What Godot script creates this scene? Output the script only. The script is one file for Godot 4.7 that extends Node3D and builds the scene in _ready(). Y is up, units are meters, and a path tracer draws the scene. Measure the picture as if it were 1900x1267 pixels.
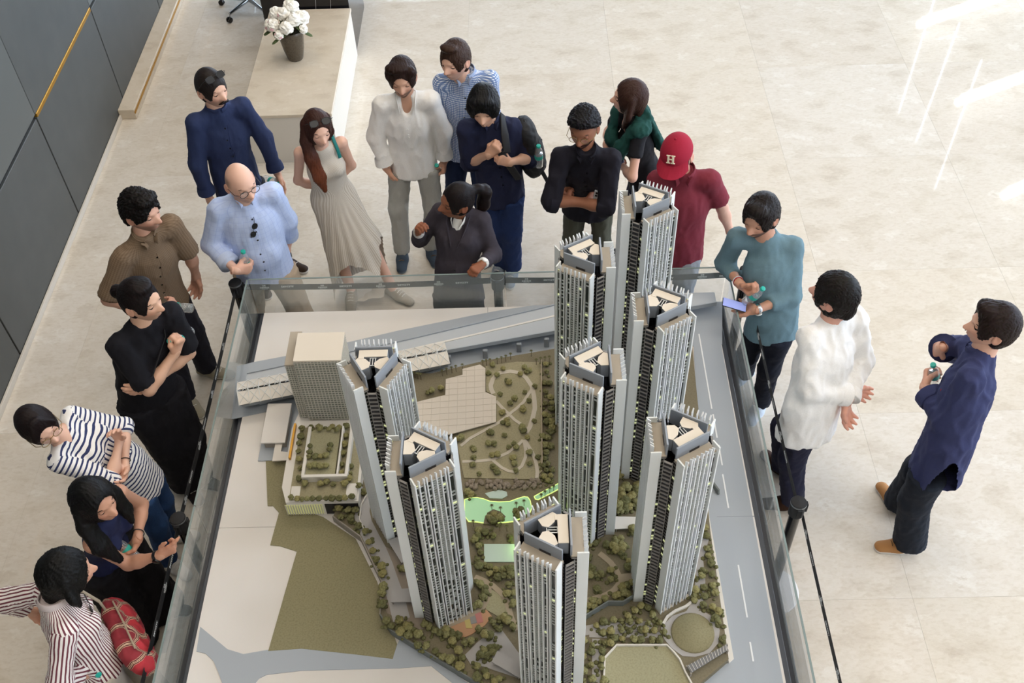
extends Node3D
# A hall seen from a gallery: visitors round a large architectural model of a housing estate.

var M := {}
var used_names := {}

# ---------------------------------------------------------------- mesh builder
class MB:
	var v := PackedVector3Array()
	var n := PackedVector3Array()
	var uv := PackedVector2Array()
	var c := PackedColorArray()
	var ix := PackedInt32Array()
	var col := Color(1, 1, 1)
	func vert(p: Vector3, nn: Vector3, t := Vector2.ZERO) -> int:
		v.append(p); n.append(nn); uv.append(t); c.append(col)
		return v.size() - 1
	func quad(a: Vector3, b: Vector3, d: Vector3, e: Vector3, out := Vector3.ZERO) -> void:
		var nn := (d - a).cross(b - a).normalized()
		if out != Vector3.ZERO and nn.dot(out) < 0.0:
			var h := b
			b = e
			e = h
			nn = -nn
		var s := vert(a, nn, Vector2(0, 0))
		vert(b, nn, Vector2(0, (b - a).length()))
		vert(d, nn, Vector2((d - b).length(), (b - a).length()))
		vert(e, nn, Vector2((e - a).length(), 0))
		ix.append_array([s, s + 1, s + 2, s, s + 2, s + 3])
	func tri(a: Vector3, b: Vector3, d: Vector3, out := Vector3.ZERO) -> void:
		var nn := (d - a).cross(b - a).normalized()
		if out != Vector3.ZERO and nn.dot(out) < 0.0:
			var h := b
			b = d
			d = h
			nn = -nn
		var s := vert(a, nn)
		vert(b, nn)
		vert(d, nn)
		ix.append_array([s, s + 1, s + 2])
	# a box centred at t, with bevelled edges where bv > 0
	func box(t: Transform3D, s: Vector3, bv := 0.0) -> void:
		var h := s * 0.5
		bv = minf(bv, minf(h.x, minf(h.y, h.z)) * 0.95)
		var e := h - Vector3(bv, bv, bv)
		for a in 3:
			for sg in [-1.0, 1.0]:
				var o := Vector3.ZERO
				o[a] = sg
				var p := []
				for k in [[-1, -1], [-1, 1], [1, 1], [1, -1]]:
					var q := Vector3.ZERO
					q[a] = h[a] * sg
					q[(a + 1) % 3] = e[(a + 1) % 3] * k[0]
					q[(a + 2) % 3] = e[(a + 2) % 3] * k[1]
					p.append(t * q)
				quad(p[0], p[1], p[2], p[3], t.basis * o)
		if bv <= 0.0:
			return
		for a in 3:
			var b := (a + 1) % 3
			var d := (a + 2) % 3
			for s1 in [-1.0, 1.0]:
				for s2 in [-1.0, 1.0]:
					var p := []
					for k in [[-1.0, 0], [1.0, 0], [1.0, 1], [-1.0, 1]]:
						var q := Vector3.ZERO
						q[a] = e[a] * k[0]
						q[b] = (h[b] if k[1] == 0 else e[b]) * s1
						q[d] = (e[d] if k[1] == 0 else h[d]) * s2
						p.append(t * q)
					var o := Vector3.ZERO
					o[b] = s1
					o[d] = s2
					quad(p[0], p[1], p[2], p[3], t.basis * o)
		for sx in [-1.0, 1.0]:
			for sy in [-1.0, 1.0]:
				for sz in [-1.0, 1.0]:
					tri(t * Vector3(h.x * sx, e.y * sy, e.z * sz), t * Vector3(e.x * sx, h.y * sy, e.z * sz), t * Vector3(e.x * sx, e.y * sy, h.z * sz), t.basis * Vector3(sx, sy, sz))
	func bx(p: Vector3, s: Vector3, bv := 0.0) -> void:
		box(Transform3D(Basis(), p), s, bv)
	# an outline in x, z standing between two heights
	func prism(poly: PackedVector2Array, y0: float, y1: float) -> void:
		var tr := Geometry2D.triangulate_polygon(poly)
		for k in range(0, tr.size(), 3):
			var a := poly[tr[k]]
			var b := poly[tr[k + 1]]
			var d := poly[tr[k + 2]]
			tri(Vector3(a.x, y1, a.y), Vector3(b.x, y1, b.y), Vector3(d.x, y1, d.y), Vector3.UP)
		var cw := Geometry2D.is_polygon_clockwise(poly)
		for k in poly.size():
			var a := poly[k]
			var b := poly[(k + 1) % poly.size()]
			var o := Vector3(b.y - a.y, 0, a.x - b.x) * (1.0 if cw else -1.0)
			quad(Vector3(a.x, y0, a.y), Vector3(a.x, y1, a.y), Vector3(b.x, y1, b.y), Vector3(b.x, y0, b.y), -o)
	func ribbon(pts: PackedVector2Array, w: float, y0: float, y1: float) -> void:
		var l := PackedVector2Array()
		var r := PackedVector2Array()
		for k in pts.size():
			var d := (pts[mini(k + 1, pts.size() - 1)] - pts[maxi(k - 1, 0)]).normalized()
			var o := Vector2(-d.y, d.x) * w * 0.5
			l.append(pts[k] + o)
			r.append(pts[k] - o)
		for k in pts.size() - 1:
			quad(Vector3(l[k].x, y1, l[k].y), Vector3(l[k + 1].x, y1, l[k + 1].y), Vector3(r[k + 1].x, y1, r[k + 1].y), Vector3(r[k].x, y1, r[k].y), Vector3.UP)
			for s in [l, r]:
				var o: Vector2 = s[k] - (l[k] + r[k]) * 0.5
				quad(Vector3(s[k].x, y0, s[k].y), Vector3(s[k].x, y1, s[k].y), Vector3(s[k + 1].x, y1, s[k + 1].y), Vector3(s[k + 1].x, y0, s[k + 1].y), Vector3(o.x, 0, o.y))
	# a profile of (radius, height) turned round the y axis of t
	func lathe(t: Transform3D, prof: Array, seg := 20) -> void:
		var s := v.size()
		for k in prof.size():
			var p: Vector2 = prof[k]
			var d: Vector2 = prof[mini(k + 1, prof.size() - 1)] - prof[maxi(k - 1, 0)]
			var nn := Vector2(d.y, -d.x).normalized()
			for j in seg + 1:
				var a := TAU * j / seg
				vert(t * Vector3(cos(a) * p.x, p.y, sin(a) * p.x), (t.basis * Vector3(cos(a) * nn.x, nn.y, sin(a) * nn.x)).normalized(), Vector2(float(j) / seg, p.y))
		for k in prof.size() - 1:
			for j in seg:
				var a := s + k * (seg + 1) + j
				var b := a + seg + 1
				ix.append_array([a, a + 1, b + 1, a, b + 1, b])
	# a round tube along points, with a radius at each
	func tube(pts: Array, rad: Array, seg := 8, flat := 1.0, side := Vector3.ZERO) -> void:
		var s := v.size()
		var m := pts.size()
		var d0: Vector3 = (pts[1] - pts[0]).normalized()
		var u := side if side != Vector3.ZERO else (d0.cross(Vector3.UP) if absf(d0.y) < 0.95 else d0.cross(Vector3.RIGHT))
		for k in m:
			var d: Vector3 = (pts[mini(k + 1, m - 1)] - pts[maxi(k - 1, 0)]).normalized()
			u = (u - d * u.dot(d)).normalized()
			var w := d.cross(u)
			var r: float = rad[k] if k < rad.size() else rad[-1]
			for j in seg:
				var a := TAU * j / seg
				var o := u * cos(a) + w * sin(a) * flat
				vert(pts[k] + o * r, (u * cos(a) * flat + w * sin(a)).normalized(), Vector2(float(j) / seg, float(k) / m))
		for k in m - 1:
			for j in seg:
				var a := s + k * seg + j
				var b := s + k * seg + (j + 1) % seg
				ix.append_array([a, b + seg, b, a, a + seg, b + seg])
		for e in [0, m - 1]:
			var d: Vector3 = (pts[mini(e + 1, m - 1)] - pts[maxi(e - 1, 0)]).normalized() * (1.0 if e else -1.0)
			var q := vert(pts[e], d)
			for j in seg:
				var a: int = s + e * seg + j
				var b: int = s + e * seg + (j + 1) % seg
				if e:
					ix.append_array([b, a, q])
				else:
					ix.append_array([a, b, q])
	func ball(p: Vector3, r: Vector3, bs := Basis(), seg := 10, rows := 7) -> void:
		var s := v.size()
		for k in rows + 1:
			var f := PI * k / rows
			for j in seg + 1:
				var a := TAU * j / seg
				var d := Vector3(sin(f) * sin(a), cos(f), sin(f) * cos(a))
				vert(p + bs * (d * r), (bs * (d / r)).normalized(), Vector2(float(j) / seg, float(k) / rows))
		for k in rows:
			for j in seg:
				var a := s + k * (seg + 1) + j
				var b := a + seg + 1
				ix.append_array([a, b + 1, b, a, a + 1, b + 1])
	func add(o: MB, t: Transform3D, flip := false) -> void:
		var s := v.size()
		for k in o.v.size():
			v.append(t * o.v[k])
			n.append((t.basis * o.n[k]).normalized())
		uv.append_array(o.uv)
		c.append_array(o.c)
		for k in range(0, o.ix.size(), 3):
			ix.append(s + o.ix[k])
			ix.append(s + o.ix[k + (2 if flip else 1)])
			ix.append(s + o.ix[k + (1 if flip else 2)])
	func mesh() -> ArrayMesh:
		var arr := []
		arr.resize(Mesh.ARRAY_MAX)
		arr[Mesh.ARRAY_VERTEX] = v
		arr[Mesh.ARRAY_NORMAL] = n
		arr[Mesh.ARRAY_TEX_UV] = uv
		arr[Mesh.ARRAY_COLOR] = c
		arr[Mesh.ARRAY_INDEX] = ix
		var m := ArrayMesh.new()
		m.add_surface_from_arrays(Mesh.PRIMITIVE_TRIANGLES, arr)
		return m

# ---------------------------------------------------------------- scene helpers
func lin(h: String) -> Color:
	return Color(h).srgb_to_linear()

func numbered(s: String) -> String:
	var k: int = used_names.get(s, 0)
	used_names[s] = k + 1
	return s if k == 0 else "%s_%03d" % [s, k]

func tag(o: Node3D, label: String, category := "", group := "", kind := "") -> Node3D:
	if label: o.set_meta("label", label)
	if category: o.set_meta("category", category)
	if group: o.set_meta("group", group)
	if kind: o.set_meta("kind", kind)
	return o

func thing(called: String, label: String, category: String, at := Vector3.ZERO, group := "") -> Node3D:
	var o := Node3D.new()
	o.name = numbered(called)
	add_child(o)
	o.position = at
	return tag(o, label, category, group)

func put(called: String, m, material: Material, parent: Node3D = null, at := Transform3D()) -> MeshInstance3D:
	var o := MeshInstance3D.new()
	o.mesh = m.mesh() if m is MB else m
	o.material_override = material
	o.transform = at
	if parent == null:
		o.name = numbered(called)
		add_child(o)
	else:
		o.name = called
		if parent.has_node(called):
			var k := 1
			while parent.has_node("%s_%03d" % [called, k]):
				k += 1
			o.name = "%s_%03d" % [called, k]
		parent.add_child(o)
	return o

func structure(called: String, m, material: Material, parent: Node3D = null, at := Transform3D()) -> MeshInstance3D:
	var o := put(called, m, material, parent, at)
	o.set_meta("kind", "structure")
	return o

func copy_of(o: Node3D, called: String, at: Vector3, turn := 0.0, label := "", group := "") -> Node3D:
	var r: Node3D = o.duplicate()
	r.name = numbered(called)
	add_child(r)
	r.position = at
	r.rotation.y = turn
	if label: r.set_meta("label", label)
	if group: r.set_meta("group", group)
	return r

func mat(called: String, hex: String, rough := 0.6, metal := 0.0, vc := false) -> StandardMaterial3D:
	var m := StandardMaterial3D.new()
	m.resource_name = called
	m.albedo_color = Color(hex)
	m.roughness = rough
	m.metallic = metal
	m.vertex_color_use_as_albedo = vc
	M[called] = m
	return m

func glow(called: String, hex: String, energy: float) -> StandardMaterial3D:
	var m := mat(called, hex, 0.5)
	m.emission_enabled = true
	m.emission = Color(hex)
	m.emission_energy_multiplier = energy
	return m

func pane(called: String, hex: String, alpha: float, rough := 0.02) -> StandardMaterial3D:
	var m := mat(called, hex, rough)
	m.albedo_color = Color(Color(hex), alpha)
	m.transparency = BaseMaterial3D.TRANSPARENCY_ALPHA
	return m

func noise(seed_: int, freq: float, ramp: Array, size := 256, oct := 4, normal := false, warp := 0.0, kind := FastNoiseLite.TYPE_SIMPLEX_SMOOTH) -> NoiseTexture2D:
	var f := FastNoiseLite.new()
	f.noise_type = kind
	f.seed = seed_
	f.frequency = freq
	f.fractal_octaves = oct
	if warp > 0.0:
		f.domain_warp_enabled = true
		f.domain_warp_amplitude = warp
	var t := NoiseTexture2D.new()
	t.width = size
	t.height = size
	t.seamless = true
	t.noise = f
	if normal:
		t.as_normal_map = true
		t.bump_strength = 4.0
	elif ramp.size():
		var g := Gradient.new()
		var off := PackedFloat32Array()
		var cl := PackedColorArray()
		for k in ramp:
			off.append(k[0])
			cl.append(Color(k[1]))
		g.offsets = off
		g.colors = cl
		t.color_ramp = g
	return t

func triplanar(m: StandardMaterial3D, scale: Vector3, world := true, off := Vector3.ZERO) -> StandardMaterial3D:
	m.uv1_triplanar = true
	m.uv1_world_triplanar = world
	m.uv1_scale = scale
	m.uv1_offset = off
	m.uv1_triplanar_sharpness = 4.0
	return m

func picture(w: int, h: int, f: Callable) -> ImageTexture:
	var im := Image.create(w, h, false, Image.FORMAT_RGB8)
	for y in h:
		for x in w:
			im.set_pixel(x, y, f.call(float(x) / w, float(y) / h))
	return ImageTexture.create_from_image(im)

func pv2(a: Array) -> PackedVector2Array:
	var r := PackedVector2Array()
	for k in range(0, a.size(), 2):
		r.append(Vector2(a[k], a[k + 1]) * 0.001)
	return r

func lettering(s: String, px: float, serif := false, depth := 0.0006) -> TextMesh:
	var f := SystemFont.new()
	f.font_names = PackedStringArray(["Droid Serif" if serif else "Droid Sans"])
	f.font_weight = 700
	var t := TextMesh.new()
	t.text = s
	t.font = f
	t.font_size = 32
	t.pixel_size = px / 32.0
	t.depth = depth
	return t

const PEOPLE_ON := true

func _ready() -> void:
	var cam := Camera3D.new()
	cam.name = "camera"
	cam.keep_aspect = Camera3D.KEEP_HEIGHT
	cam.fov = 36.3085
	cam.near = 0.1
	cam.far = 120.0
	cam.transform = Transform3D(Basis(Vector3(0.999540, -0.029590, 0.006577), Vector3(0.024699, 0.669245, -0.742631), Vector3(0.017573, 0.742453, 0.669668)), Vector3(0, 5.60, 0))
	add_child(cam)
	cam.current = true
	var we := WorldEnvironment.new()
	we.name = "surroundings"
	var env := Environment.new()
	env.tonemap_mode = Environment.TONE_MAPPER_LINEAR
	env.tonemap_exposure = 0.85
	env.background_mode = Environment.BG_SKY
	var sky := Sky.new()
	var sm := ProceduralSkyMaterial.new()
	sm.sky_top_color = Color("c6d9f2")
	sm.sky_horizon_color = Color("dee9f6")
	sm.ground_bottom_color = Color("b5b2ab")
	sm.ground_horizon_color = Color("d8d6d0")
	sm.sky_energy_multiplier = 2.7
	sm.ground_energy_multiplier = 1.0
	sky.sky_material = sm
	env.sky = sky
	env.sdfgi_enabled = true
	env.ssao_enabled = true
	env.ssil_enabled = true
	we.environment = env
	add_child(we)
	# unseen ceiling lamp panels, placed to light the floor, the model and the visitors
	mat("steel", "8d9296", 0.3, 0.9)
	glow("unseen_panel_glow", "fff6ea", 2.0)
	for q in [[-2.4, -8.6, 12.0], [1.4, -8.6, 9.0], [-2.4, -4.0, 6.0], [1.4, -4.0, 7.0], [5.2, -2.6, 9.0], [-2.4, 0.6, 5.0], [1.4, 0.6, 7.5], [5.2, 1.2, 9.0], [9.0, -1.0, 10.0]]:
		if true:
			var x: float = q[0]
			var z: float = q[1]
			var t := thing("unseen_panel_lamp", "unseen lamp panel in the ceiling, placed to light the hall below", "lamp", Vector3(x, 9.6, z), "unseen ceiling lamp panels")
			var b := MB.new()
			b.bx(Vector3(0, -0.03, 0), Vector3(1.9, 0.06, 1.9), 0.01)
			put("frame", b, M.steel, t)
			var g := MB.new()
			g.bx(Vector3(0, -0.065, 0), Vector3(1.8, 0.014, 1.8))
			put("diffuser", g, M.unseen_panel_glow, t)
			var a := AreaLight3D.new()
			a.name = "unseen_panel_light"
			a.area_size = Vector2(1.8, 1.8)
			a.light_energy = q[2]
			a.light_color = Color("fff0de")
			a.shadow_enabled = true
			t.add_child(a)
			a.position = Vector3(0, -0.09, 0)
			a.rotation.x = -PI / 2.0
	materials()
	hall()
	table()
	barrier()
	model_materials()
	landscape()
	towers()
	hotel()
	planting()
	furniture()
	if PEOPLE_ON:
		people()

# ---------------------------------------------------------------- plan of the model, in millimetres (x, z)
const D := {
	"road_back": [-1803,-4178,-1705,-4210,-1508,-4254,-1259,-4320,-826,-4444,-381,-4554,-188,-4598,26,-4634,1229,-4625,1177,-4258,150,-4225,-263,-4181,-670,-4069,-1239,-3898,-1765,-3768],
	"road_right": [1026,-4561,1172,-4584,1161,-2101,1178,-1574,680,-1582,634,-2024,924,-2228,913,-2580,922,-3020,949,-3603],
	"pave_right": [954,-4265,983,-4264,962,-3602,933,-3019,944,-2222,918,-2201,897,-2565,901,-3010,919,-3603],
	"grass_left": [-1523,-3498,-1460,-3159,-1431,-3159,-1391,-3113,-1409,-2912,-1355,-2905,-1261,-2870,-1294,-2606,-1301,-2545,-1329,-2312,-1165,-2321,-894,-2285,-710,-2258,-694,-2337,-736,-2438,-820,-2681,-956,-2940,-1145,-3079,-1331,-3153,-1382,-3479],
	"road_front": [-1693,-2450,-1533,-2326,-1450,-2299,-1330,-2319,-1165,-2324,-949,-2297,-710,-2261,-692,-2337,-675,-2379,-257,-2068,-409,-2018,-415,-2132,-520,-2219,-677,-2211,-1150,-2208,-1318,-2191,-1353,-2172,-1371,-2143,-1377,-2063,-1493,-2065,-1529,-2154,-1558,-2208,-1591,-2265,-1638,-2306,-1686,-2318],
	"podium": [-1083,-3052,-922,-2922,-788,-2655,-783,-2472,-724,-2387,-545,-2270,-293,-2110,-102,-1994,16,-1719,571,-1709,658,-2005,913,-2207,920,-2915,953,-3568,984,-4224,183,-4228,-261,-4142,-600,-4046,-730,-4063,-1045,-3784,-1039,-3256],
	"lawn_hill": [-274,-4091,-81,-4119,59,-4110,48,-3316,-1,-3263,-383,-3282,-422,-3494,-426,-3647,-210,-3674,-210,-3855,-268,-3894],
	"atrium_roof": [-410,-4055,-306,-4086,-273,-4056,-271,-3872,-208,-3837,-207,-3651,-283,-3627,-373,-3599,-447,-3575,-512,-3559,-595,-3579,-656,-3638,-678,-3808,-506,-3857,-507,-3979,-408,-4009],
	"plaza_round": [606,-2375,669,-2435,757,-2464,827,-2455,878,-2415,891,-2354,874,-2287,826,-2236,755,-2219,694,-2224,644,-2269,614,-2315],
	"front_lawn": [381,-2282,624,-2277,654,-2240,678,-2203,697,-2138,723,-2073,697,-1964,265,-1972,307,-2098,322,-2221],
	"pool": [-377,-3142,-343,-3152,-309,-3153,-275,-3144,-241,-3128,-190,-3122,-131,-3124,-89,-3141,-55,-3152,-34,-3148,-22,-3127,-14,-3078,-27,-3044,-74,-3016,-115,-2997,-157,-2993,-265,-2991,-307,-2999,-352,-3003,-374,-3038],
	"pool_narrow": [0,-3152,47,-3181,91,-3207,130,-3230,160,-3244,154,-3208,98,-3174,21,-3131,6,-3135],
	"pond": [-267,-3179,-229,-3191,-190,-3202,-148,-3186,-144,-3161,-173,-3143,-241,-3148],
	"island": [-273,-2982,-265,-3025,-249,-3054,-220,-3073,-182,-3057,-155,-3027,-174,-2999,-223,-2981],
	"pool_square": [-268,-2863,-108,-2859,-109,-2753,-266,-2757],
	"playground": [-475,-2396,-298,-2473,-252,-2488,-224,-2451,-259,-2403,-327,-2355,-373,-2336,-427,-2366],
	"play_pink": [-310,-2463,-279,-2475,-266,-2420,-297,-2413],
	"play_yellow": [-360,-2431,-336,-2439,-320,-2388,-351,-2389],
	"play_grey": [-333,-2447,-307,-2457,-297,-2417,-328,-2409],
	"lawn_small": [-237,-2604,-197,-2581,-162,-2537,-146,-2460,-197,-2452,-252,-2488,-260,-2513,-241,-2556],
	"walk_grey": [-355,-2250,-296,-2314,-258,-2346,-174,-2377,-91,-2253,-88,-2127,-204,-2168,-256,-2189,-324,-2202],
	"terrace_t2": [-890,-2872,-795,-2869,-659,-2781,-613,-2477,-512,-2407,-582,-2390,-748,-2480,-781,-2559,-789,-2660],
	"canopy1": [-730,-2592,-635,-2599,-613,-2522,-729,-2524],
	"canopy2": [-770,-2877,-709,-2903,-672,-2753,-690,-2744],
	"canopy3": [-195,-2255,-87,-2192,-88,-2114,-223,-2198],
	"canopy4": [424,-2995,534,-2989,528,-2921,419,-2919],
	"bridge": [704,-2159,909,-2264,908,-2235,720,-2124],
	"rocks": [-392,-3278,-296,-3285,-185,-3277,-105,-3270,-25,-3278,38,-3266,45,-3223,-27,-3197,-153,-3200,-295,-3213,-390,-3207],
}
const DP := {
	"p1": [[-224,-3873,-237,-3906,-241,-3939,-229,-3984,-207,-4017,-186,-4033,-125,-4043,-73,-4030,-30,-3989,3,-3921,14,-3844,17,-3757,2,-3683,-15,-3621,-37,-3581], 0.026],
	"p2": [[-209,-3818,-173,-3768,-135,-3719,-102,-3676,-65,-3643], 0.018],
	"p3": [[2,-3899,-28,-3845,-50,-3802,-93,-3755,-135,-3714,-193,-3658,-284,-3598,-358,-3549,-406,-3499], 0.018],
	"p4": [[-395,-3390,-298,-3392,-225,-3400,-144,-3442,-79,-3500,-54,-3530], 0.018],
	"p5": [[-225,-3395,-177,-3344,-137,-3319,-105,-3313,-64,-3351,-43,-3409,-39,-3449,-50,-3530], 0.018],
	"p6": [[-46,-3530,-22,-3479,1,-3428,16,-3368,21,-3310,18,-3267], 0.020],
	"g1": [[237,-2522,292,-2537,351,-2556,389,-2579,412,-2606,424,-2634,423,-2655,408,-2700,385,-2738,358,-2768,330,-2794], 0.030],
	"g2": [[424,-2646,452,-2650,492,-2653], 0.045],
	"f1": [[-313,-2672,-269,-2651,-221,-2621,-174,-2572,-150,-2528,-139,-2485,-126,-2434,-97,-2375], 0.028],
	"f2": [[-241,-2626,-243,-2582,-252,-2539,-271,-2501,-298,-2476,-341,-2451,-383,-2433,-482,-2390], 0.028],
	"w1": [[-903,-3199,-928,-3147,-931,-3079,-910,-3004,-861,-2910,-821,-2838,-781,-2748,-746,-2654,-709,-2562,-674,-2443], 0.085],
	"r1": [[565,-2383,325,-2381,226,-2364], 0.050],
	"r2": [[602,-2334,448,-2341,343,-2339,253,-2345], 0.030],
	"r3": [[286,-2321,280,-2218,272,-2089], 0.040],
	"rr": [[881,-2870,836,-2752,830,-2621,805,-2510,753,-2433], 0.050],
	"kerb": [[618,-2390,643,-2428,685,-2458,738,-2480,769,-2503], 0.012],
}
const TR := {
	"hill": [-202,-4006,-142,-3959,-133,-3947,-254,-4024,-64,-4012,-21,-4028,-7,-4039,-185,-3861,-100,-3820,-126,-3788,-40,-3873,-16,-3807,-51,-3738,-54,-3759,20,-3915,-172,-3720,-168,-3652,-147,-3662,-139,-3636,-61,-3607,-51,-3586,-246,-3587,-234,-3576,-160,-3559,-339,-3478,-330,-3463,-249,-3501,-221,-3500,-135,-3477,-107,-3501,-95,-3471,-229,-3420,-200,-3424,-333,-3408,-336,-3359,-112,-3397,-104,-3358,-208,-3322,-224,-3341,-200,-3307,-96,-3314,-300,-3300,-22,-3434,25,-3403,-20,-3360,-29,-3540,11,-3657,-418,-3541,-406,-3546,-611,-3885,-590,-3895,-535,-3915,-228,-4086,-167,-4055,-37,-4063],
	"edge": [80,-3935,83,-3869,111,-3824,118,-3781,117,-3738,74,-3697,81,-3645,110,-3644,112,-3602,61,-3542,86,-3531,68,-3481,100,-3471,74,-3431,65,-3392,80,-3353,103,-3313,71,-3314,94,-3275,56,-3343,76,-3782,98,-3686,92,-4024,106,-3934,89,-4082,103,-3572,77,-3247,58,-3271],
	"street": [893,-2922,890,-2875,884,-2798,886,-2756,895,-2714,890,-2649,888,-2584,893,-2544,869,-2467,894,-2443,874,-2405,886,-2389,894,-2299,846,-2674,838,-2642,841,-2577,838,-2530,825,-2483,796,-2562,785,-2531,785,-2507,791,-2643],
	"rows": [326,-2401,289,-2383,375,-2408,414,-2407,452,-2402,502,-2401,543,-2393,599,-2392,322,-2345,357,-2351,410,-2358,452,-2353,505,-2356,525,-2355,570,-2351,615,-2342,326,-2292,353,-2288,372,-2314,410,-2313,466,-2308,500,-2303,555,-2302,590,-2298,262,-2282,257,-2246,309,-2252,253,-2180,300,-2169,303,-2208,252,-2109,306,-2101,226,-2305,218,-2225,214,-2145,211,-2103],
	"court": [280,-2838,310,-2846,369,-2836,406,-2827,415,-2861,446,-2869,448,-2800,457,-2826,286,-2696,299,-2663,328,-2662,270,-2655,377,-2632,305,-2582,418,-2801,439,-2784,480,-2733,470,-2700,454,-2594,432,-2587,407,-2547,392,-2540,436,-2555,341,-2525,308,-2510,288,-2479,260,-2488,244,-2449,280,-2519,454,-2546,484,-2610,448,-2429,485,-2459,516,-2482,551,-2474,568,-2434,381,-2685,268,-2754],
	"west": [-1051,-3095,-1002,-3082,-963,-3081,-1036,-3038,-982,-3026,-935,-2980,-894,-2946,-874,-2881,-846,-2827,-823,-2774,-792,-2731,-784,-2690,-774,-2618,-780,-2578,-775,-2519,-746,-2431,-680,-2430,-633,-2390,-676,-2718,-925,-3195,-958,-3236],
	"south": [-683,-2432,-643,-2402,-610,-2376,-632,-2348,-582,-2351,-535,-2395,-503,-2374,-558,-2408,-479,-2361,-448,-2348,-449,-2377,-418,-2355,-387,-2347,-355,-2305,-325,-2313,-288,-2377,-257,-2344,-234,-2343,-219,-2409,-188,-2375,-188,-2425,-165,-2433,-150,-2416,-119,-2382,-416,-2315,-385,-2265,-365,-2229,-459,-2235,-498,-2268,-545,-2293,-583,-2298,-421,-2218,-375,-2186,-293,-2184,-255,-2160,-247,-2136,-292,-2130,-210,-2109,-188,-2120,-264,-2263,-233,-2278,-203,-2278,-218,-2254,-248,-2239,-278,-2239,-313,-2496,-290,-2504,-267,-2546,-259,-2572,-284,-2616,-300,-2634,-260,-2598,-745,-2429,-720,-2403,-672,-2369],
	"lake": [-237,-2681,-197,-2658,-165,-2666,-129,-2666,-205,-2703,-173,-2698,-133,-2701,-237,-2722,-261,-2731,-141,-2613,-118,-2569,-149,-2561,-118,-2508,-296,-2936,-263,-2926,-222,-2906,-132,-2895,-304,-2899,-320,-2880,-295,-2842,-286,-2805,-302,-2760,-293,-2723,-239,-3012,-214,-3021,-189,-3011,-222,-2992,-98,-3047,-73,-3056,-85,-3027,-342,-3163,-359,-3178],
	"between": [469,-3163,499,-3177,459,-3139,471,-3128,486,-3118,464,-3099,489,-3094,511,-3113,529,-3132,549,-3176,562,-3190,555,-3151,537,-3083,506,-3060,486,-3055,451,-3037,446,-3066,482,-3272,469,-3263,511,-2918,517,-2904,417,-2846,444,-2832,404,-2824],
	"roof": [-1252,-3591,-1212,-3596,-1170,-3576,-1130,-3588,-1089,-3580,-1050,-3591,-1238,-3559,-1192,-3552,-1141,-3550,-1095,-3542,-1301,-3580,-1299,-3523,-1304,-3480,-1301,-3425,-1288,-3364,-1276,-3310,-1272,-3239,-1048,-3522,-1047,-3460,-1050,-3400,-1048,-3327,-1047,-3268,-1233,-3435,-1228,-3392,-1229,-3362,-1194,-3361,-1165,-3361,-1136,-3366,-1121,-3408,-1119,-3438,-1216,-3296,-1187,-3302,-1157,-3295,-1128,-3300,-1238,-3203,-1151,-3201,-1118,-3212,-1083,-3199,-1020,-3198,-1299,-3119,-1265,-3110,-1240,-3106,-1212,-3109,-1183,-3108,-1149,-3107,-1111,-3109,-1078,-3105,-1039,-3104,-1011,-3106,-974,-3116,-998,-3314,-998,-3267,-999,-3232,-942,-3184],
}
const PALMS := [-227,-3069,-181,-3053,-325,-2974,-185,-2942,-148,-2941,-222,-2928,-97,-3080,-55,-3094,38,-3131,59,-3150,85,-3170,107,-3184,-289,-4091,-267,-4096,-245,-4101,-202,-4105,-176,-4116,-150,-4127,-121,-4143,-530,-4024,-504,-4035,-474,-4045,-449,-4056,-410,-4066,4,-4162,-694,-4013,-676,-4006,-658,-4000,33,-4092,59,-4103,85,-4107,111,-4112]
const WALLS := {"court": [229,-2421,354,-2500,429,-2498,497,-2540], "lawn": [307,-2098,322,-2221,381,-2282,624,-2277,654,-2240,678,-2203,697,-2138,723,-2073], "hill": [63,-4111,48,-3338], "walk": [-903,-3199,-934,-3117,-935,-3025,-891,-2927]}
const RB := [0.757, -2.341]
const ROCK := [-0.368, -3.241, 0.037, -3.237]
const VASE := [-2.009, -8.033]
const VI := {"deck": [-1700,-4040,-805,-4267,143,-4541,450,-4625,1170,-4625,1170,-4530,136,-4319,-522,-4181,-1700,-3930], "rail": [-1200,-4075,-530,-4258,140,-4448,700,-4600], "lo": [-1700,-3930,-522,-4181,136,-4319,1170,-4530], "hi": [-1700,-4040,-805,-4267,143,-4541,440,-4622], "piers": [[-1.3,-4.0],[-0.9,-4.085],[-0.5,-4.16],[-0.276,-4.2],[-0.07,-4.245],[0.1,-4.28],[0.5,-4.37]]}
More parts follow.
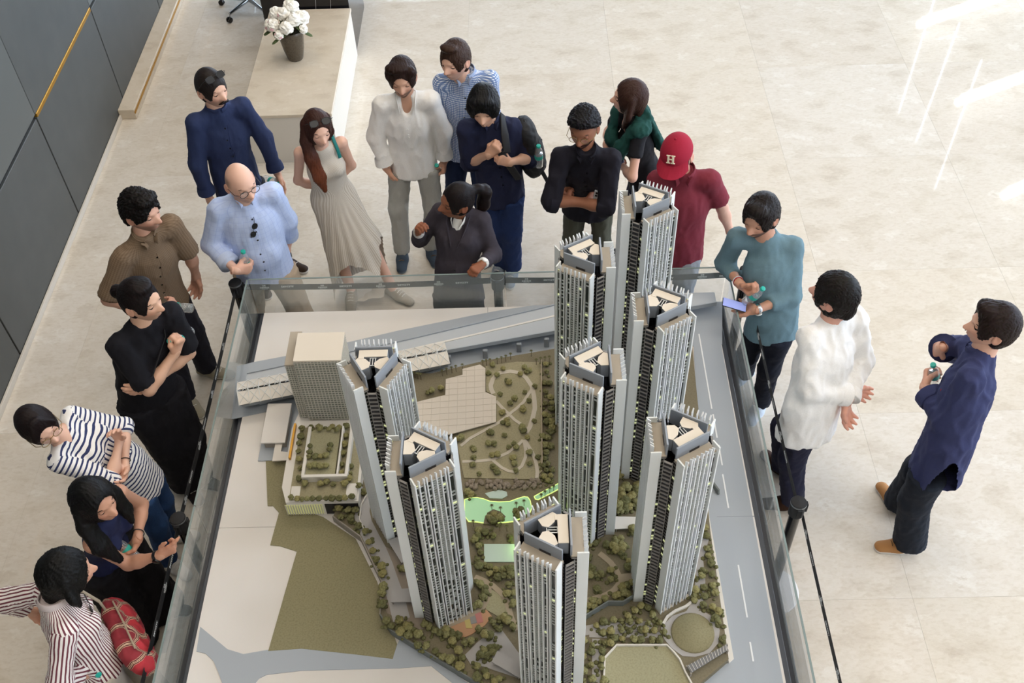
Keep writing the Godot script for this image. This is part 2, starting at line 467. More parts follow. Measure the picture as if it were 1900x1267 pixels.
# joints of the visitors, in millimetres
const PJ := {
	"moustache": [-2063,1681,-5867,-2071,1492,-5876,-2073,1261,-5878,-2077,948,-5880,-1923,1464,-5956,-2215,1452,-5795,-1835,1175,-5974,-2262,1156,-5728,-1791,918,-5923,-2260,889,-5725,-1768,823,-5905,-2259,790,-5724,-2018,934,-5948,-2136,934,-5812,-1928,508,-5901,-2076,508,-5730,-1893,90,-5901,-2071,90,-5695,-1761,20,-5843,-1995,20,-5572],
	"bald": [-1726,1631,-4939,-1750,1457,-4997,-1747,1226,-4987,-1744,914,-4974,-1587,1445,-5058,-1910,1423,-4939,-1553,1158,-5111,-2015,1143,-4911,-1603,920,-5193,-1840,1097,-4725,-1630,827,-5200,-1763,1065,-4768,-1652,893,-4996,-1834,899,-4946,-1551,492,-4885,-1913,486,-5034,-1493,88,-4837,-1990,88,-5126,-1381,20,-4745,-1951,20,-4985],
	"dress": [-1350,1545,-5577,-1365,1375,-5616,-1363,1159,-5644,-1362,866,-5681,-1232,1357,-5661,-1497,1350,-5570,-1208,1093,-5747,-1564,1084,-5608,-1396,940,-5748,-1426,914,-5713,-1452,867,-5748,-1383,840,-5746,-1280,841,-5705,-1442,857,-5659,-1144,460,-5602,-1381,467,-5566,-1020,83,-5538,-1337,82,-5538,-902,20,-5457,-1334,21,-5402],
	"linen": [-812,1646,-5979,-807,1462,-5993,-810,1237,-6013,-814,931,-6041,-642,1434,-6008,-971,1433,-5974,-576,1147,-6029,-1054,1150,-5995,-590,888,-6049,-1009,896,-5962,-602,797,-6015,-974,806,-5975,-725,917,-6039,-902,917,-6043,-703,493,-5985,-964,499,-5977,-763,88,-6004,-980,87,-5965,-720,20,-5865,-980,20,-5828],
	"check": [-457,1697,-6090,-400,1518,-6129,-403,1284,-6129,-408,965,-6129,-231,1507,-6116,-562,1475,-6142,-234,1201,-6116,-557,1173,-6160,-229,932,-6106,-508,917,-6216,-227,832,-6103,-490,821,-6237,-323,952,-6096,-493,951,-6162,-326,515,-6025,-541,515,-6105,-302,91,-6022,-562,91,-6116,-312,20,-5878,-653,20,-6003],
	"backpack": [-267,1588,-5706,-238,1415,-5760,-215,1198,-5781,-184,903,-5809,-87,1356,-5782,-391,1385,-5727,34,1087,-5783,-388,1092,-5750,-111,1191,-5607,-251,1255,-5613,-173,1250,-5570,-192,1327,-5597,-98,890,-5802,-269,891,-5814,-117,482,-5710,-241,478,-5752,-122,85,-5754,-209,86,-5818,-143,20,-5615,-260,20,-5681],
	"presenter": [-428,1438,-4950,-417,1284,-5014,-440,1090,-4966,-470,826,-4902,-288,1243,-4981,-548,1266,-5048,-221,1002,-4905,-699,1038,-5031,-290,1103,-4712,-685,1220,-4897,-345,1107,-4650,-672,1305,-4877,-391,815,-4903,-550,811,-4899,-374,441,-4843,-578,434,-4896,-350,78,-4854,-598,78,-4966,-318,20,-4707,-657,20,-4829],
	"crossed": [370,1614,-5403,391,1426,-5397,409,1217,-5483,433,933,-5600,550,1380,-5374,231,1388,-5403,514,1108,-5215,160,1127,-5263,281,1082,-5318,393,1059,-5333,244,1066,-5405,453,1016,-5390,518,916,-5583,348,916,-5617,528,494,-5539,323,493,-5582,550,87,-5559,311,87,-5611,566,20,-5413,241,20,-5483],
	"sweater": [690,1580,-5767,704,1398,-5765,767,1189,-5781,854,905,-5802,753,1378,-5631,649,1344,-5889,709,1141,-5471,591,1101,-6041,649,1076,-5706,555,1168,-5806,634,1008,-5768,545,1106,-5737,875,891,-5720,833,891,-5884,836,480,-5687,784,480,-5895,866,85,-5672,803,85,-5922,741,20,-5595,657,20,-5931],
	"cap": [917,1644,-5059,972,1468,-5070,972,1241,-5070,973,933,-5070,1134,1462,-5040,818,1421,-5096,1246,1194,-5081,816,1127,-5090,1332,953,-5116,991,955,-5161,1368,863,-5109,1047,879,-5184,1052,919,-5030,894,919,-5109,1041,498,-4957,841,498,-5056,1062,88,-4947,821,88,-5067,1039,20,-4803,720,20,-4962],
	"teal": [1344,1595,-4555,1404,1415,-4552,1445,1197,-4475,1497,903,-4374,1562,1371,-4520,1244,1395,-4583,1572,1095,-4373,1211,1115,-4653,1342,1089,-4274,1260,1173,-4408,1301,1034,-4337,1316,1170,-4333,1535,913,-4309,1453,850,-4427,1522,489,-4322,1418,444,-4485,1544,86,-4381,1474,85,-4643,1467,20,-4264,1354,20,-4558],
	"blouse": [1615,1636,-3865,1635,1446,-3828,1611,1219,-3750,1580,912,-3649,1496,1423,-3746,1782,1404,-3899,1523,1152,-3597,1859,1123,-3823,1764,1058,-3637,1742,1044,-3605,1831,1014,-3690,1752,952,-3587,1532,919,-3579,1631,860,-3687,1537,493,-3618,1535,486,-3850,1606,89,-3599,1598,87,-3847,1492,19,-3605,1522,20,-3972],
	"navy": [2349,1669,-3583,2324,1473,-3539,2293,1253,-3461,2252,954,-3358,2233,1470,-3394,2356,1377,-3680,2192,1163,-3344,2380,1146,-3877,2147,1145,-3604,2227,1311,-3745,2178,1160,-3698,2224,1227,-3793,2184,936,-3290,2308,938,-3425,2178,501,-3299,2253,508,-3503,2249,89,-3282,2259,90,-3561,2106,20,-3282,2208,20,-3687],
	"brown": [-2255,1660,-4660,-2285,1473,-4639,-2323,1249,-4663,-2376,944,-4696,-2154,1470,-4743,-2406,1409,-4533,-2121,1180,-4798,-2552,1159,-4429,-2158,927,-4856,-2303,1049,-4444,-2176,831,-4864,-2217,1019,-4485,-2331,931,-4773,-2421,930,-4619,-2279,502,-4773,-2373,503,-4564,-2290,89,-4810,-2386,89,-4545,-2153,20,-4783,-2288,20,-4437],
	"tee": [-2101,1633,-3957,-2145,1449,-3944,-2198,1228,-3937,-2270,927,-3928,-2014,1423,-4044,-2263,1397,-3835,-1982,1129,-4009,-2155,1123,-3742,-2159,1098,-3813,-2010,1241,-3909,-2206,1136,-3739,-1965,1321,-3930,-2200,906,-3981,-2337,917,-3872,-2128,494,-3874,-2259,498,-3836,-2184,88,-3881,-2239,88,-3843,-2047,20,-3833,-2154,20,-3724],
	"striped": [-2501,1485,-3221,-2467,1319,-3284,-2366,1128,-3328,-2233,869,-3386,-2444,1308,-3422,-2456,1263,-3154,-2231,1123,-3480,-2231,1086,-3150,-2189,1056,-3249,-2213,1168,-3363,-2182,1071,-3163,-2206,1254,-3352,-2216,847,-3464,-2227,857,-3308,-2204,453,-3440,-2200,461,-3279,-2269,81,-3463,-2236,81,-3271,-2121,20,-3464,-2115,20,-3185],
	"navytop": [-2087,1481,-2767,-2110,1313,-2791,-2176,1119,-2824,-2265,855,-2869,-2067,1305,-2926,-2144,1261,-2662,-2051,1046,-3026,-2052,1010,-2694,-2017,1062,-2803,-1854,1131,-2668,-2066,999,-2771,-1781,1168,-2687,-2229,841,-2940,-2301,841,-2797,-2189,453,-2941,-2278,453,-2764,-2209,80,-2972,-2314,80,-2761,-2062,20,-2949,-2208,20,-2657],
	"redstripe": [-2105,1514,-2366,-2178,1365,-2290,-2178,1154,-2289,-2177,867,-2289,-2265,1310,-2385,-2113,1347,-2166,-2516,1183,-2412,-2180,1112,-2038,-2497,948,-2473,-2154,912,-2161,-2491,860,-2490,-2113,851,-2216,-2185,855,-2371,-2169,855,-2208,-2112,464,-2402,-2091,464,-2192,-2110,82,-2425,-2085,82,-2169,-1975,20,-2484,-1940,20,-2139],
}


# ---------------------------------------------------------------- materials
func materials() -> void:
	var ramp := [[0.0, "cdc3b5"], [0.3, "dad2c5"], [0.5, "e0d9ce"], [0.68, "dcd4c8"], [0.85, "e6e1d8"], [1.0, "d1c7b9"]]
	var fine := noise(5, 0.03, [[0.0, "f0ede8"], [0.42, "fbfaf8"], [0.6, "ffffff"], [1.0, "f7f5f1"]], 512, 5, false, 40.0)
	var clouds := noise(11, 0.006, ramp, 1024, 6, false, 60.0)
	for k in 4:
		var m := mat("stone_floor_%d" % k, ["ffffff", "fcfbf9", "fdfbf7", "faf8f5"][k], 0.025)
		m.albedo_texture = clouds
		triplanar(m, Vector3(0.32, 0.32, 0.55), true, Vector3(0.37 * k, 0.2 * k, 0.61 * k))
		m.detail_enabled = true
		m.detail_blend_mode = BaseMaterial3D.BLEND_MODE_MUL
		m.detail_albedo = fine
		m.detail_uv_layer = BaseMaterial3D.DETAIL_UV_2
		m.uv2_triplanar = true
		m.uv2_world_triplanar = true
		m.uv2_scale = Vector3(0.9, 0.9, 2.2)
		m.metallic_specular = 0.5
	var bench := mat("bench_stone", "efe8dc", 0.4)
	bench.albedo_texture = clouds
	triplanar(bench, Vector3(0.5, 0.5, 0.8))
	mat("bench_side", "d3ccc0", 0.5)
	mat("joint", "c2b6a4", 0.8)
	var w := mat("wall_panel", "505352", 0.45)
	w.albedo_texture = noise(3, 0.02, [[0.0, "e9ecec"], [1.0, "ffffff"]], 256, 3)
	triplanar(w, Vector3(0.6, 0.6, 0.6))
	mat("wall_upper", "5b5f5e", 0.3)
	mat("groove", "17181a", 0.6)
	mat("brass", "b98a35", 0.35, 0.7)
	mat("ceiling_white", "ecebe8", 0.9)
	mat("wall_white", "e6e3dd", 0.9)
	mat("steel", "8d9296", 0.3, 0.9)
	glow("lamp_white", "ffffff", 9.0)
	glow("strip_white", "e8f0ff", 6.0)
	mat("black_rim", "23262c", 0.3)
	mat("dark_rim", "3a3f47", 0.45)
	mat("table_side", "1d1f24", 0.5)
	mat("black_gloss", "0d0e10", 0.18)
	mat("black_soft", "131417", 0.7)
	mat("tape_black", "17181a", 0.6)
	mat("print_white", "e4e6e6", 0.7)
	mat("chrome", "b9bcc0", 0.15, 1.0)
	pane("barrier_glass", "dfeae6", 0.10, 0.02)
	mat("glass_edge", "7d8b89", 0.2)
	pane("window_glass", "f4f8fa", 0.04, 0.0)

# ---------------------------------------------------------------- the hall
func hall() -> void:
	var rng := RandomNumberGenerator.new()
	rng.seed = 4
	var bed := MB.new()
	bed.bx(Vector3(6.4, -0.08, -9.5), Vector3(20.4, 0.12, 33.4))
	var floor_ := structure("floor", bed, M.joint)
	tag(floor_, "polished beige stone floor of large square slabs", "floor")
	# slabs that can be told apart near the table, each of its own; joints 3 mm
	var q := MB.new()
	q.bx(Vector3(0, -0.01, 0), Vector3(1.3692, 0.02, 1.3692), 0.0003)
	var slab := q.mesh()
	for i in range(-5, 9):
		for j in range(-12, 3):
			var o := put("slab", slab, M["stone_floor_%d" % rng.randi_range(0, 3)], floor_, Transform3D(Basis(), Vector3(2.2 + 1.37 * (i + 0.5), 0, -2.95 + 1.37 * (j + 0.5))))
			if 2.2 + 1.37 * i < -3.7:
				o.scale.x = (2.2 + 1.37 * (i + 1) + 3.7) / 1.37
				o.position.x = (2.2 + 1.37 * (i + 1) - 3.7) * 0.5
	var far := MB.new()
	far.bx(Vector3(15.58, -0.01, -9.5), Vector3(2.0, 0.02, 33.4))
	far.bx(Vector3(5.44, -0.01, -22.82), Vector3(18.28, 0.02, 6.86))
	far.bx(Vector3(5.44, -0.01, 4.18), Vector3(18.28, 0.02, 6.12))
	put("slab_field", far, M.stone_floor_0, floor_).set_meta("kind", "stuff")
	# wall on the left: tall grey-green panels with dark grooves and brass strips
	var lw := MB.new()
	lw.bx(Vector3(-3.86, 4.75, -9.5), Vector3(0.3, 9.5, 33.4))
	var wall := structure("wall_left", lw, M.groove)
	tag(wall, "grey panelled wall beside the visitors with brass strips", "wall")
	for k in range(-8, 5):
		var z0 := -6.55 - 1.55 * k
		var a := MB.new()
		a.bx(Vector3(-3.705, 0.52, z0 - 0.775), Vector3(0.03, 0.94, 1.535), 0.003)
		put("panel", a, M.wall_panel, wall)
		var b := MB.new()
		b.bx(Vector3(-3.705, 5.2, z0 - 0.775), Vector3(0.03, 8.36, 1.545), 0.003)
		put("panel", b, M.wall_upper if k % 2 else M.wall_panel, wall)
		if k % 2 == 0:
			var s := MB.new()
			s.bx(Vector3(-3.698, 1.005, z0 - 0.775), Vector3(0.03, 0.035, 1.52), 0.004)
			put("brass_strip", s, M.brass, wall)
	var bb := MB.new()
	bb.bx(Vector3(-3.68, 0.025, -1.45), Vector3(0.02, 0.05, 12.9), 0.003)
	var sk := structure("baseboard_left", bb, M.bench_side)
	tag(sk, "low pale skirting along the foot of the grey wall", "skirting")
	var led := MB.new()
	led.bx(Vector3(-3.615, 0.05, -14.0), Vector3(0.15, 0.1, 12.2), 0.004)
	var ledge := structure("trim_1", led, M.bench_stone)
	tag(ledge, "beige stone ledge with brass edge along the grey wall", "ledge")
	var le := MB.new()
	le.bx(Vector3(-3.537, 0.07, -14.0), Vector3(0.008, 0.02, 12.2))
	put("brass_edge", le, M.brass, ledge)
	# the sides out of view: glazing at the back, a white front wall, glazing on the right, a white ceiling
	var bw := MB.new()
	for k in 6:
		bw.bx(Vector3(-3.5 + k * 4.0, 4.75, -26.3), Vector3(0.14, 9.5, 0.1), 0.004)
	for y in [0.06, 3.2, 6.4, 9.45]:
		bw.bx(Vector3(6.4, y, -26.3), Vector3(20.4, 0.1, 0.12), 0.004)
	var win2 := structure("window_2", bw, M.steel)  # out of view, placed to light the floor from behind
	tag(win2, "unseen glazed far end of the hall, lighting the floor from behind", "window")
	for k in 5:
		var gl := MB.new()
		gl.bx(Vector3(-1.5 + k * 4.0, 4.75, -26.3), Vector3(3.84, 9.4, 0.012))
		put("pane", gl, M.window_glass, win2)
	var fw := MB.new()
	fw.bx(Vector3(6.4, 4.75, 7.3), Vector3(20.8, 9.5, 0.3))
	tag(structure("wall_front", fw, M.wall_white), "plain white wall behind the gallery", "wall")
	var ce := MB.new()
	ce.bx(Vector3(6.4, 9.75, -9.5), Vector3(20.8, 0.3, 33.9))
	tag(structure("ceiling", ce, M.ceiling_white), "white ceiling high above the stone floor", "ceiling")
	var fr := MB.new()
	for k in 9:
		fr.bx(Vector3(16.6, 4.75, -26.1 + k * 4.15), Vector3(0.14, 9.5, 0.1), 0.004)
	for y in [0.06, 3.2, 6.4, 9.45]:
		fr.bx(Vector3(16.6, y, -9.5), Vector3(0.12, 0.1, 33.2), 0.004)
	var win := structure("window_1", fr, M.steel)  # out of view, lets daylight in from the right
	tag(win, "unseen glazed right side of the hall, letting in daylight", "window")
	for k in 8:
		var gl := MB.new()
		gl.bx(Vector3(16.6, 4.75, -24.03 + k * 4.15), Vector3(0.012, 9.4, 4.04))
		put("pane", gl, M.window_glass, win)
	# lamps under the ceiling: long tubes and thin strips that mirror in the polished floor
	var tb := MB.new()
	tb.tube([Vector3(0, 0, 0), Vector3(6.3, 0, -3.1)], [0.1, 0.1], 12)
	var tube := tb.mesh()
	for k in 3:
		var at := Vector3(10.22, 9.2, -17.2 - 3.4 * k)
		var t := thing("ceiling_lamp", "", "lamp", at, "long tube lamps under the ceiling")
		tag(t, ["white tube lamp under the ceiling, nearest of the three", "white tube lamp under the ceiling, middle of the three", "white tube lamp under the ceiling, farthest of the three"][k])
		var l := put("lamp_tube", tube, M.lamp_white, t)
		l.position = Vector3.ZERO
		var rod := MB.new()
		for s in [0.6, 5.6]:
			rod.tube([Vector3(s, 0.08, -s * 0.49), Vector3(s, 0.42, -s * 0.49)], [0.012], 6)
		put("rod", rod, M.steel, t)
		var ar := AreaLight3D.new()
		ar.name = "lamp_light"
		ar.area_size = Vector2(6.8, 0.16)
		ar.light_energy = 5.0
		ar.shadow_enabled = true
		t.add_child(ar)
		ar.position = Vector3(3.15, -0.13, -1.55)
		ar.basis = Basis(Vector3(6.3, 0, -3.1).normalized(), Vector3(3.1, 0, 6.3).normalized() * -1.0, Vector3.UP)
	var ends := [[11.17, -25.7, 8.95, -20.7], [11.5, -24.5, 9.06, -19.56], [11.56, -22.8, 9.02, -17.85]]
	for k in 3:
		var e: Array = ends[k]
		var sb := MB.new()
		sb.tube([Vector3(e[0], 9.5, e[1]), Vector3(e[2], 9.5, e[3])], [0.022], 6)
		tag(put("strip_lamp", sb, M.strip_white), ["thin strip lamp nearest the back wall", "thin strip lamp between the two others", "thin strip lamp nearest the glazing"][k], "lamp", "thin strip lamps on the ceiling")

# ---------------------------------------------------------------- the table and its barrier
const TX0 := -1.776
const TX1 := 1.25
const TZ0 := -4.68
const TZ1 := -1.25

func table() -> void:
	var at := Vector3((TX0 + TX1) * 0.5, 0, (TZ0 + TZ1) * 0.5)
	var t := thing("display_table", "large black display table carrying the architectural model", "table", at)
	var w := TX1 - TX0
	var l := TZ1 - TZ0
	var b := MB.new()
	b.bx(Vector3(0, 0.36, 0), Vector3(w - 0.5, 0.72, l - 0.5), 0.01)
	put("base", b, M.table_side, t)
	var r := MB.new()
	r.bx(Vector3(0, 0.725, 0), Vector3(w, 0.05, l), 0.006)
	put("rim", r, M.black_rim, t)
	var s := MB.new()
	s.bx(Vector3(0, 0.765, 0), Vector3(2.94, 0.03, l - 0.09), 0.004)
	put("inner_rim", s, M.dark_rim, t)
	# glass round the rim: separate panes with a polished edge on top
	var spans := [[TX0 + 0.01, -3.0, 0, 3.3, "left far"], [TX1 - 0.01, -3.0, 0, 3.3, "right far"]]
	var g := thing("glass_guard", "clear glass guard standing round the model table", "glass barrier", Vector3(at.x, 0.752, at.z))
	var segs := []
	for x in [-w * 0.5 + 0.01, w * 0.5 - 0.01]:
		segs.append([Vector3(x, 0, TZ0 - at.z + 0.01), Vector3(x, 0, -3.0 - at.z - 0.003)])
		segs.append([Vector3(x, 0, -3.0 - at.z + 0.003), Vector3(x, 0, TZ1 - at.z)])
	segs.append([Vector3(-w * 0.5 + 0.02, 0, TZ0 - at.z + 0.006), Vector3(-0.15 - at.x - 0.003, 0, TZ0 - at.z + 0.006)])
	segs.append([Vector3(-0.15 - at.x + 0.003, 0, TZ0 - at.z + 0.006), Vector3(w * 0.5 - 0.02, 0, TZ0 - at.z + 0.006)])
	for q in segs:
		var c: Vector3 = (q[0] + q[1]) * 0.5
		var d: Vector3 = q[1] - q[0]
		var size := Vector3(0.01 if absf(d.x) < 0.001 else absf(d.x), 0.305, 0.01 if absf(d.z) < 0.001 else absf(d.z))
		var p := MB.new()
		p.bx(c + Vector3(0, 0.1525, 0), size)
		var po := put("pane", p, M.barrier_glass, g)
		var e := MB.new()
		e.bx(c + Vector3(0, 0.3065, 0), Vector3(size.x, 0.003, size.z))
		put("polished_edge", e, M.glass_edge, po)

func stanchion(at: Vector3, label: String) -> void:
	var t := thing("stanchion", label, "stanchion", at, "black barrier posts")
	var b := MB.new()
	b.lathe(Transform3D(), [Vector2(0, 0.002), Vector2(0.155, 0.002), Vector2(0.16, 0.01), Vector2(0.15, 0.02), Vector2(0.09, 0.032), Vector2(0.04, 0.04), Vector2(0.03, 0.05)], 36)
	put("base", b, M.base_white if at.x > 0.0 and at.z > -4.0 else M.black_soft, t)
	var p := MB.new()
	p.lathe(Transform3D(), [Vector2(0.03, 0.04), Vector2(0.03, 0.84)], 24)
	put("pole", p, M.black_gloss, t)
	var h := MB.new()
	h.lathe(Transform3D(), [Vector2(0.03, 0.84), Vector2(0.041, 0.845), Vector2(0.041, 0.945), Vector2(0.037, 0.953), Vector2(0, 0.955)], 28)
	put("head", h, M.black_soft, t)
	var rg := MB.new()
	rg.lathe(Transform3D(), [Vector2(0.042, 0.935), Vector2(0.0435, 0.938), Vector2(0.0435, 0.944), Vector2(0.042, 0.947)], 28)
	put("ring", rg, M.steel, t)
	for k in 3:
		var a := TAU * k / 4.0
		var s := MB.new()
		s.box(Transform3D(Basis(Vector3.UP, a), Vector3(sin(a) * 0.044, 0.905, cos(a) * 0.044)), Vector3(0.03, 0.065, 0.014), 0.003)
		put("tape_slot", s, M.black_soft, t)

func tape(a: Vector3, b: Vector3, inward: Vector3, pitch: float, first: float, label: String) -> void:
	var mid := (a + b) * 0.5
	var t := thing("barrier_tape", label, "barrier tape", mid, "printed barrier tapes")
	var d := (b - a).normalized()
	var len_ := (b - a).length()
	var st := MB.new()
	var n := 12
	for k in n:
		var f0 := float(k) / n
		var f1 := float(k + 1) / n
		var p0 := a.lerp(b, f0) - mid - Vector3(0, 0.018 * 4.0 * f0 * (1.0 - f0), 0)
		var p1 := a.lerp(b, f1) - mid - Vector3(0, 0.018 * 4.0 * f1 * (1.0 - f1), 0)
		var m := (p0 + p1) * 0.5
		var x := (p1 - p0)
		st.box(Transform3D(Basis(x.normalized(), Vector3.UP, x.normalized().cross(Vector3.UP)), m), Vector3(x.length(), 0.05, 0.0014))
	put("strap", st, M.tape_black, t)
	# the print faces the table: SKYCITY, and a monogram over two lines
	var right := Vector3.UP.cross(inward).normalized()
	var bs := Basis(right, Vector3.UP, inward)
	var along := 1.0 if right.dot(d) > 0.0 else -1.0
	var s := first
	while s < len_ - 0.2:
		var f := s / len_ if along > 0.0 else 1.0 - s / len_
		var p := a.lerp(b, f) - mid - Vector3(0, 0.018 * 4.0 * f * (1.0 - f), 0) + inward * 0.0012
		put("lettering", L.oberoi, M.print_white, t, Transform3D(bs, p + Vector3(0, -0.005, 0)))
		put("lettering", L.realty, M.print_white, t, Transform3D(bs, p + Vector3(0, -0.0185, 0)))
		put("emblem", L.mono, M.print_white, t, Transform3D(bs, p + Vector3(0, 0.0125, 0)))
		put("lettering", L.sky, M.print_white, t, Transform3D(bs, p + right * 0.15))
		s += pitch

var L := {}

func barrier() -> void:
	mat("base_white", "d9d8d6", 0.3)
	L.sky = lettering("SKYCITY", 0.021)
	L.oberoi = lettering("OBEROI", 0.016)
	L.realty = lettering("R E A L T Y", 0.008)
	L.mono = lettering("OR", 0.017)
	var xl := -1.885
	var xr := 1.385
	var zf := -4.765
	stanchion(Vector3(xl, 0, zf), "black barrier post at the far left corner of the model table")
	stanchion(Vector3(xl, 0, -3.0), "black barrier post by the pointing woman's hand")
	stanchion(Vector3(-0.2, 0, zf), "black barrier post beside the woman in the grey suit")
	stanchion(Vector3(xr, 0, -3.015), "black barrier post with pale round base beside the man in white linen")
	stanchion(Vector3(xr, 0, zf), "black barrier post behind the phone of the man in teal")
	var y := 0.905
	tape(Vector3(xl + 0.04, y, zf), Vector3(-0.245, y, zf), Vector3.BACK, 0.375, 0.14, "black printed tape behind the far glass, left of the grey suit")
	tape(Vector3(-0.155, y, zf), Vector3(xr - 0.04, y, zf), Vector3.BACK, 0.375, 0.14, "black printed tape behind the far glass, right of the grey suit")
	tape(Vector3(xl, y, zf + 0.045), Vector3(xl, y, -3.045), Vector3.RIGHT, 0.375, 0.1, "black printed tape between the posts in front of the man in black")
	tape(Vector3(xl, y, -2.955), Vector3(xl, y, -1.3), Vector3.RIGHT, 0.375, 0.2, "black printed tape running below the pointing hand")
	tape(Vector3(xr, y, zf + 0.045), Vector3(xr, y, -3.06), Vector3.LEFT, 0.375, 0.1, "black printed tape across the legs of the man in teal")
	tape(Vector3(xr + 0.02, y - 0.02, -2.965), Vector3(xr + 0.03, y - 0.02, -1.3), Vector3.LEFT, 0.375, 0.1, "black printed tape running toward us along the right glass")

# ---------------------------------------------------------------- the architectural model
const BY := 0.80     # top of the base board
const DY := 0.845    # garden deck

func model_materials() -> void:
	var bd := mat("board", "dfdcd8", 0.7)
	bd.albedo_texture = noise(21, 0.01, [[0.0, "f2efea"], [1.0, "ffffff"]], 256, 3)
	triplanar(bd, Vector3(0.5, 0.5, 0.5))
	mat("road", "a3aab1", 0.6)
	mat("road_deep", "8b9196", 0.65)
	mat("viaduct", "b3b8bc", 0.55)
	mat("pale", "dcd8d0", 0.6)
	mat("kerb_pale", "d9d4ca", 0.6)
	for k in [["grass_dark", "8f896b", 31], ["grass_mid", "9f987c", 32], ["grass_lawn", "a5a183", 33], ["soil", "7f7762", 34]]:
		var m := mat(k[0], k[1], 0.95)
		m.albedo_texture = noise(k[2], 0.05, [[0.0, "dfded8"], [0.45, "f5f4f0"], [1.0, "ffffff"]], 512, 5)
		m.heightmap_enabled = false
		triplanar(m, Vector3(3.0, 3.0, 3.0))
	mat("path_tan", "a89a84", 0.85)
	mat("path_pale", "bfb6a6", 0.8)
	mat("walk", "a8a5a2", 0.75)
	mat("terrace", "8d8173", 0.85)
	mat("stone_wall", "9d968c", 0.8)
	mat("stripe_wall", "6f7472", 0.6)
	mat("white_model", "dfe2e0", 0.45)
	mat("fin", "e4e6e6", 0.4)
	mat("tower_glass", "2e3430", 0.12)
	mat("core_dark", "1d1c20", 0.5)
	mat("slab_pale", "86837f", 0.6)
	mat("spandrel", "c6cbc8", 0.45)
	mat("roof_tan", "aea392", 0.8)
	mat("roof_cream", "dbd1c1", 0.75)
	mat("crown_grey", "8c9299", 0.5)
	glow("lit_window", "d9e0a6", 0.9)
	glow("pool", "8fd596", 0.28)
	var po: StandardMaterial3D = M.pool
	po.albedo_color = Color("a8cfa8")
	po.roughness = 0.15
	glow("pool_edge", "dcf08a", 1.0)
	mat("water_pale", "b9cdc2", 0.2)
	mat("atrium", "cfc5b7", 0.18)
	mat("rock", "8a7f70", 0.9)
	mat("play_orange", "b98f6d", 0.8)
	mat("play_pink", "b97a74", 0.8)
	mat("play_yellow", "bfae6e", 0.8)
	mat("play_grey", "8c8a86", 0.8)
	mat("lattice", "d8d2c8", 0.6)
	mat("lattice_dark", "77787a", 0.6)
	for k in 4:
		var m := mat("leaf_%d" % k, ["8b8a60", "9a986b", "7b7c55", "a39d6c"][k], 0.95)
		m.albedo_texture = noise(41 + k, 0.12, [[0.0, "918f80"], [0.5, "dedbd0"], [1.0, "ffffff"]], 128, 3)
		triplanar(m, Vector3(14, 14, 14), false)
	mat("trunk", "5d4e38", 0.9)
	var fac := mat("hotel_glass", "8c9088", 0.25)
	fac.metallic_specular = 0.6
	mat("hotel_grid", "c3c0b6", 0.6)
	glow("hotel_lit", "c9c98f", 0.35)

func slabs(called: String, data: Array, y0: float, y1: float, m: Material, parent: Node3D) -> MeshInstance3D:
	var b := MB.new()
	b.prism(pv2(data), y0, y1)
	return put(called, b, m, parent)

func strip(called: String, data: Array, w: float, y0: float, y1: float, m: Material, parent: Node3D) -> MeshInstance3D:
	var b := MB.new()
	b.ribbon(pv2(data), w, y0, y1)
	return put(called, b, m, parent)

func wall_along(called: String, data: Array, y0: float, y1: float, w: float, m: Material, parent: Node3D) -> MeshInstance3D:
	var b := MB.new()
	b.ribbon(pv2(data), w, y0, y1)
	return put(called, b, m, parent)

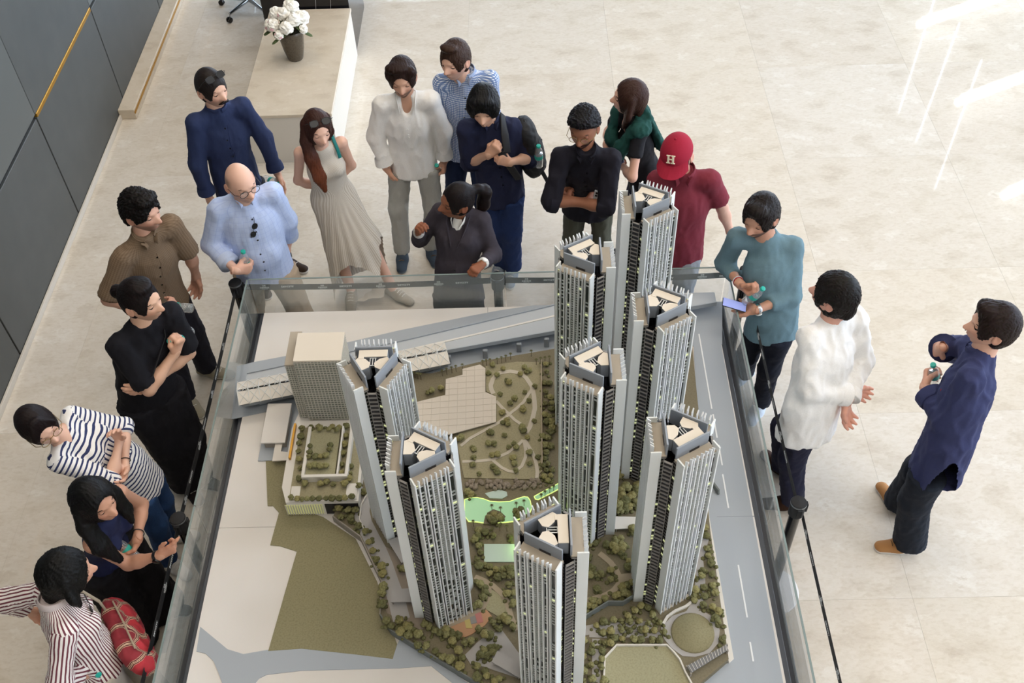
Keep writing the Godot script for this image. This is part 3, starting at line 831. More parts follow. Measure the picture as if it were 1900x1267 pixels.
func landscape() -> void:
	var t := thing("model_ground", "cream base board of the model with grey roads and olive lawns", "model base")
	# four boards, joints 2 mm
	for q in [[-1.705, -0.268, -4.63, -3.028], [-0.266, 1.175, -4.63, -3.028], [-1.705, -0.268, -3.026, -1.3], [-0.266, 1.175, -3.026, -1.3]]:
		var b := MB.new()
		b.bx(Vector3((q[0] + q[1]) * 0.5, BY - 0.01, (q[2] + q[3]) * 0.5), Vector3(q[1] - q[0], 0.02, q[3] - q[2]), 0.0008)
		put("board", b, M.board, t)
	slabs("road", D.road_back, BY - 0.002, BY + 0.003, M.road, t)
	slabs("road", D.road_right, BY - 0.002, BY + 0.004, M.road, t)
	slabs("road", D.road_front, BY - 0.002, BY + 0.004, M.road, t)
	slabs("pavement", D.pave_right, BY - 0.002, BY + 0.012, M.pale, t)
	slabs("meadow", D.grass_left, BY - 0.002, BY + 0.005, M.grass_dark, t)
	var jo := MB.new()
	jo.bx(Vector3(1.075, BY + 0.0035, -3.027), Vector3(0.2, 0.0018, 0.003))
	put("joint", jo, M.road_deep, t)
	for q in [[1.046, -4.35, -3.76], [1.048, -3.72, -3.55], [1.05, -3.50, -3.36], [1.044, -3.30, -3.08], [1.044, -2.735, -2.44], [1.037, -2.31, -2.21], [1.03, -2.0, -1.8]]:
		var da := MB.new()
		da.bx(Vector3(q[0], BY + 0.0045, (q[1] + q[2]) * 0.5), Vector3(0.008, 0.0015, q[2] - q[1]))
		put("lane_marking", da, M.print_white, t)
	var deck := thing("model_garden", "raised garden deck of the model with lawns, winding paths and pools", "model garden")
	slabs("deck", D.podium, BY, DY, M.soil, deck)
	slabs("lawn", D.lawn_hill, DY - 0.001, DY + 0.006, M.grass_mid, deck)
	slabs("lawn", D.lawn_small, DY - 0.001, DY + 0.004, M.grass_lawn, deck)
	slabs("lawn", D.front_lawn, DY - 0.001, DY + 0.004, M.grass_lawn, deck)
	slabs("terrace", D.terrace_t2, DY - 0.001, DY + 0.002, M.terrace, deck)
	slabs("walk", D.walk_grey, DY - 0.001, DY + 0.003, M.walk, deck)
	slabs("plaza", D.plaza_round, DY - 0.001, DY + 0.003, M.walk, deck)
	var lay := 0.0
	for k in ["p1", "p2", "p3", "p4", "p5", "p6"]:
		lay += 0.0003
		strip("path", DP[k][0], DP[k][1], DY, DY + 0.008 + lay, M.path_pale, deck)
	for k in ["g1", "g2", "f1", "f2"]:
		lay += 0.0003
		strip("path", DP[k][0], DP[k][1], DY, DY + 0.003 + lay, M.path_tan, deck)
	for k in ["w1", "r1", "r2", "r3", "rr"]:
		strip("walk", DP[k][0], DP[k][1], DY, DY + 0.0035 + 0.0004 * DP[k][1], M.walk, deck)
	strip("kerb", DP.kerb[0], DP.kerb[1], DY, DY + 0.014, M.kerb_pale, deck)
	for k in ["pool", "pool_narrow"]:
		var p := slabs("pool", D[k], DY - 0.001, DY + 0.004, M.pool, deck)
		var e: PackedVector2Array = pv2(D[k])
		e.append(e[0])
		var eb := MB.new()
		eb.ribbon(e, 0.0035, DY, DY + 0.006)
		put("lit_edge", eb, M.pool_edge, p)
	for q in [[-0.02, -2.83], [0.02, -2.8], [0.1, -2.86]]:
		var ol := OmniLight3D.new()
		ol.name = "pool_light"
		ol.light_color = Color("c8ff7a")
		ol.light_energy = 0.004
		ol.light_size = 0.02
		ol.shadow_enabled = true
		deck.add_child(ol, true)
		ol.position = Vector3(q[0] - 0.06, DY + 0.03, q[1])
	slabs("pond", D.pond, DY - 0.001, DY + 0.004, M.water_pale, deck)
	slabs("pool", D.pool_square, DY - 0.001, DY + 0.006, M.water_pale, deck)
	slabs("island", D.island, DY, DY + 0.01, M.soil, deck)
	slabs("playground", D.playground, DY - 0.001, DY + 0.005, M.play_orange, deck)
	slabs("playground", D.play_pink, DY, DY + 0.007, M.play_pink, deck)
	slabs("playground", D.play_yellow, DY, DY + 0.007, M.play_yellow, deck)
	slabs("playground", D.play_grey, DY, DY + 0.007, M.play_grey, deck)
	# round planted bed
	var rb := MB.new()
	rb.lathe(Transform3D(Basis(), Vector3(RB[0], DY, RB[1])), [Vector2(0.105, 0), Vector2(0.105, 0.008), Vector2(0.098, 0.01), Vector2(0.07, 0.02), Vector2(0.03, 0.026), Vector2(0, 0.027)], 28)
	put("round_bed", rb, M.grass_dark, deck)
	# boundary walls
	wall_along("retaining_wall", [D.podium[0], D.podium[1], D.podium[2], D.podium[3], D.podium[4], D.podium[5], D.podium[6], D.podium[7]], BY, DY + 0.012, 0.006, M.stone_wall, deck)
	wall_along("retaining_wall", D.podium.slice(6, 16), BY, DY + 0.012, 0.006, M.stripe_wall, deck)
	wall_along("garden_wall", WALLS.court, DY, DY + 0.045, 0.006, M.stripe_wall, deck)
	wall_along("garden_wall", WALLS.lawn, DY, DY + 0.018, 0.008, M.kerb_pale, deck)
	wall_along("hedge", WALLS.hill, DY, DY + 0.03, 0.006, M.path_tan, deck)
	wall_along("hedge", WALLS.walk, DY, DY + 0.02, 0.005, M.kerb_pale, deck)
	# rocks by the water
	var rng := RandomNumberGenerator.new()
	rng.seed = 9
	for k in 90:
		var f := rng.randf()
		var p := Vector3(lerpf(ROCK[0], ROCK[2], f), DY + 0.008, lerpf(ROCK[1], ROCK[3], f) + rng.randf_range(-0.02, 0.035))
		var b := MB.new()
		var r := rng.randf_range(0.005, 0.014)
		b.ball(Vector3.ZERO, Vector3(r * 1.4, r, r), Basis.from_euler(Vector3(rng.randf(), rng.randf() * 6.0, rng.randf())), 7, 5)
		for j in b.v.size():
			b.v[j] *= 1.0 + 0.2 * sin(b.v[j].x * 300.0 + k) * cos(b.v[j].z * 260.0 + k)
		put("rock", b, M.rock, deck, Transform3D(Basis(), p))
	# flat canopies on the deck
	for k in 4:
		var c := thing("model_canopy", ["flat grey model canopy beside the left front tower's foot", "flat grey model canopy between the two left towers", "flat grey model canopy left of the nearest tower", "flat grey model canopy bridging the two right towers"][k], "model canopy", Vector3.ZERO, "flat model canopies")
		slabs("roof", D["canopy%d" % (k + 1)], DY + 0.03, DY + 0.036, M.pale if k == 3 else M.walk, c)
		var e := pv2(D["canopy%d" % (k + 1)])
		var ct := Vector2.ZERO
		for q in e: ct += q * 0.25
		for q in e:
			var pp: Vector2 = q.lerp(ct, 0.15)
			var b := MB.new()
			b.bx(Vector3(pp.x, DY + 0.015, pp.y), Vector3(0.004, 0.032, 0.004))
			put("post", b, M.stone_wall, c)
	# the covered bridge by the road
	var br := thing("model_footbridge", "small model footbridge with dark lattice roof by the road", "model bridge")
	slabs("roof", D.bridge, DY + 0.03, DY + 0.036, M.lattice_dark, br)
	var bp := pv2(D.bridge)
	for k in 14:
		var f := (k + 0.5) / 14.0
		var p0: Vector2 = bp[0].lerp(bp[1], f)
		var p1: Vector2 = bp[3].lerp(bp[2], f)
		var b := MB.new()
		b.tube([Vector3(p0.x, DY + 0.038, p0.y), Vector3(p1.x, DY + 0.038, p1.y)], [0.0015], 4)
		put("slat", b, M.lattice, br)
	for q in bp:
		var b := MB.new()
		b.bx(Vector3(q.x, DY, q.y), Vector3(0.008, 0.07, 0.008))
		put("post", b, M.stone_wall, br)
	# beige translucent plaza roof
	var at := thing("model_plaza_roof", "large beige shining plaza roof in the middle of the model", "model roof")
	slabs("roof", D.atrium_roof, DY + 0.02, DY + 0.026, M.atrium, at)
	var poly := pv2(D.atrium_roof)
	for k in 16:
		var x := -0.74 + k * 0.05
		var hit := Geometry2D.intersect_polyline_with_polygon(PackedVector2Array([Vector2(x, -4.3), Vector2(x + 0.02, -3.0)]), poly)
		for hseg in hit:
			var b := MB.new()
			b.tube([Vector3(hseg[0].x, DY + 0.0265, hseg[0].y), Vector3(hseg[-1].x, DY + 0.0265, hseg[-1].y)], [0.0008], 4)
			put("rib", b, M.path_pale, at)
	for k in 14:
		var z := -4.22 + k * 0.045
		for hseg in Geometry2D.intersect_polyline_with_polygon(PackedVector2Array([Vector2(-0.9, z + 0.03), Vector2(0.1, z - 0.03)]), poly):
			var b := MB.new()
			b.tube([Vector3(hseg[0].x, DY + 0.0265, hseg[0].y), Vector3(hseg[-1].x, DY + 0.0265, hseg[-1].y)], [0.0008], 4)
			put("rib", b, M.path_pale, at)
	# traffic sign board beside the right tower
	var sg := thing("model_sign", "tiny grey model sign leaning beside the right road", "model sign", Vector3(0.99, BY, -3.2))
	var sb := MB.new()
	sb.box(Transform3D(Basis(Vector3.UP, 0.35) * Basis(Vector3.RIGHT, -0.2), Vector3(0, 0.02, 0)), Vector3(0.012, 0.04, 0.07), 0.002)
	put("board", sb, M.stripe_wall, sg)
	for q in [[-0.02, 0.02], [0.02, -0.02]]:
		var pb := MB.new()
		pb.bx(Vector3(q[0] * 0.1, 0.005, q[1]), Vector3(0.003, 0.012, 0.003))
		put("post", pb, M.steel, sg)

# ---------------------------------------------------------------- towers: three slabs round a triangle
const TA := 0.127
const TL := 0.185
const TD := 0.056
const TH := 2.075

var tower_parts := {}

func bar(b: MB, t: float, n0: float, n1: float, y0: float, y1: float, w: float, bv := 0.0) -> void:
	b.bx(Vector3(t, (y0 + y1) * 0.5, -(n0 + n1) * 0.5), Vector3(w, y1 - y0, absf(n1 - n0)), bv)

# the parts of one slab; its front looks along -z, TA from the tower's axis; heights above the deck
func tower_meshes() -> void:
	var h := TH - DY
	var rng := RandomNumberGenerator.new()
	rng.seed = 77
	var b := MB.new()
	bar(b, 0, TA - TD, TA - 0.006, 0, h - 0.006, TL - 0.012)
	tower_parts.body = b.mesh()
	b = MB.new()
	bar(b, 0, TA - TD, TA, h - 0.006, h, TL - 0.008, 0.001)
	tower_parts.roof = b.mesh()
	for k in 2:
		b = MB.new()
		var s := 1.0 if k else -1.0
		bar(b, s * (TL * 0.5 - 0.002), TA - 0.034, TA + 0.012, 0, h + 0.032, 0.007, 0.0008)
		tower_parts["pier%d" % k] = b.mesh()
	b = MB.new()
	bar(b, 0, TA - 0.006, TA + 0.010, 0, h + 0.034, 0.0048, 0.0006)
	b.tri(Vector3(-0.00275, h + 0.034, -TA + 0.004), Vector3(-0.00275, h + 0.048, -TA - 0.011), Vector3(-0.00275, h + 0.034, -TA - 0.011))
	b.tri(Vector3(0.00275, h + 0.034, -TA + 0.004), Vector3(0.00275, h + 0.034, -TA - 0.011), Vector3(0.00275, h + 0.048, -TA - 0.011))
	b.quad(Vector3(-0.00275, h + 0.034, -TA + 0.004), Vector3(0.00275, h + 0.034, -TA + 0.004), Vector3(0.00275, h + 0.048, -TA - 0.011), Vector3(-0.00275, h + 0.048, -TA - 0.011), Vector3.UP)
	b.quad(Vector3(-0.00275, h + 0.034, -TA - 0.011), Vector3(0.00275, h + 0.034, -TA - 0.011), Vector3(0.00275, h + 0.048, -TA - 0.011), Vector3(-0.00275, h + 0.048, -TA - 0.011), Vector3.FORWARD)
	tower_parts.fin = b.mesh()
	# floor bands between the fins, joined
	b = MB.new()
	var floors := 52
	var lit := MB.new()
	var cols := [[0.03, 0.14], [0.235, 0.335], [0.585, 0.69], [0.765, 0.865], [0.9, 0.97]]
	for c in cols:
		var x0: float = (c[0] - 0.5) * TL
		var x1: float = (c[1] - 0.5) * TL
		for f in floors:
			if rng.randf() < 0.3:
				continue
			var y := h * (f + 0.5) / floors
			bar(b, (x0 + x1) * 0.5, TA - 0.005, TA + 0.0005, y - 0.0026, y + 0.0026, x1 - x0)
			if rng.randf() < 0.05:
				bar(lit, (x0 + x1) * 0.5, TA - 0.005, TA - 0.002, y + 0.005, y + 0.013, x1 - x0)
	for f in 74:
		var y := h * (f + 0.6) / 74.0
		for c in [[0.345, 0.455], [0.465, 0.58]]:
			if f < 24 and rng.randf() < 0.35:
				continue
			bar(b, ((c[0] + c[1]) * 0.5 - 0.5) * TL, TA - 0.005, TA + 0.0015, y - 0.0021, y + 0.0021, (c[1] - c[0]) * TL)
	tower_parts.bands = b.mesh()
	# the narrow glazed ends and the floor slabs in the notch between two slabs, joined
	b = MB.new()
	for s in [-1.0, 1.0]:
		for f in floors:
			var y := h * (f + 0.5) / floors
			bar(b, s * (TL * 0.5 - 0.004), TA - TD + 0.001, TA - 0.034, y - 0.002, y + 0.002, 0.005)
			if rng.randf() < 0.16:
				bar(lit, s * (TL * 0.5 - 0.005), TA - TD + 0.004, TA - 0.036, y + 0.004, y + 0.014, 0.003)
	tower_parts.end_bands = b.mesh()
	tower_parts.lit = lit.mesh()
	b = MB.new()
	var bs := Basis(Vector3.UP, PI / 3.0)
	for f in 44:
		var y := h * (f + 0.5) / 44.0
		b.box(Transform3D(bs, bs * Vector3(0, y, -0.1305)), Vector3(0.036, 0.0038, 0.009))
	for s in [-1.0, 1.0]:
		b.box(Transform3D(bs, bs * Vector3(s * 0.0195, h * 0.5, -0.132)), Vector3(0.0025, h, 0.0025))
	tower_parts.notch = b.mesh()
	b = MB.new()
	bar(b, 0, TA - TD - 0.004, TA - TD + 0.004, h - 0.02, h + 0.072, 0.166, 0.001)
	tower_parts.crown = b.mesh()
	b = MB.new()
	bar(b, -0.01, TA - TD + 0.004, TA - TD + 0.006, h, h + 0.013, 0.05)
	tower_parts.vent = b.mesh()
	b = MB.new()
	bar(b, 0.0, 0.022, 0.062, h - 0.02, h + 0.058, 0.128, 0.001)
	bar(b, -0.052, 0.012, 0.03, h - 0.02, h + 0.0575, 0.024, 0.001)
	tower_parts.block_long = b.mesh()
	b = MB.new()
	bar(b, 0.0, 0.0215, 0.0625, h + 0.056, h + 0.061, 0.129, 0.0006)
	bar(b, -0.052, 0.0115, 0.023, h + 0.056, h + 0.0605, 0.025, 0.0006)
	tower_parts.cap_long = b.mesh()
	for k in 2:
		b = MB.new()
		var s := 1.0 if k else -1.0
		var pl := PackedVector2Array([Vector2(s * -0.042, -0.064), Vector2(s * 0.026, -0.064), Vector2(s * 0.026, -0.03), Vector2(s * 0.008, -0.014), Vector2(s * -0.024, -0.022), Vector2(s * -0.05, -0.046)])
		b.prism(pl, h - 0.02, h + 0.056)
		tower_parts["block%d" % k] = b.mesh()
		b = MB.new()
		b.prism(pl, h + 0.055, h + 0.059)
		tower_parts["cap%d" % k] = b.mesh()
	b = MB.new()
	var hex := PackedVector2Array()
	for k in 3:
		var f := PI / 3.0 + k * TAU / 3.0
		var d := Vector2(-sin(f), -cos(f))
		for q in [-0.022, 0.022]:
			hex.append(d * 0.128 + Vector2(-d.y, d.x) * q)
	b.prism(hex, 0.0, h - 0.012)
	tower_parts.core = b.mesh()
	b = MB.new()
	for k in 3:
		b.bx(Vector3(-0.012 + 0.012 * k, h + 0.05, 0), Vector3(0.003, 0.003, 0.044))
	for s in [-1.0, 1.0]:
		b.bx(Vector3(0, h + 0.05, s * 0.021), Vector3(0.03, 0.003, 0.003))
	tower_parts.skylight = b.mesh()
	b = MB.new()
	for c in cols:
		bar(b, ((c[0] + c[1]) * 0.5 - 0.5) * TL, TA - 0.004, TA + 0.008, 0, 0.016, (c[1] - c[0]) * TL * 0.8)
	tower_parts.porch = b.mesh()

# th: direction (x, z) of the first slab; long_k: the slab behind whose crown wall the long block stands
func tower(at: Vector2, th: float, long_k: int, label: String) -> void:
	var t := thing("model_tower", label, "model tower", Vector3(at.x, DY, at.y), "model towers of the estate")
	put("core", tower_parts.core, M.core_dark, t, Transform3D(Basis(Vector3.UP, -th - PI / 2.0), Vector3.ZERO))
	var first := true
	for k in 3:
		var a := th + k * TAU / 3.0
		var bs := Basis(Vector3.UP, -a - PI / 2.0)
		var x := Transform3D(bs, Vector3.ZERO)
		var w := put("slab_block", tower_parts.body, M.tower_glass, t, x)
		put("roof", tower_parts.roof, M.roof_tan, t, x)
		for s in 2:
			put("pier", tower_parts["pier%d" % s], M.white_model, t, x)
		for f in [0.165, 0.235, 0.345, 0.46, 0.582, 0.695, 0.762, 0.885]:
			put("fin", tower_parts.fin, M.fin, t, Transform3D(bs, bs * Vector3((f - 0.5) * TL, 0, 0)))
		put("floor_bands", tower_parts.bands, M.spandrel, w).set_meta("kind", "stuff")
		put("end_bands", tower_parts.end_bands, M.slab_pale, w).set_meta("kind", "stuff")
		put("lit_windows", tower_parts.lit, M.lit_window, w).set_meta("kind", "stuff")
		put("notch_slabs", tower_parts.notch, M.slab_pale, t, x).set_meta("kind", "stuff")
		put("crown_wall", tower_parts.crown, M.crown_grey, t, x)
		put("vent", tower_parts.vent, M.core_dark, t, x)
		put("porch", tower_parts.porch, M.roof_cream, t, x)
		if k == long_k:
			var rb := put("roof_block", tower_parts.block_long, M.crown_grey, t, x)
			put("cap", tower_parts.cap_long, M.roof_cream, rb)
		else:
			var n := 1 if (k + 3 - long_k) % 3 == 1 else 0
			var rb := put("roof_block", tower_parts["block%d" % n], M.crown_grey, t, x)
			put("cap", tower_parts["cap%d" % n], M.roof_cream, rb)
	put("skylight", tower_parts.skylight, M.white_model, t, Transform3D(Basis(Vector3.UP, -th - long_k * TAU / 3.0 - PI / 2.0), Vector3.ZERO))

func towers() -> void:
	tower_meshes()
	tower(Vector2(-0.702, -3.033), PI / 6.0, 2, "pale model tower nearest the slim gridded hotel slab")
	tower(Vector2(-0.469, -2.545), PI, 1, "pale model tower at the front left, beside the green pool")
	tower(Vector2(0.066, -2.15), 0.0, 0, "model tower nearest the viewer, its foot below the picture")
	tower(Vector2(0.621, -2.61), PI, 2, "pale model tower at the front right, behind the round bed")
	tower(Vector2(0.277, -3.0), 0.0, 2, "dark glazed model tower right of the lit pool, in the second row")
	tower(Vector2(0.615, -3.35), PI, 1, "pale model tower in the middle of the right-hand row")
	tower(Vector2(0.281, -3.705), 0.0, 2, "dark glazed model tower in front of the man with crossed arms")
	tower(Vector2(0.617, -4.09), PI, 1, "farthest model tower, standing before the man in the red cap")

# ---------------------------------------------------------------- hotel, station, viaduct
func hotel() -> void:
	var t := thing("model_hotel", "slim gridded model hotel slab with cream roof behind the garden", "model building", Vector3(-1.14, 0.93, -3.75))
	var b := MB.new()
	b.bx(Vector3(0, 0.25, 0), Vector3(0.254, 0.5, 0.2), 0.001)
	put("block", b, M.hotel_glass, t)
	b = MB.new()
	b.bx(Vector3(-0.155, 0.225, -0.04), Vector3(0.06, 0.45, 0.24), 0.001)
	put("annex", b, M.hotel_glass, t)
	b = MB.new()
	b.bx(Vector3(0, 0.506, 0), Vector3(0.258, 0.012, 0.204), 0.001)
	put("roof", b, M.roof_cream, t)
	b = MB.new()
	b.bx(Vector3(-0.155, 0.455, -0.04), Vector3(0.064, 0.01, 0.244), 0.001)
	put("roof", b, M.roof_tan, t)
	for k in 15:
		b = MB.new()
		b.bx(Vector3(-0.127 + 0.254 * k / 14.0, 0.25, 0.102), Vector3(0.003, 0.5, 0.006))
		put("mullion", b, M.hotel_grid, t)
	for k in 5:
		b = MB.new()
		b.bx(Vector3(-0.182 + 0.054 * k / 4.0, 0.225, 0.082), Vector3(0.003, 0.45, 0.006))
		put("mullion", b, M.hotel_grid, t)
	b = MB.new()
	for f in 26:
		b.bx(Vector3(0, 0.5 * (f + 0.5) / 26.0, 0.101), Vector3(0.254, 0.0035, 0.005))
		b.bx(Vector3(-0.155, 0.45 * (f + 0.5) / 26.0, 0.081), Vector3(0.06, 0.0035, 0.005))
	for f in 26:
		b.bx(Vector3(0.128, 0.5 * (f + 0.5) / 26.0, 0), Vector3(0.004, 0.0035, 0.2))
		b.bx(Vector3(-0.186, 0.45 * (f + 0.5) / 26.0, -0.04), Vector3(0.004, 0.0035, 0.24))
	put("floor_bands", b, M.hotel_grid, t).set_meta("kind", "stuff")
	# podium with a roof garden
	var p := thing("model_podium", "model podium building with a roof garden and lit glass front", "model building", Vector3(-1.13, BY, -3.4))
	b = MB.new()
	b.prism(PackedVector2Array([Vector2(-0.2, 0.3), Vector2(0.19, 0.3), Vector2(0.19, -0.35), Vector2(-0.2, -0.35), Vector2(-0.235, -0.2), Vector2(-0.235, 0.2)]), 0, 0.12)
	put("block", b, M.pale, p)
	b = MB.new()
	b.prism(PackedVector2Array([Vector2(-0.185, 0.285), Vector2(0.175, 0.285), Vector2(0.175, -0.2), Vector2(-0.185, -0.2)]), 0.118, 0.124)
	put("roof_lawn", b, M.grass_mid, p)
	b = MB.new()
	b.bx(Vector3(-0.11, 0.055, 0.302), Vector3(0.2, 0.085, 0.004))
	put("lit_front", b, M.hotel_lit, p)
	for k in 15:
		b = MB.new()
		b.bx(Vector3(-0.205 + 0.19 * k / 14.0, 0.055, 0.306), Vector3(0.004, 0.09, 0.006))
		put("fin", b, M.hotel_grid, p)
	b = MB.new()
	b.bx(Vector3(0.095, 0.055, 0.302), Vector3(0.18, 0.09, 0.004))
	put("dark_front", b, M.core_dark, p)
	for q in [[Vector3(0.0, 0.148, 0.165), Vector3(0.25, 0.05, 0.018)], [Vector3(-0.118, 0.148, -0.005), Vector3(0.018, 0.05, 0.33)], [Vector3(0.118, 0.148, -0.005), Vector3(0.018, 0.05, 0.33)], [Vector3(0.068, 0.148, -0.005), Vector3(0.01, 0.05, 0.33)]]:
		b = MB.new()
		b.bx(q[0], q[1], 0.002)
		put("parapet", b, M.pale, p)
	b = MB.new()
	b.bx(Vector3(-0.03, 0.14, 0.0), Vector3(0.165, 0.03, 0.32))
	put("roof_lawn", b, M.grass_lawn, p)
	b = MB.new()
	b.bx(Vector3(0.15, 0.124, 0.24), Vector3(0.06, 0.006, 0.1))
	put("roof_paving", b, M.pale, p)
	b = MB.new()
	b.bx(Vector3(-0.155, 0.124, 0.24), Vector3(0.05, 0.006, 0.08))
	put("roof_paving", b, M.pale, p)
	b = MB.new()
	b.bx(Vector3(-0.215, 0.13, -0.1), Vector3(0.012, 0.022, 0.24), 0.001)
	put("brass_screen", b, M.brass, p)
	# low hall with a flat white roof
	var s := thing("model_hall", "low model hall with flat cream roof left of the hotel", "model building", Vector3(-1.475, BY, -3.68))
	b = MB.new()
	b.bx(Vector3(0.005, 0.03, 0), Vector3(0.12, 0.06, 0.26), 0.001)
	put("walls", b, M.stone_wall, s)
	b = MB.new()
	b.bx(Vector3(0, 0.067, 0), Vector3(0.14, 0.01, 0.285), 0.001)
	put("roof", b, M.board, s)
	b = MB.new()
	b.bx(Vector3(0.015, -0.003 + 0.006, 0.02), Vector3(0.2, 0.012, 0.4))
	put("forecourt", b, M.road, s)
	b = MB.new()
	b.prism(PackedVector2Array([Vector2(0.01, 0.13), Vector2(0.05, 0.13), Vector2(0.05, 0.19), Vector2(0.12, 0.2), Vector2(0.12, 0.25), Vector2(0.01, 0.255)]), 0.045, 0.052)
	put("canopy", b, M.lattice, s)
	# viaduct with its station
	var v := thing("model_viaduct", "grey model viaduct with pale rail strip crossing the back", "model viaduct", Vector3.ZERO)
	var a := pv2(VI.lo)
	b = MB.new()
	b.prism(pv2(VI.deck), BY + 0.075, BY + 0.09)
	put("deck", b, M.viaduct, v)
	b = MB.new()
	b.ribbon(pv2(VI.rail), 0.012, BY + 0.09, BY + 0.094)
	put("rail_strip", b, M.pale, v)
	for k in ["lo", "hi"]:
		b = MB.new()
		b.ribbon(pv2(VI[k]), 0.006, BY + 0.07, BY + 0.1)
		put("parapet", b, M.road, v)
	for q in VI.piers:
		b = MB.new()
		b.bx(Vector3(q[0], BY + 0.037, q[1]), Vector3(0.03, 0.075, 0.02), 0.003)
		put("pier", b, M.road_deep, v)
	var st := thing("model_station", "long model station roof of white lattice on the viaduct", "model station", Vector3.ZERO)
	var p0 := Vector3(-1.72, BY + 0.135, -3.87)
	var p1 := Vector3(-0.5, BY + 0.135, -4.15)
	var x := (p1 - p0).normalized()
	var bs := Basis(x, Vector3.UP, x.cross(Vector3.UP))
	b = MB.new()
	b.box(Transform3D(bs, (p0 + p1) * 0.5 - Vector3(0, 0.065, 0)), Vector3((p1 - p0).length() - 0.02, 0.03, 0.13), 0.004)
	put("platform", b, M.road_deep, st)
	for k in 5:
		b = MB.new()
		b.box(Transform3D(bs, p0.lerp(p1, 0.1 + 0.2 * k) - Vector3(0, 0.1, 0)), Vector3(0.05, 0.07, 0.05), 0.004)
		put("pier", b, M.road_deep, st)
	var bays := 20
	var len_ := (p1 - p0).length() / bays
	for k in bays:
		var o := p0 + x * len_ * (k + 0.5)
		b = MB.new()
		for sd in [-1.0, 1.0]:
			b.box(Transform3D(bs * Basis(Vector3.RIGHT, sd * 0.3), o + bs * Vector3(0, -0.012, sd * 0.048)), Vector3(len_ * 0.96, 0.003, 0.085))
		put("roof_bay", b, M.lattice, st)
	b = MB.new()
	for k in bays:
		var o := p0 + x * len_ * (k + 0.5)
		for sd in [-1.0, 1.0]:
			b.tube([o + bs * Vector3(-len_ * 0.5, 0.004, 0), o + bs * Vector3(len_ * 0.5, -0.018, sd * 0.09)], [0.0018], 4)
			b.tube([o + bs * Vector3(len_ * 0.5, 0.004, 0), o + bs * Vector3(-len_ * 0.5, -0.018, sd * 0.09)], [0.0018], 4)
			b.tube([o + bs * Vector3(0, 0.012, sd * 0.012), o + bs * Vector3(len_ * 0.4, 0.012, -sd * 0.012)], [0.002], 4)
		b.tube([o + bs * Vector3(-len_ * 0.5, -0.03, -0.09), o + bs * Vector3(-len_ * 0.5, 0.01, 0), o + bs * Vector3(-len_ * 0.5, -0.03, 0.09)], [0.002], 4)
	put("lattice", b, M.white_model, st).set_meta("kind", "stuff")

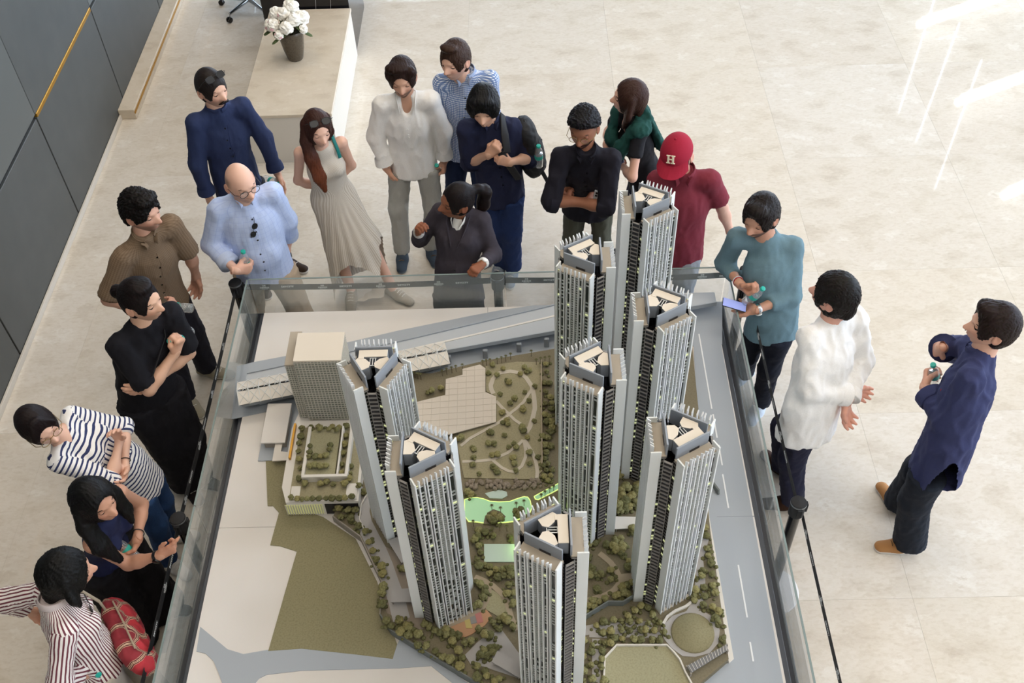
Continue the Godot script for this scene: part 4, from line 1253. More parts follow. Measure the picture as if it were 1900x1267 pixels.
# ---------------------------------------------------------------- model trees
func planting() -> void:
	var rng := RandomNumberGenerator.new()
	rng.seed = 12
	var kinds := []
	var fn := FastNoiseLite.new()
	fn.seed = 3
	fn.frequency = 60.0
	for k in 4:
		var t := thing("model_tree", "", "model tree")
		used_names["model_tree"] = 0
		var b := MB.new()
		for j in 7:
			var a := TAU * j / 6.0 + rng.randf()
			var p := Vector3(cos(a) * 0.0095, 0.023 + rng.randf_range(-0.004, 0.006), sin(a) * 0.0095) if j < 6 else Vector3(0, 0.031, 0)
			b.ball(p, Vector3.ONE * rng.randf_range(0.0095, 0.0125), Basis(Vector3.UP, rng.randf() * 6.0), 8, 6)
		for j in b.v.size():
			b.v[j] += b.n[j] * fn.get_noise_3dv(b.v[j] + Vector3(k, 0, 0)) * 0.004
		put("foliage", b, M["leaf_%d" % k], t)
		b = MB.new()
		b.tube([Vector3(0, -0.012, 0), Vector3(0.0005, 0.02, 0)], [0.002, 0.0013], 5)
		put("trunk", b, M.trunk, t)
		remove_child(t)
		kinds.append(t)
	var said := {
		"hill": ["round olive model tree on the lawn with looping paths", "trees on the looping lawn"],
		"edge": ["olive model tree in the dark strip between lawn and glazed towers", "trees in the strip beside the lawn"],
		"street": ["small model tree along the right-hand road kerb", "trees along the right road"],
		"rows": ["small model tree in the rows left of the round bed", "trees in rows by the round bed"],
		"court": ["olive model tree in the walled court left of the front right tower", "trees in the walled court"],
		"west": ["dark model tree along the curved walk by the left wall", "trees along the left curved walk"],
		"south": ["olive model tree round the playground and front left slope", "trees on the front left slope"],
		"lake": ["olive model tree round the green lit pool", "trees round the lit pool"],
		"between": ["large olive model tree between the two right-hand tower rows", "trees between the right towers"],
		"roof": ["olive model tree on the podium's roof garden", "trees on the roof garden"]}
	for zone in TR:
		var a: Array = TR[zone]
		for i in range(0, a.size(), 2):
			var o: Node3D = kinds[rng.randi_range(0, 3)].duplicate()
			o.name = numbered("model_roof_tree" if zone == "roof" else "model_tree")  # the roof garden holds the same model trees, numbered on their own
			add_child(o)
			o.position = Vector3(a[i] * 0.001, DY + 0.002 if zone != "roof" else (BY + 0.156 if absf(a[i] + 1150.0) < 85.0 and absf(a[i + 1] + 3400.0) < 165.0 else BY + 0.125), a[i + 1] * 0.001)
			var s: float = rng.randf_range(0.8, 1.15) * {"roof": 0.95, "between": 1.35, "street": 1.05, "rows": 1.0, "south": 1.1, "lake": 1.1, "west": 1.15, "court": 1.1}.get(zone, 1.0)
			o.scale = Vector3(s, s * rng.randf_range(0.8, 1.0), s)
			o.rotation.y = rng.randf() * 6.0
			tag(o, said[zone][0], "model shrub" if zone == "roof" else "model tree", said[zone][1])
	for k in kinds: k.free()
	# ground cover under the trees
	var gc := MB.new()
	for zone in ["edge", "court", "south", "lake", "west", "between", "street", "rows"]:
		var a: Array = TR[zone]
		for i in range(0, a.size(), 2):
			for j in 3:
				var r := rng.randf_range(0.006, 0.011)
				gc.ball(Vector3(a[i] * 0.001 + rng.randf_range(-0.03, 0.03), DY + 0.004, a[i + 1] * 0.001 + rng.randf_range(-0.03, 0.03)), Vector3(r * 1.3, r, r * 1.3), Basis(), 6, 4)
	tag(put("ground_cover", gc, M.leaf_2), "low dark shrubbery scattered under the model trees", "shrubbery", "", "stuff")
	# palms
	var pt := thing("model_palm", "", "model palm")
	used_names["model_palm"] = 0
	var tb := MB.new()
	tb.tube([Vector3(0, -0.025, 0), Vector3(0, 0.03, 0)], [0.0018, 0.0014], 5)
	put("trunk", tb, M.trunk, pt)
	for k in 9:
		var a := TAU * k / 9.0
		var d := Vector3(cos(a), 0, sin(a))
		var lb := MB.new()
		lb.tube([Vector3(0, 0.03, 0), Vector3(0, 0.036, 0) + d * 0.006, Vector3(0, 0.03, 0) + d * 0.013], [0.0014, 0.0018, 0.0004], 4, 0.4)
		put("frond", lb, M.leaf_2, pt)
	remove_child(pt)
	for i in range(0, PALMS.size(), 2):
		var o: Node3D = pt.duplicate()
		o.name = numbered("model_palm")
		add_child(o)
		o.position = Vector3(PALMS[i] * 0.001, DY + 0.02, PALMS[i + 1] * 0.001)
		o.rotation.y = rng.randf() * 6.0
		var lake := i < 24
		tag(o, "tiny model palm beside the lit pool" if lake else "tiny model palm in the row along the viaduct", "model palm", "palms by the lit pool" if lake else "palms along the viaduct")
	pt.free()

# ---------------------------------------------------------------- bench, counter, vase, chair
func furniture() -> void:
	var bx0 := -2.365
	var bx1 := -1.6
	var t := thing("stone_bench", "low beige stone bench block carrying the flower vase", "bench", Vector3((bx0 + bx1) * 0.5, 0, -8.02))
	var b := MB.new()
	b.bx(Vector3(0, 0.235, 0), Vector3(bx1 - bx0 - 0.012, 0.47, 1.64), 0.003)
	put("body", b, M.bench_side, t)
	b = MB.new()
	b.bx(Vector3(0, 0.485, 0), Vector3(bx1 - bx0, 0.03, 1.66), 0.003)
	put("top_slab", b, M.bench_stone, t)
	mat("black_marble", "17161a", 0.15)
	mat("vein", "b9b6b0", 0.3)
	var c := thing("marble_counter", "black veined marble counter behind the stone bench", "counter", Vector3(-2.03, 0, -9.3))
	b = MB.new()
	b.bx(Vector3(0, 0.55, 0), Vector3(0.82, 1.1, 0.85), 0.004)
	put("body", b, M.black_marble, c)
	b = MB.new()
	for q in [[0.09, 0.12, -0.02], [0.23, -0.02, 0.01], [-0.2, 0.05, 0.03]]:
		b.tube([Vector3(q[0], 0.45, 0.4255), Vector3(q[0] + 0.02, 0.6, 0.4255), Vector3(q[0] + 0.03 + q[2], 0.85, 0.4255), Vector3(q[0] + q[1], 1.09, 0.4255)], [0.0012, 0.0022, 0.0015, 0.001], 4)
	put("vein", b, M.vein, c).set_meta("kind", "stuff")
	# vase and peonies
	var vs := mat("vase_glass", "8b8377", 0.25)
	vs.albedo_texture = noise(91, 0.03, [[0.0, "6f675d"], [0.45, "a79f93"], [0.55, "8a8276"], [1.0, "c9c2b8"]], 256, 4, false, 30.0, FastNoiseLite.TYPE_CELLULAR)
	triplanar(vs, Vector3(4, 4, 4), false)
	mat("petal", "f3f0e6", 0.8)
	mat("petal_pink", "e6bcc0", 0.8)
	mat("petal_green", "d5dab0", 0.8)
	mat("leaf_deep", "47562f", 0.8)
	var at := Vector3(VASE[0], 0.5, VASE[1])
	var v := thing("flower_vase", "mottled grey vase standing on the stone bench", "vase", at)
	b = MB.new()
	b.lathe(Transform3D(), [Vector2(0, 0), Vector2(0.062, 0), Vector2(0.068, 0.008), Vector2(0.09, 0.1), Vector2(0.104, 0.2), Vector2(0.108, 0.26), Vector2(0.104, 0.285), Vector2(0.098, 0.285), Vector2(0.098, 0.26), Vector2(0.0, 0.2)], 32)
	put("body", b, vs, v)
	var rng := RandomNumberGenerator.new()
	rng.seed = 8
	var i := 0
	for p in [Vector3(-0.03, 0.42, -0.02), Vector3(0.06, 0.4, 0.04), Vector3(0.0, 0.36, 0.1), Vector3(-0.12, 0.36, 0.06), Vector3(-0.1, 0.42, -0.04), Vector3(0.12, 0.38, -0.02), Vector3(-0.16, 0.32, -0.02), Vector3(0.03, 0.45, -0.08), Vector3(0.13, 0.32, 0.06), Vector3(-0.07, 0.31, 0.13)]:
		var f := thing("peony", "white peony in the grey vase on the bench", "flower", at + p, "white peonies in the vase")
		var r := rng.randf_range(0.055, 0.075) if i < 8 else 0.042
		var hub := MB.new()
		hub.ball(Vector3.ZERO, Vector3.ONE * r * 0.62, Basis(), 10, 8)
		put("heart", hub, M.petal_green, f)
		var out: Vector3 = (p - Vector3(0, 0.2, 0)).normalized()
		var bs := frame_of(out, Vector3(0.2, 1, 0.3).normalized())
		for k in 26:
			var u := 1.0 - (k + 0.5) / 26.0 * 1.5
			var a := k * 2.39996
			var d := bs * Vector3(sqrt(maxf(0.0, 1.0 - u * u)) * cos(a), sqrt(maxf(0.0, 1.0 - u * u)) * sin(a), u)
			var pb := MB.new()
			var tb := frame_of(d, (d.cross(Vector3(0.3, 0.9, 0.2)).normalized()))
			pb.ball(Vector3.ZERO, Vector3(r * 0.42, r * 0.4, r * 0.12), Basis(), 8, 6)
			for j in pb.v.size():
				var q := pb.v[j]
				pb.v[j].z -= (q.x * q.x + q.y * q.y) / r * 0.6
				pb.v[j].z += 0.12 * r * sin(q.x / r * 9.0 + k)
			smooth_normals(pb)
			put("petal", pb, M.petal_pink if (k % 9 == 4 and i % 3 == 0) else M.petal, f, Transform3D(tb * Basis(Vector3.RIGHT, rng.randf_range(-0.35, 0.35)), d * r * 0.8))
		var st := MB.new()
		st.tube([-out * r * 0.5, (Vector3(p.x * -0.6, 0.24 - p.y, p.z * -0.6))], [0.004, 0.0035], 6)
		put("stem", st, M.leaf_deep, f)
		for k in 3:
			var lb := MB.new()
			var a := rng.randf() * TAU
			lb.ball(Vector3.ZERO, Vector3(0.022, 0.004, 0.05), Basis(), 8, 5)
			put("leaf", lb, M.leaf_deep, f, Transform3D(Basis(Vector3.UP, a) * Basis(Vector3.RIGHT, 0.4), Vector3(sin(a) * 0.035, -r * 0.95, cos(a) * 0.035)))
		i += 1
	# office chair, mostly above the picture
	var o := thing("office_chair", "black office chair on chrome castors behind the stone bench", "chair", Vector3(-2.8, 0, -9.78))
	for k in 5:
		var a := -0.55 + TAU * k / 5.0
		var d := Vector3(sin(a), 0, cos(a))
		var lg := MB.new()
		lg.tube([Vector3(0, 0.1, 0), d * 0.3 + Vector3(0, 0.085, 0)], [0.024, 0.014], 10)
		put("leg", lg, M.chrome, o)
		var ca := MB.new()
		ca.tube([d * 0.3 + Vector3(0, 0.09, 0), d * 0.305 + Vector3(0, 0.05, 0)], [0.008], 8)
		var cs := put("castor", ca, M.chrome, o)
		for s in [-1.0, 1.0]:
			var w := MB.new()
			var sd := d.cross(Vector3.UP)
			w.lathe(Transform3D(Basis(d, sd, d.cross(sd)), d * 0.32 + Vector3(0, 0.03, 0) + sd * s * 0.013), [Vector2(0, -0.009), Vector2(0.026, -0.009), Vector2(0.029, -0.004), Vector2(0.029, 0.004), Vector2(0.026, 0.009), Vector2(0, 0.009)], 16)
			put("wheel", w, M.black_gloss, cs)
	b = MB.new()
	b.tube([Vector3(0, 0.08, 0), Vector3(0, 0.42, 0)], [0.028], 14)
	put("stem", b, M.chrome, o)
	b = MB.new()
	b.bx(Vector3(0, 0.46, 0), Vector3(0.5, 0.08, 0.48), 0.035)
	put("seat", b, M.black_soft, o)
	b = MB.new()
	b.box(Transform3D(Basis(Vector3.RIGHT, -0.15), Vector3(0, 0.82, -0.26)), Vector3(0.46, 0.6, 0.06), 0.028)
	put("backrest", b, M.black_soft, o)

# ---------------------------------------------------------------- smooth bodies: distance fields meshed as surface nets
class Field:
	var o: Vector3
	var c: float
	var nx: int
	var ny: int
	var nz: int
	var k: float
	var s := PackedFloat32Array()
	func _init(lo: Vector3, hi: Vector3, cell: float, blend := 70.0) -> void:
		o = lo
		c = cell
		k = blend
		nx = int((hi.x - lo.x) / cell) + 2
		ny = int((hi.y - lo.y) / cell) + 2
		nz = int((hi.z - lo.z) / cell) + 2
		s.resize(nx * ny * nz)
	# a tapered limb from a to b, ra to rb thick; side: its broad direction, flat: depth over breadth; cut 1: flat end at b, 2: flat start at a
	func limb(a: Vector3, b: Vector3, ra: float, rb: float, flat := 1.0, side := Vector3.ZERO, cut := 0) -> void:
		var m := maxf(ra, rb) + 5.0 / k
		var ba := b - a
		var l2 := maxf(ba.length_squared(), 1e-8)
		var ax := ba.normalized()
		var w := Vector3.ZERO
		var squash := 0.0
		var fall := 1.0
		if flat < 0.999:
			w = ax.cross(side).normalized()
			squash = 1.0 / flat - 1.0
			fall = lerpf(flat, 1.0, 0.5)
		var i0 := clampi(int((minf(a.x, b.x) - m - o.x) / c), 0, nx - 1)
		var i1 := clampi(int((maxf(a.x, b.x) + m - o.x) / c) + 1, 0, nx - 1)
		var j0 := clampi(int((minf(a.y, b.y) - m - o.y) / c), 0, ny - 1)
		var j1 := clampi(int((maxf(a.y, b.y) + m - o.y) / c) + 1, 0, ny - 1)
		var k0 := clampi(int((minf(a.z, b.z) - m - o.z) / c), 0, nz - 1)
		var k1 := clampi(int((maxf(a.z, b.z) + m - o.z) / c) + 1, 0, nz - 1)
		var len_ := sqrt(l2)
		for kk in range(k0, k1 + 1):
			for jj in range(j0, j1 + 1):
				var at := (kk * ny + jj) * nx
				for ii in range(i0, i1 + 1):
					var p := Vector3(o.x + ii * c, o.y + jj * c, o.z + kk * c) - a
					var h := clampf(p.dot(ba) / l2, 0.0, 1.0)
					var q := p - ba * h
					if squash > 0.0:
						q += w * (q.dot(w) * squash)
					var d := (q.length() - lerpf(ra, rb, h)) * fall
					if cut == 1:
						d = maxf(d, p.dot(ax) - len_)
					elif cut == 2:
						d = maxf(d, -p.dot(ax))
					if d * k < 5.0:
						s[at + ii] += exp(-k * d)
	func blob(p0: Vector3, r: Vector3, bs := Basis()) -> void:
		var m := maxf(r.x, maxf(r.y, r.z)) + 4.0 / k
		var inv := bs.inverse()
		_box(p0, m, r, inv, 0.0)
	func _box(p0: Vector3, m: float, r: Vector3, inv: Basis, take: float) -> void:
		var i0 := clampi(int((p0.x - m - o.x) / c), 0, nx - 1)
		var i1 := clampi(int((p0.x + m - o.x) / c) + 1, 0, nx - 1)
		var j0 := clampi(int((p0.y - m - o.y) / c), 0, ny - 1)
		var j1 := clampi(int((p0.y + m - o.y) / c) + 1, 0, ny - 1)
		var k0 := clampi(int((p0.z - m - o.z) / c), 0, nz - 1)
		var k1 := clampi(int((p0.z + m - o.z) / c) + 1, 0, nz - 1)
		for kk in range(k0, k1 + 1):
			for jj in range(j0, j1 + 1):
				var at := (kk * ny + jj) * nx
				for ii in range(i0, i1 + 1):
					var p := inv * (Vector3(o.x + ii * c, o.y + jj * c, o.z + kk * c) - p0)
					var q := p / r
					var k_ := q.length()
					var d := k_ * (k_ - 1.0) / maxf((q / r).length(), 1e-5)
					if take > 0.0:
						s[at + ii] = minf(s[at + ii], exp(minf(k * d, 30.0)))
					elif d * k < 5.0:
						s[at + ii] += exp(-k * d)
	# takes an ellipsoid away
	func carve(p0: Vector3, r: Vector3, bs := Basis()) -> void:
		_box(p0, maxf(r.x, maxf(r.y, r.z)) + 1.0 / k, r, bs.inverse(), 1.0)
	# keeps only the side of a plane to which nn does not point
	func slice(p0: Vector3, nn: Vector3) -> void:
		for kk in nz:
			for jj in ny:
				var at := (kk * ny + jj) * nx
				var row := (Vector3(o.x, o.y + jj * c, o.z + kk * c) - p0).dot(nn)
				for ii in nx:
					var d := row + ii * c * nn.x
					if d > -0.03:
						s[at + ii] = minf(s[at + ii], exp(clampf(-k * d, -30.0, 30.0)))
	func net() -> MB:
		var out := MB.new()
		var n := s.size()
		var id := PackedInt32Array()
		id.resize(n)
		id.fill(-1)
		var sx := 1
		var sy := nx
		var sz := nx * ny
		var offs := PackedInt32Array([0, sx, sy, sx + sy, sz, sx + sz, sy + sz, sx + sy + sz])
		var ea := PackedInt32Array([0, 2, 4, 6, 0, 1, 4, 5, 0, 1, 2, 3])
		var eb := PackedInt32Array([1, 3, 5, 7, 2, 3, 6, 7, 4, 5, 6, 7])
		var cor := [Vector3(0, 0, 0), Vector3(1, 0, 0), Vector3(0, 1, 0), Vector3(1, 1, 0), Vector3(0, 0, 1), Vector3(1, 0, 1), Vector3(0, 1, 1), Vector3(1, 1, 1)]
		for kk in nz - 1:
			for jj in ny - 1:
				var at := kk * sz + jj * sy
				for ii in nx - 1:
					var q := at + ii
					var b := 0
					if s[q] > 1.0: b = 1
					if s[q + 1] > 1.0: b += 1
					if s[q + sy] > 1.0: b += 1
					if s[q + sy + 1] > 1.0: b += 1
					if s[q + sz] > 1.0: b += 1
					if s[q + sz + 1] > 1.0: b += 1
					if s[q + sz + sy] > 1.0: b += 1
					if s[q + sz + sy + 1] > 1.0: b += 1
					if b == 0 or b == 8:
						continue
					var sum := Vector3.ZERO
					var cnt := 0
					for e in 12:
						var va := s[q + offs[ea[e]]]
						var vb := s[q + offs[eb[e]]]
						if (va > 1.0) != (vb > 1.0):
							var la := -log(maxf(va, 1e-9))
							var lb := -log(maxf(vb, 1e-9))
							var pa: Vector3 = cor[ea[e]]
							sum += pa.lerp(cor[eb[e]], clampf(la / (la - lb), 0.05, 0.95))
							cnt += 1
					id[q] = out.v.size()
					out.v.append(o + (Vector3(ii, jj, kk) + sum / cnt) * c)
		for kk in range(1, nz - 1):
			for jj in range(1, ny - 1):
				var at := kk * sz + jj * sy
				for ii in range(1, nx - 1):
					var q := at + ii
					if id[q] < 0:
						continue
					var inside := s[q] > 1.0
					if inside != (s[q + sx] > 1.0):
						_quad(out, id[q], id[q - sy], id[q - sy - sz], id[q - sz], inside)
					if inside != (s[q + sy] > 1.0):
						_quad(out, id[q], id[q - sz], id[q - sz - sx], id[q - sx], inside)
					if inside != (s[q + sz] > 1.0):
						_quad(out, id[q], id[q - sx], id[q - sx - sy], id[q - sy], inside)
		out.n.resize(out.v.size())
		out.uv.resize(out.v.size())
		out.c.resize(out.v.size())
		out.c.fill(Color.WHITE)
		return out
	func _quad(b: MB, p: int, q: int, r: int, t: int, inside: bool) -> void:
		if p < 0 or q < 0 or r < 0 or t < 0:
			return
		if inside:
			b.ix.append_array([p, r, q, p, t, r])
		else:
			b.ix.append_array([p, q, r, p, r, t])

static func smooth_normals(b: MB) -> void:
	b.n.fill(Vector3.ZERO)
	for k in range(0, b.ix.size(), 3):
		var p := b.ix[k]
		var q := b.ix[k + 1]
		var r := b.ix[k + 2]
		var nn := (b.v[r] - b.v[p]).cross(b.v[q] - b.v[p])
		b.n[p] += nn
		b.n[q] += nn
		b.n[r] += nn
	for k in b.n.size():
		b.n[k] = b.n[k].normalized()

# evens out the steps of a net
static func relax(b: MB, times: int) -> void:
	var n := b.v.size()
	for t in times:
		var sum := PackedVector3Array()
		sum.resize(n)
		var cnt := PackedInt32Array()
		cnt.resize(n)
		for k in range(0, b.ix.size(), 3):
			var p := b.ix[k]
			var q := b.ix[k + 1]
			var r := b.ix[k + 2]
			sum[p] += b.v[q] + b.v[r]
			sum[q] += b.v[p] + b.v[r]
			sum[r] += b.v[p] + b.v[q]
			cnt[p] += 2
			cnt[q] += 2
			cnt[r] += 2
		for k in n:
			if cnt[k]:
				b.v[k] = b.v[k].lerp(sum[k] / cnt[k], 0.5)

# folds in cloth: moves the surface along its normals
static func ruffle(b: MB, f: FastNoiseLite, amount: float, stretch: Vector3, off: float) -> void:
	smooth_normals(b)
	for k in b.v.size():
		var p := b.v[k] * stretch + Vector3(off, off * 0.7, 0)
		var w := 1.0 - absf(f.get_noise_3dv(p)) * 2.2
		b.v[k] += b.n[k] * amount * (w - 0.35)
	smooth_normals(b)

# ---------------------------------------------------------------- hands: right hand, wrist at the origin, fingers along +y, back of the hand +z, thumb on -x
var hands := {}

func hand(pose: String) -> MB:
	if hands.has(pose):
		return hands[pose]
	# per finger: how far the three joints bend, and how the fingers spread; thumb: its three points
	var bend: Array = {
		"relax": [[0.25, 0.35, 0.25], [0.35, 0.45, 0.3], [0.45, 0.5, 0.3], [0.5, 0.5, 0.35]],
		"grip": [[0.95, 1.0, 0.6], [1.0, 1.05, 0.6], [1.05, 1.1, 0.6], [1.05, 1.1, 0.6]],
		"fist": [[1.35, 1.5, 0.9], [1.4, 1.55, 0.9], [1.4, 1.55, 0.9], [1.35, 1.5, 0.9]],
		"flat": [[0.15, 0.3, 0.2], [0.15, 0.35, 0.2], [0.2, 0.4, 0.25], [0.3, 0.45, 0.3]],
		"point": [[0.1, 0.25, 0.15], [1.1, 1.2, 0.7], [1.3, 1.4, 0.8], [1.3, 1.4, 0.8]],
		"pinch": [[0.9, 0.8, 0.4], [1.1, 1.0, 0.5], [1.2, 1.2, 0.6], [1.25, 1.2, 0.6]]}[pose]
	var f := Field.new(Vector3(-0.085, -0.03, -0.1), Vector3(0.065, 0.2, 0.04), 0.0034, 240.0)
	f.limb(Vector3(0.002, -0.02, 0), Vector3(0.002, 0.02, 0), 0.029, 0.031, 0.72, Vector3.RIGHT)
	f.limb(Vector3(-0.012, 0.015, 0), Vector3(-0.022, 0.088, 0), 0.02, 0.0165, 0.78, Vector3.RIGHT)
	f.limb(Vector3(0.0, 0.015, 0), Vector3(-0.003, 0.092, 0.001), 0.02, 0.016, 0.78, Vector3.RIGHT)
	f.limb(Vector3(0.012, 0.015, 0), Vector3(0.016, 0.088, 0), 0.019, 0.015, 0.78, Vector3.RIGHT)
	f.limb(Vector3(0.018, 0.02, 0), Vector3(0.032, 0.08, -0.002), 0.016, 0.013, 0.8, Vector3.RIGHT)
	var roots := [Vector3(-0.026, 0.09, 0), Vector3(-0.006, 0.095, 0.001), Vector3(0.014, 0.091, 0), Vector3(0.032, 0.081, -0.003)]
	var lens := [[0.042, 0.025, 0.02], [0.046, 0.028, 0.021], [0.042, 0.026, 0.021], [0.033, 0.02, 0.018]]
	for k in 4:
		var p: Vector3 = roots[k]
		var a := 0.0
		var fan: float = [-0.12, -0.03, 0.05, 0.14][k] * (1.0 if pose in ["relax", "flat"] else 0.4)
		var r := [0.0098, 0.0092, 0.0084, 0.0074]
		if k == 3:
			r = [0.0086, 0.008, 0.0074, 0.0066]
		for j in 3:
			a += bend[k][j]
			var d := Vector3(sin(fan) * cos(a), cos(fan) * cos(a), -sin(a)).normalized()
			var q: Vector3 = p + d * lens[k][j]
			f.limb(p, q, r[j], r[j + 1])
			p = q
	var th: Array = {
		"relax": [Vector3(-0.042, 0.05, -0.018), Vector3(-0.05, 0.082, -0.026), Vector3(-0.047, 0.106, -0.034)],
		"grip": [Vector3(-0.042, 0.045, -0.028), Vector3(-0.036, 0.07, -0.052), Vector3(-0.022, 0.086, -0.066)],
		"fist": [Vector3(-0.04, 0.052, -0.02), Vector3(-0.03, 0.077, -0.038), Vector3(-0.008, 0.084, -0.044)],
		"flat": [Vector3(-0.046, 0.046, -0.016), Vector3(-0.06, 0.074, -0.026), Vector3(-0.062, 0.1, -0.032)],
		"point": [Vector3(-0.046, 0.05, -0.01), Vector3(-0.062, 0.08, -0.006), Vector3(-0.068, 0.106, 0.0)],
		"pinch": [Vector3(-0.042, 0.05, -0.028), Vector3(-0.04, 0.08, -0.045), Vector3(-0.033, 0.104, -0.056)]}[pose]
	f.limb(Vector3(-0.014, 0.018, -0.006), th[0], 0.0165, 0.0125)
	f.limb(th[0], th[1], 0.0118, 0.0105)
	f.limb(th[1], th[2], 0.0105, 0.0085)
	var b := f.net()
	smooth_normals(b)
	hands[pose] = b
	return b

# ---------------------------------------------------------------- heads: x towards the person's left, y up, z the way the face looks
func bump(x: float, w: float) -> float:
	x /= w
	return exp(-x * x)

func head_shape(o: Dictionary) -> MB:
	var b := MB.new()
	var fem: bool = o.get("sex", "m") == "f"
	var skin: Color = o.skin_c
	var lip := skin.lerp(lin("a04a44"), 0.4 if fem else 0.22)
	var stub: float = o.get("stubble", 0.0)
	var hairc: Color = o.hair_c
	var nt := 66
	var np := 84
	var s := 0
	var rx := 0.0725 if fem else 0.0755
	for k in nt + 1:
		var th := PI * k / nt
		for j in np + 1:
			var u := float(j) / np * 2.0 - 1.0
			var ph := PI * (u * 0.62 + 0.38 * u * u * u)
			var d := Vector3(sin(th) * sin(ph), cos(th), sin(th) * cos(ph))
			var p := d / sqrt(d.x * d.x / (rx * rx) + d.y * d.y / 0.0137 + d.z * d.z / 0.0092)
			var t := smoothstep(0.015, -0.118, p.y)
			var front := clampf(p.z / 0.05, 0.0, 1.0)
			p.x *= 1.0 - (0.34 if fem else 0.27) * t * (0.6 + 0.4 * front)
			if p.z < 0.0:
				p.z *= 1.0 - 0.5 * smoothstep(-0.02, -0.11, p.y)
			p.z -= 0.012 * smoothstep(0.05, 0.115, p.y) * front
			# flatten the sides and the face a little
			p.x *= 1.0 - 0.06 * bump(p.y - 0.02, 0.05) * front
			var x := p.x
			var y := p.y
			var ax := absf(x)
			var f := 0.0
			if p.z > 0.0:
				f -= 0.010 * bump(ax - 0.032, 0.0155) * bump(y - 0.004, 0.0115)
				f += 0.0055 * bump(ax - 0.028, 0.022) * bump(y - 0.025, 0.009)
				f += 0.005 * bump(ax - 0.043, 0.02) * bump(y + 0.026, 0.02)
				f -= 0.003 * bump(ax - 0.04, 0.018) * bump(y + 0.062, 0.02)
				var nose := smoothstep(0.022, -0.026, y) * (1.0 - smoothstep(-0.031, -0.043, y))
				f += (0.006 + 0.021 * nose) * nose * bump(x, 0.0095 + 0.005 * nose)
				f += 0.0075 * bump(ax - 0.0125, 0.0075) * bump(y + 0.032, 0.0085)
				f += 0.007 * bump(x, 0.024) * bump(y + 0.06, 0.013)
				f += 0.0045 * bump(x, 0.019) * bump(y + 0.0575, 0.0055)
				f += 0.0055 * bump(x, 0.017) * bump(y + 0.0705, 0.006)
				f -= 0.0045 * bump(x, 0.024) * bump(y + 0.064, 0.0028)
				f -= 0.003 * bump(x, 0.02) * bump(y + 0.082, 0.006)
				f += 0.009 * bump(x, 0.021) * bump(y + 0.1, 0.016)
			p.z += f * front
			var col := skin
			var rosy := bump(ax - 0.042, 0.022) * bump(y + 0.03, 0.022) * front + bump(x, 0.012) * bump(y + 0.03, 0.01) * front
			col = col.lerp(Color(skin.r * 1.0, skin.g * 0.78, skin.b * 0.74), clampf(rosy * 0.6, 0.0, 0.6))
			if stub > 0.0:
				var beard := smoothstep(-0.03, -0.055, y + 0.25 * maxf(0.0, 0.035 - ax) * float(ax < 0.035) * 0.6) * smoothstep(-0.055, -0.01, p.z)
				beard *= 1.0 - bump(x, 0.02) * bump(y + 0.065, 0.009)
				beard = maxf(beard, bump(x, 0.025) * bump(y + 0.0475, 0.0065) * 0.9 * front)
				col = col.lerp(hairc, clampf(beard * stub * 1.35, 0.0, 0.93))
			var lips := bump(x, 0.021) * bump(y + 0.064, 0.0095) * front
			if lips > 0.45:
				col = col.lerp(lip, minf(1.0, (lips - 0.45) * 3.0))
			if o.get("shaved", 0.0) > 0.0:
				var sh := smoothstep(0.0, 0.03, y) * (1.0 - smoothstep(0.045, 0.075, y)) * (1.0 - smoothstep(0.0, 0.045, p.z))
				sh = maxf(sh, smoothstep(0.02, -0.03, p.z) * smoothstep(-0.075, -0.03, y) * (1.0 - smoothstep(0.045, 0.075, y)))
				col = col.lerp(hairc, sh * float(o.shaved))
			b.col = col
			b.vert(p, d)
	for k in nt:
		for j in np:
			var a := s + k * (np + 1) + j
			var q := a + np + 1
			b.ix.append_array([a, q + 1, q, a, a + 1, q + 1])
	smooth_normals(b)
	# close the seam at the back
	for k in nt + 1:
		var a := k * (np + 1)
		var nn := (b.n[a] + b.n[a + np]).normalized()
		b.n[a] = nn
		b.n[a + np] = nn
	# ears
	for sd in [-1.0, 1.0]:
		b.col = skin.lerp(Color(skin.r, skin.g * 0.7, skin.b * 0.66), 0.35)
		var e := MB.new()
		e.col = b.col
		e.ball(Vector3.ZERO, Vector3(0.0075, 0.031, 0.0185), Basis(), 12, 10)
		for k in e.v.size():
			var p := e.v[k]
			if p.x > 0.0:
				p.x -= 0.007 * bump(p.y - 0.004, 0.014) * bump(p.z - 0.002, 0.008)
			p.x += 0.006 * clampf(-p.z / 0.018, 0.0, 1.0)
			e.v[k] = p
		smooth_normals(e)
		b.add(e, Transform3D(Basis(Vector3(sd, 0, 0), Vector3.UP, Vector3(0, 0, 1)) * Basis(Vector3.RIGHT, -0.15), Vector3(sd * (rx + 0.0015), -0.006, -0.012)), sd < 0.0)
	# eyes, with lids and brows
	var down: float = o.get("look_down", 0.5)
	for sd in [-1.0, 1.0]:
		var c0 := Vector3(sd * 0.0315, 0.004, 0.0715)
		var gaze := Vector3(0, -0.35 * down, 1).normalized()
		var e := MB.new()
		for k in 9:
			for j in 13:
				var th := PI * k / 8.0
				var a := TAU * j / 12.0
				var d := Vector3(sin(th) * cos(a), sin(th) * sin(a), cos(th))
				e.col = lin("15100d") if th < 0.42 else (lin("3a2417") if th < 0.62 else lin("e2dad2"))
				e.vert(d * 0.0125, d)
		for k in 8:
			for j in 12:
				var a := k * 13 + j
				e.ix.append_array([a, a + 14, a + 1, a, a + 13, a + 14])
		b.add(e, Transform3D(Basis.looking_at(-gaze, Vector3.UP), c0))
		var lid := MB.new()
		lid.col = skin.darkened(0.08)
		lid.ball(Vector3.ZERO, Vector3(0.0142, 0.0138, 0.0138), Basis(), 14, 10)
		var cut := lerpf(0.0045, -0.0035, down)
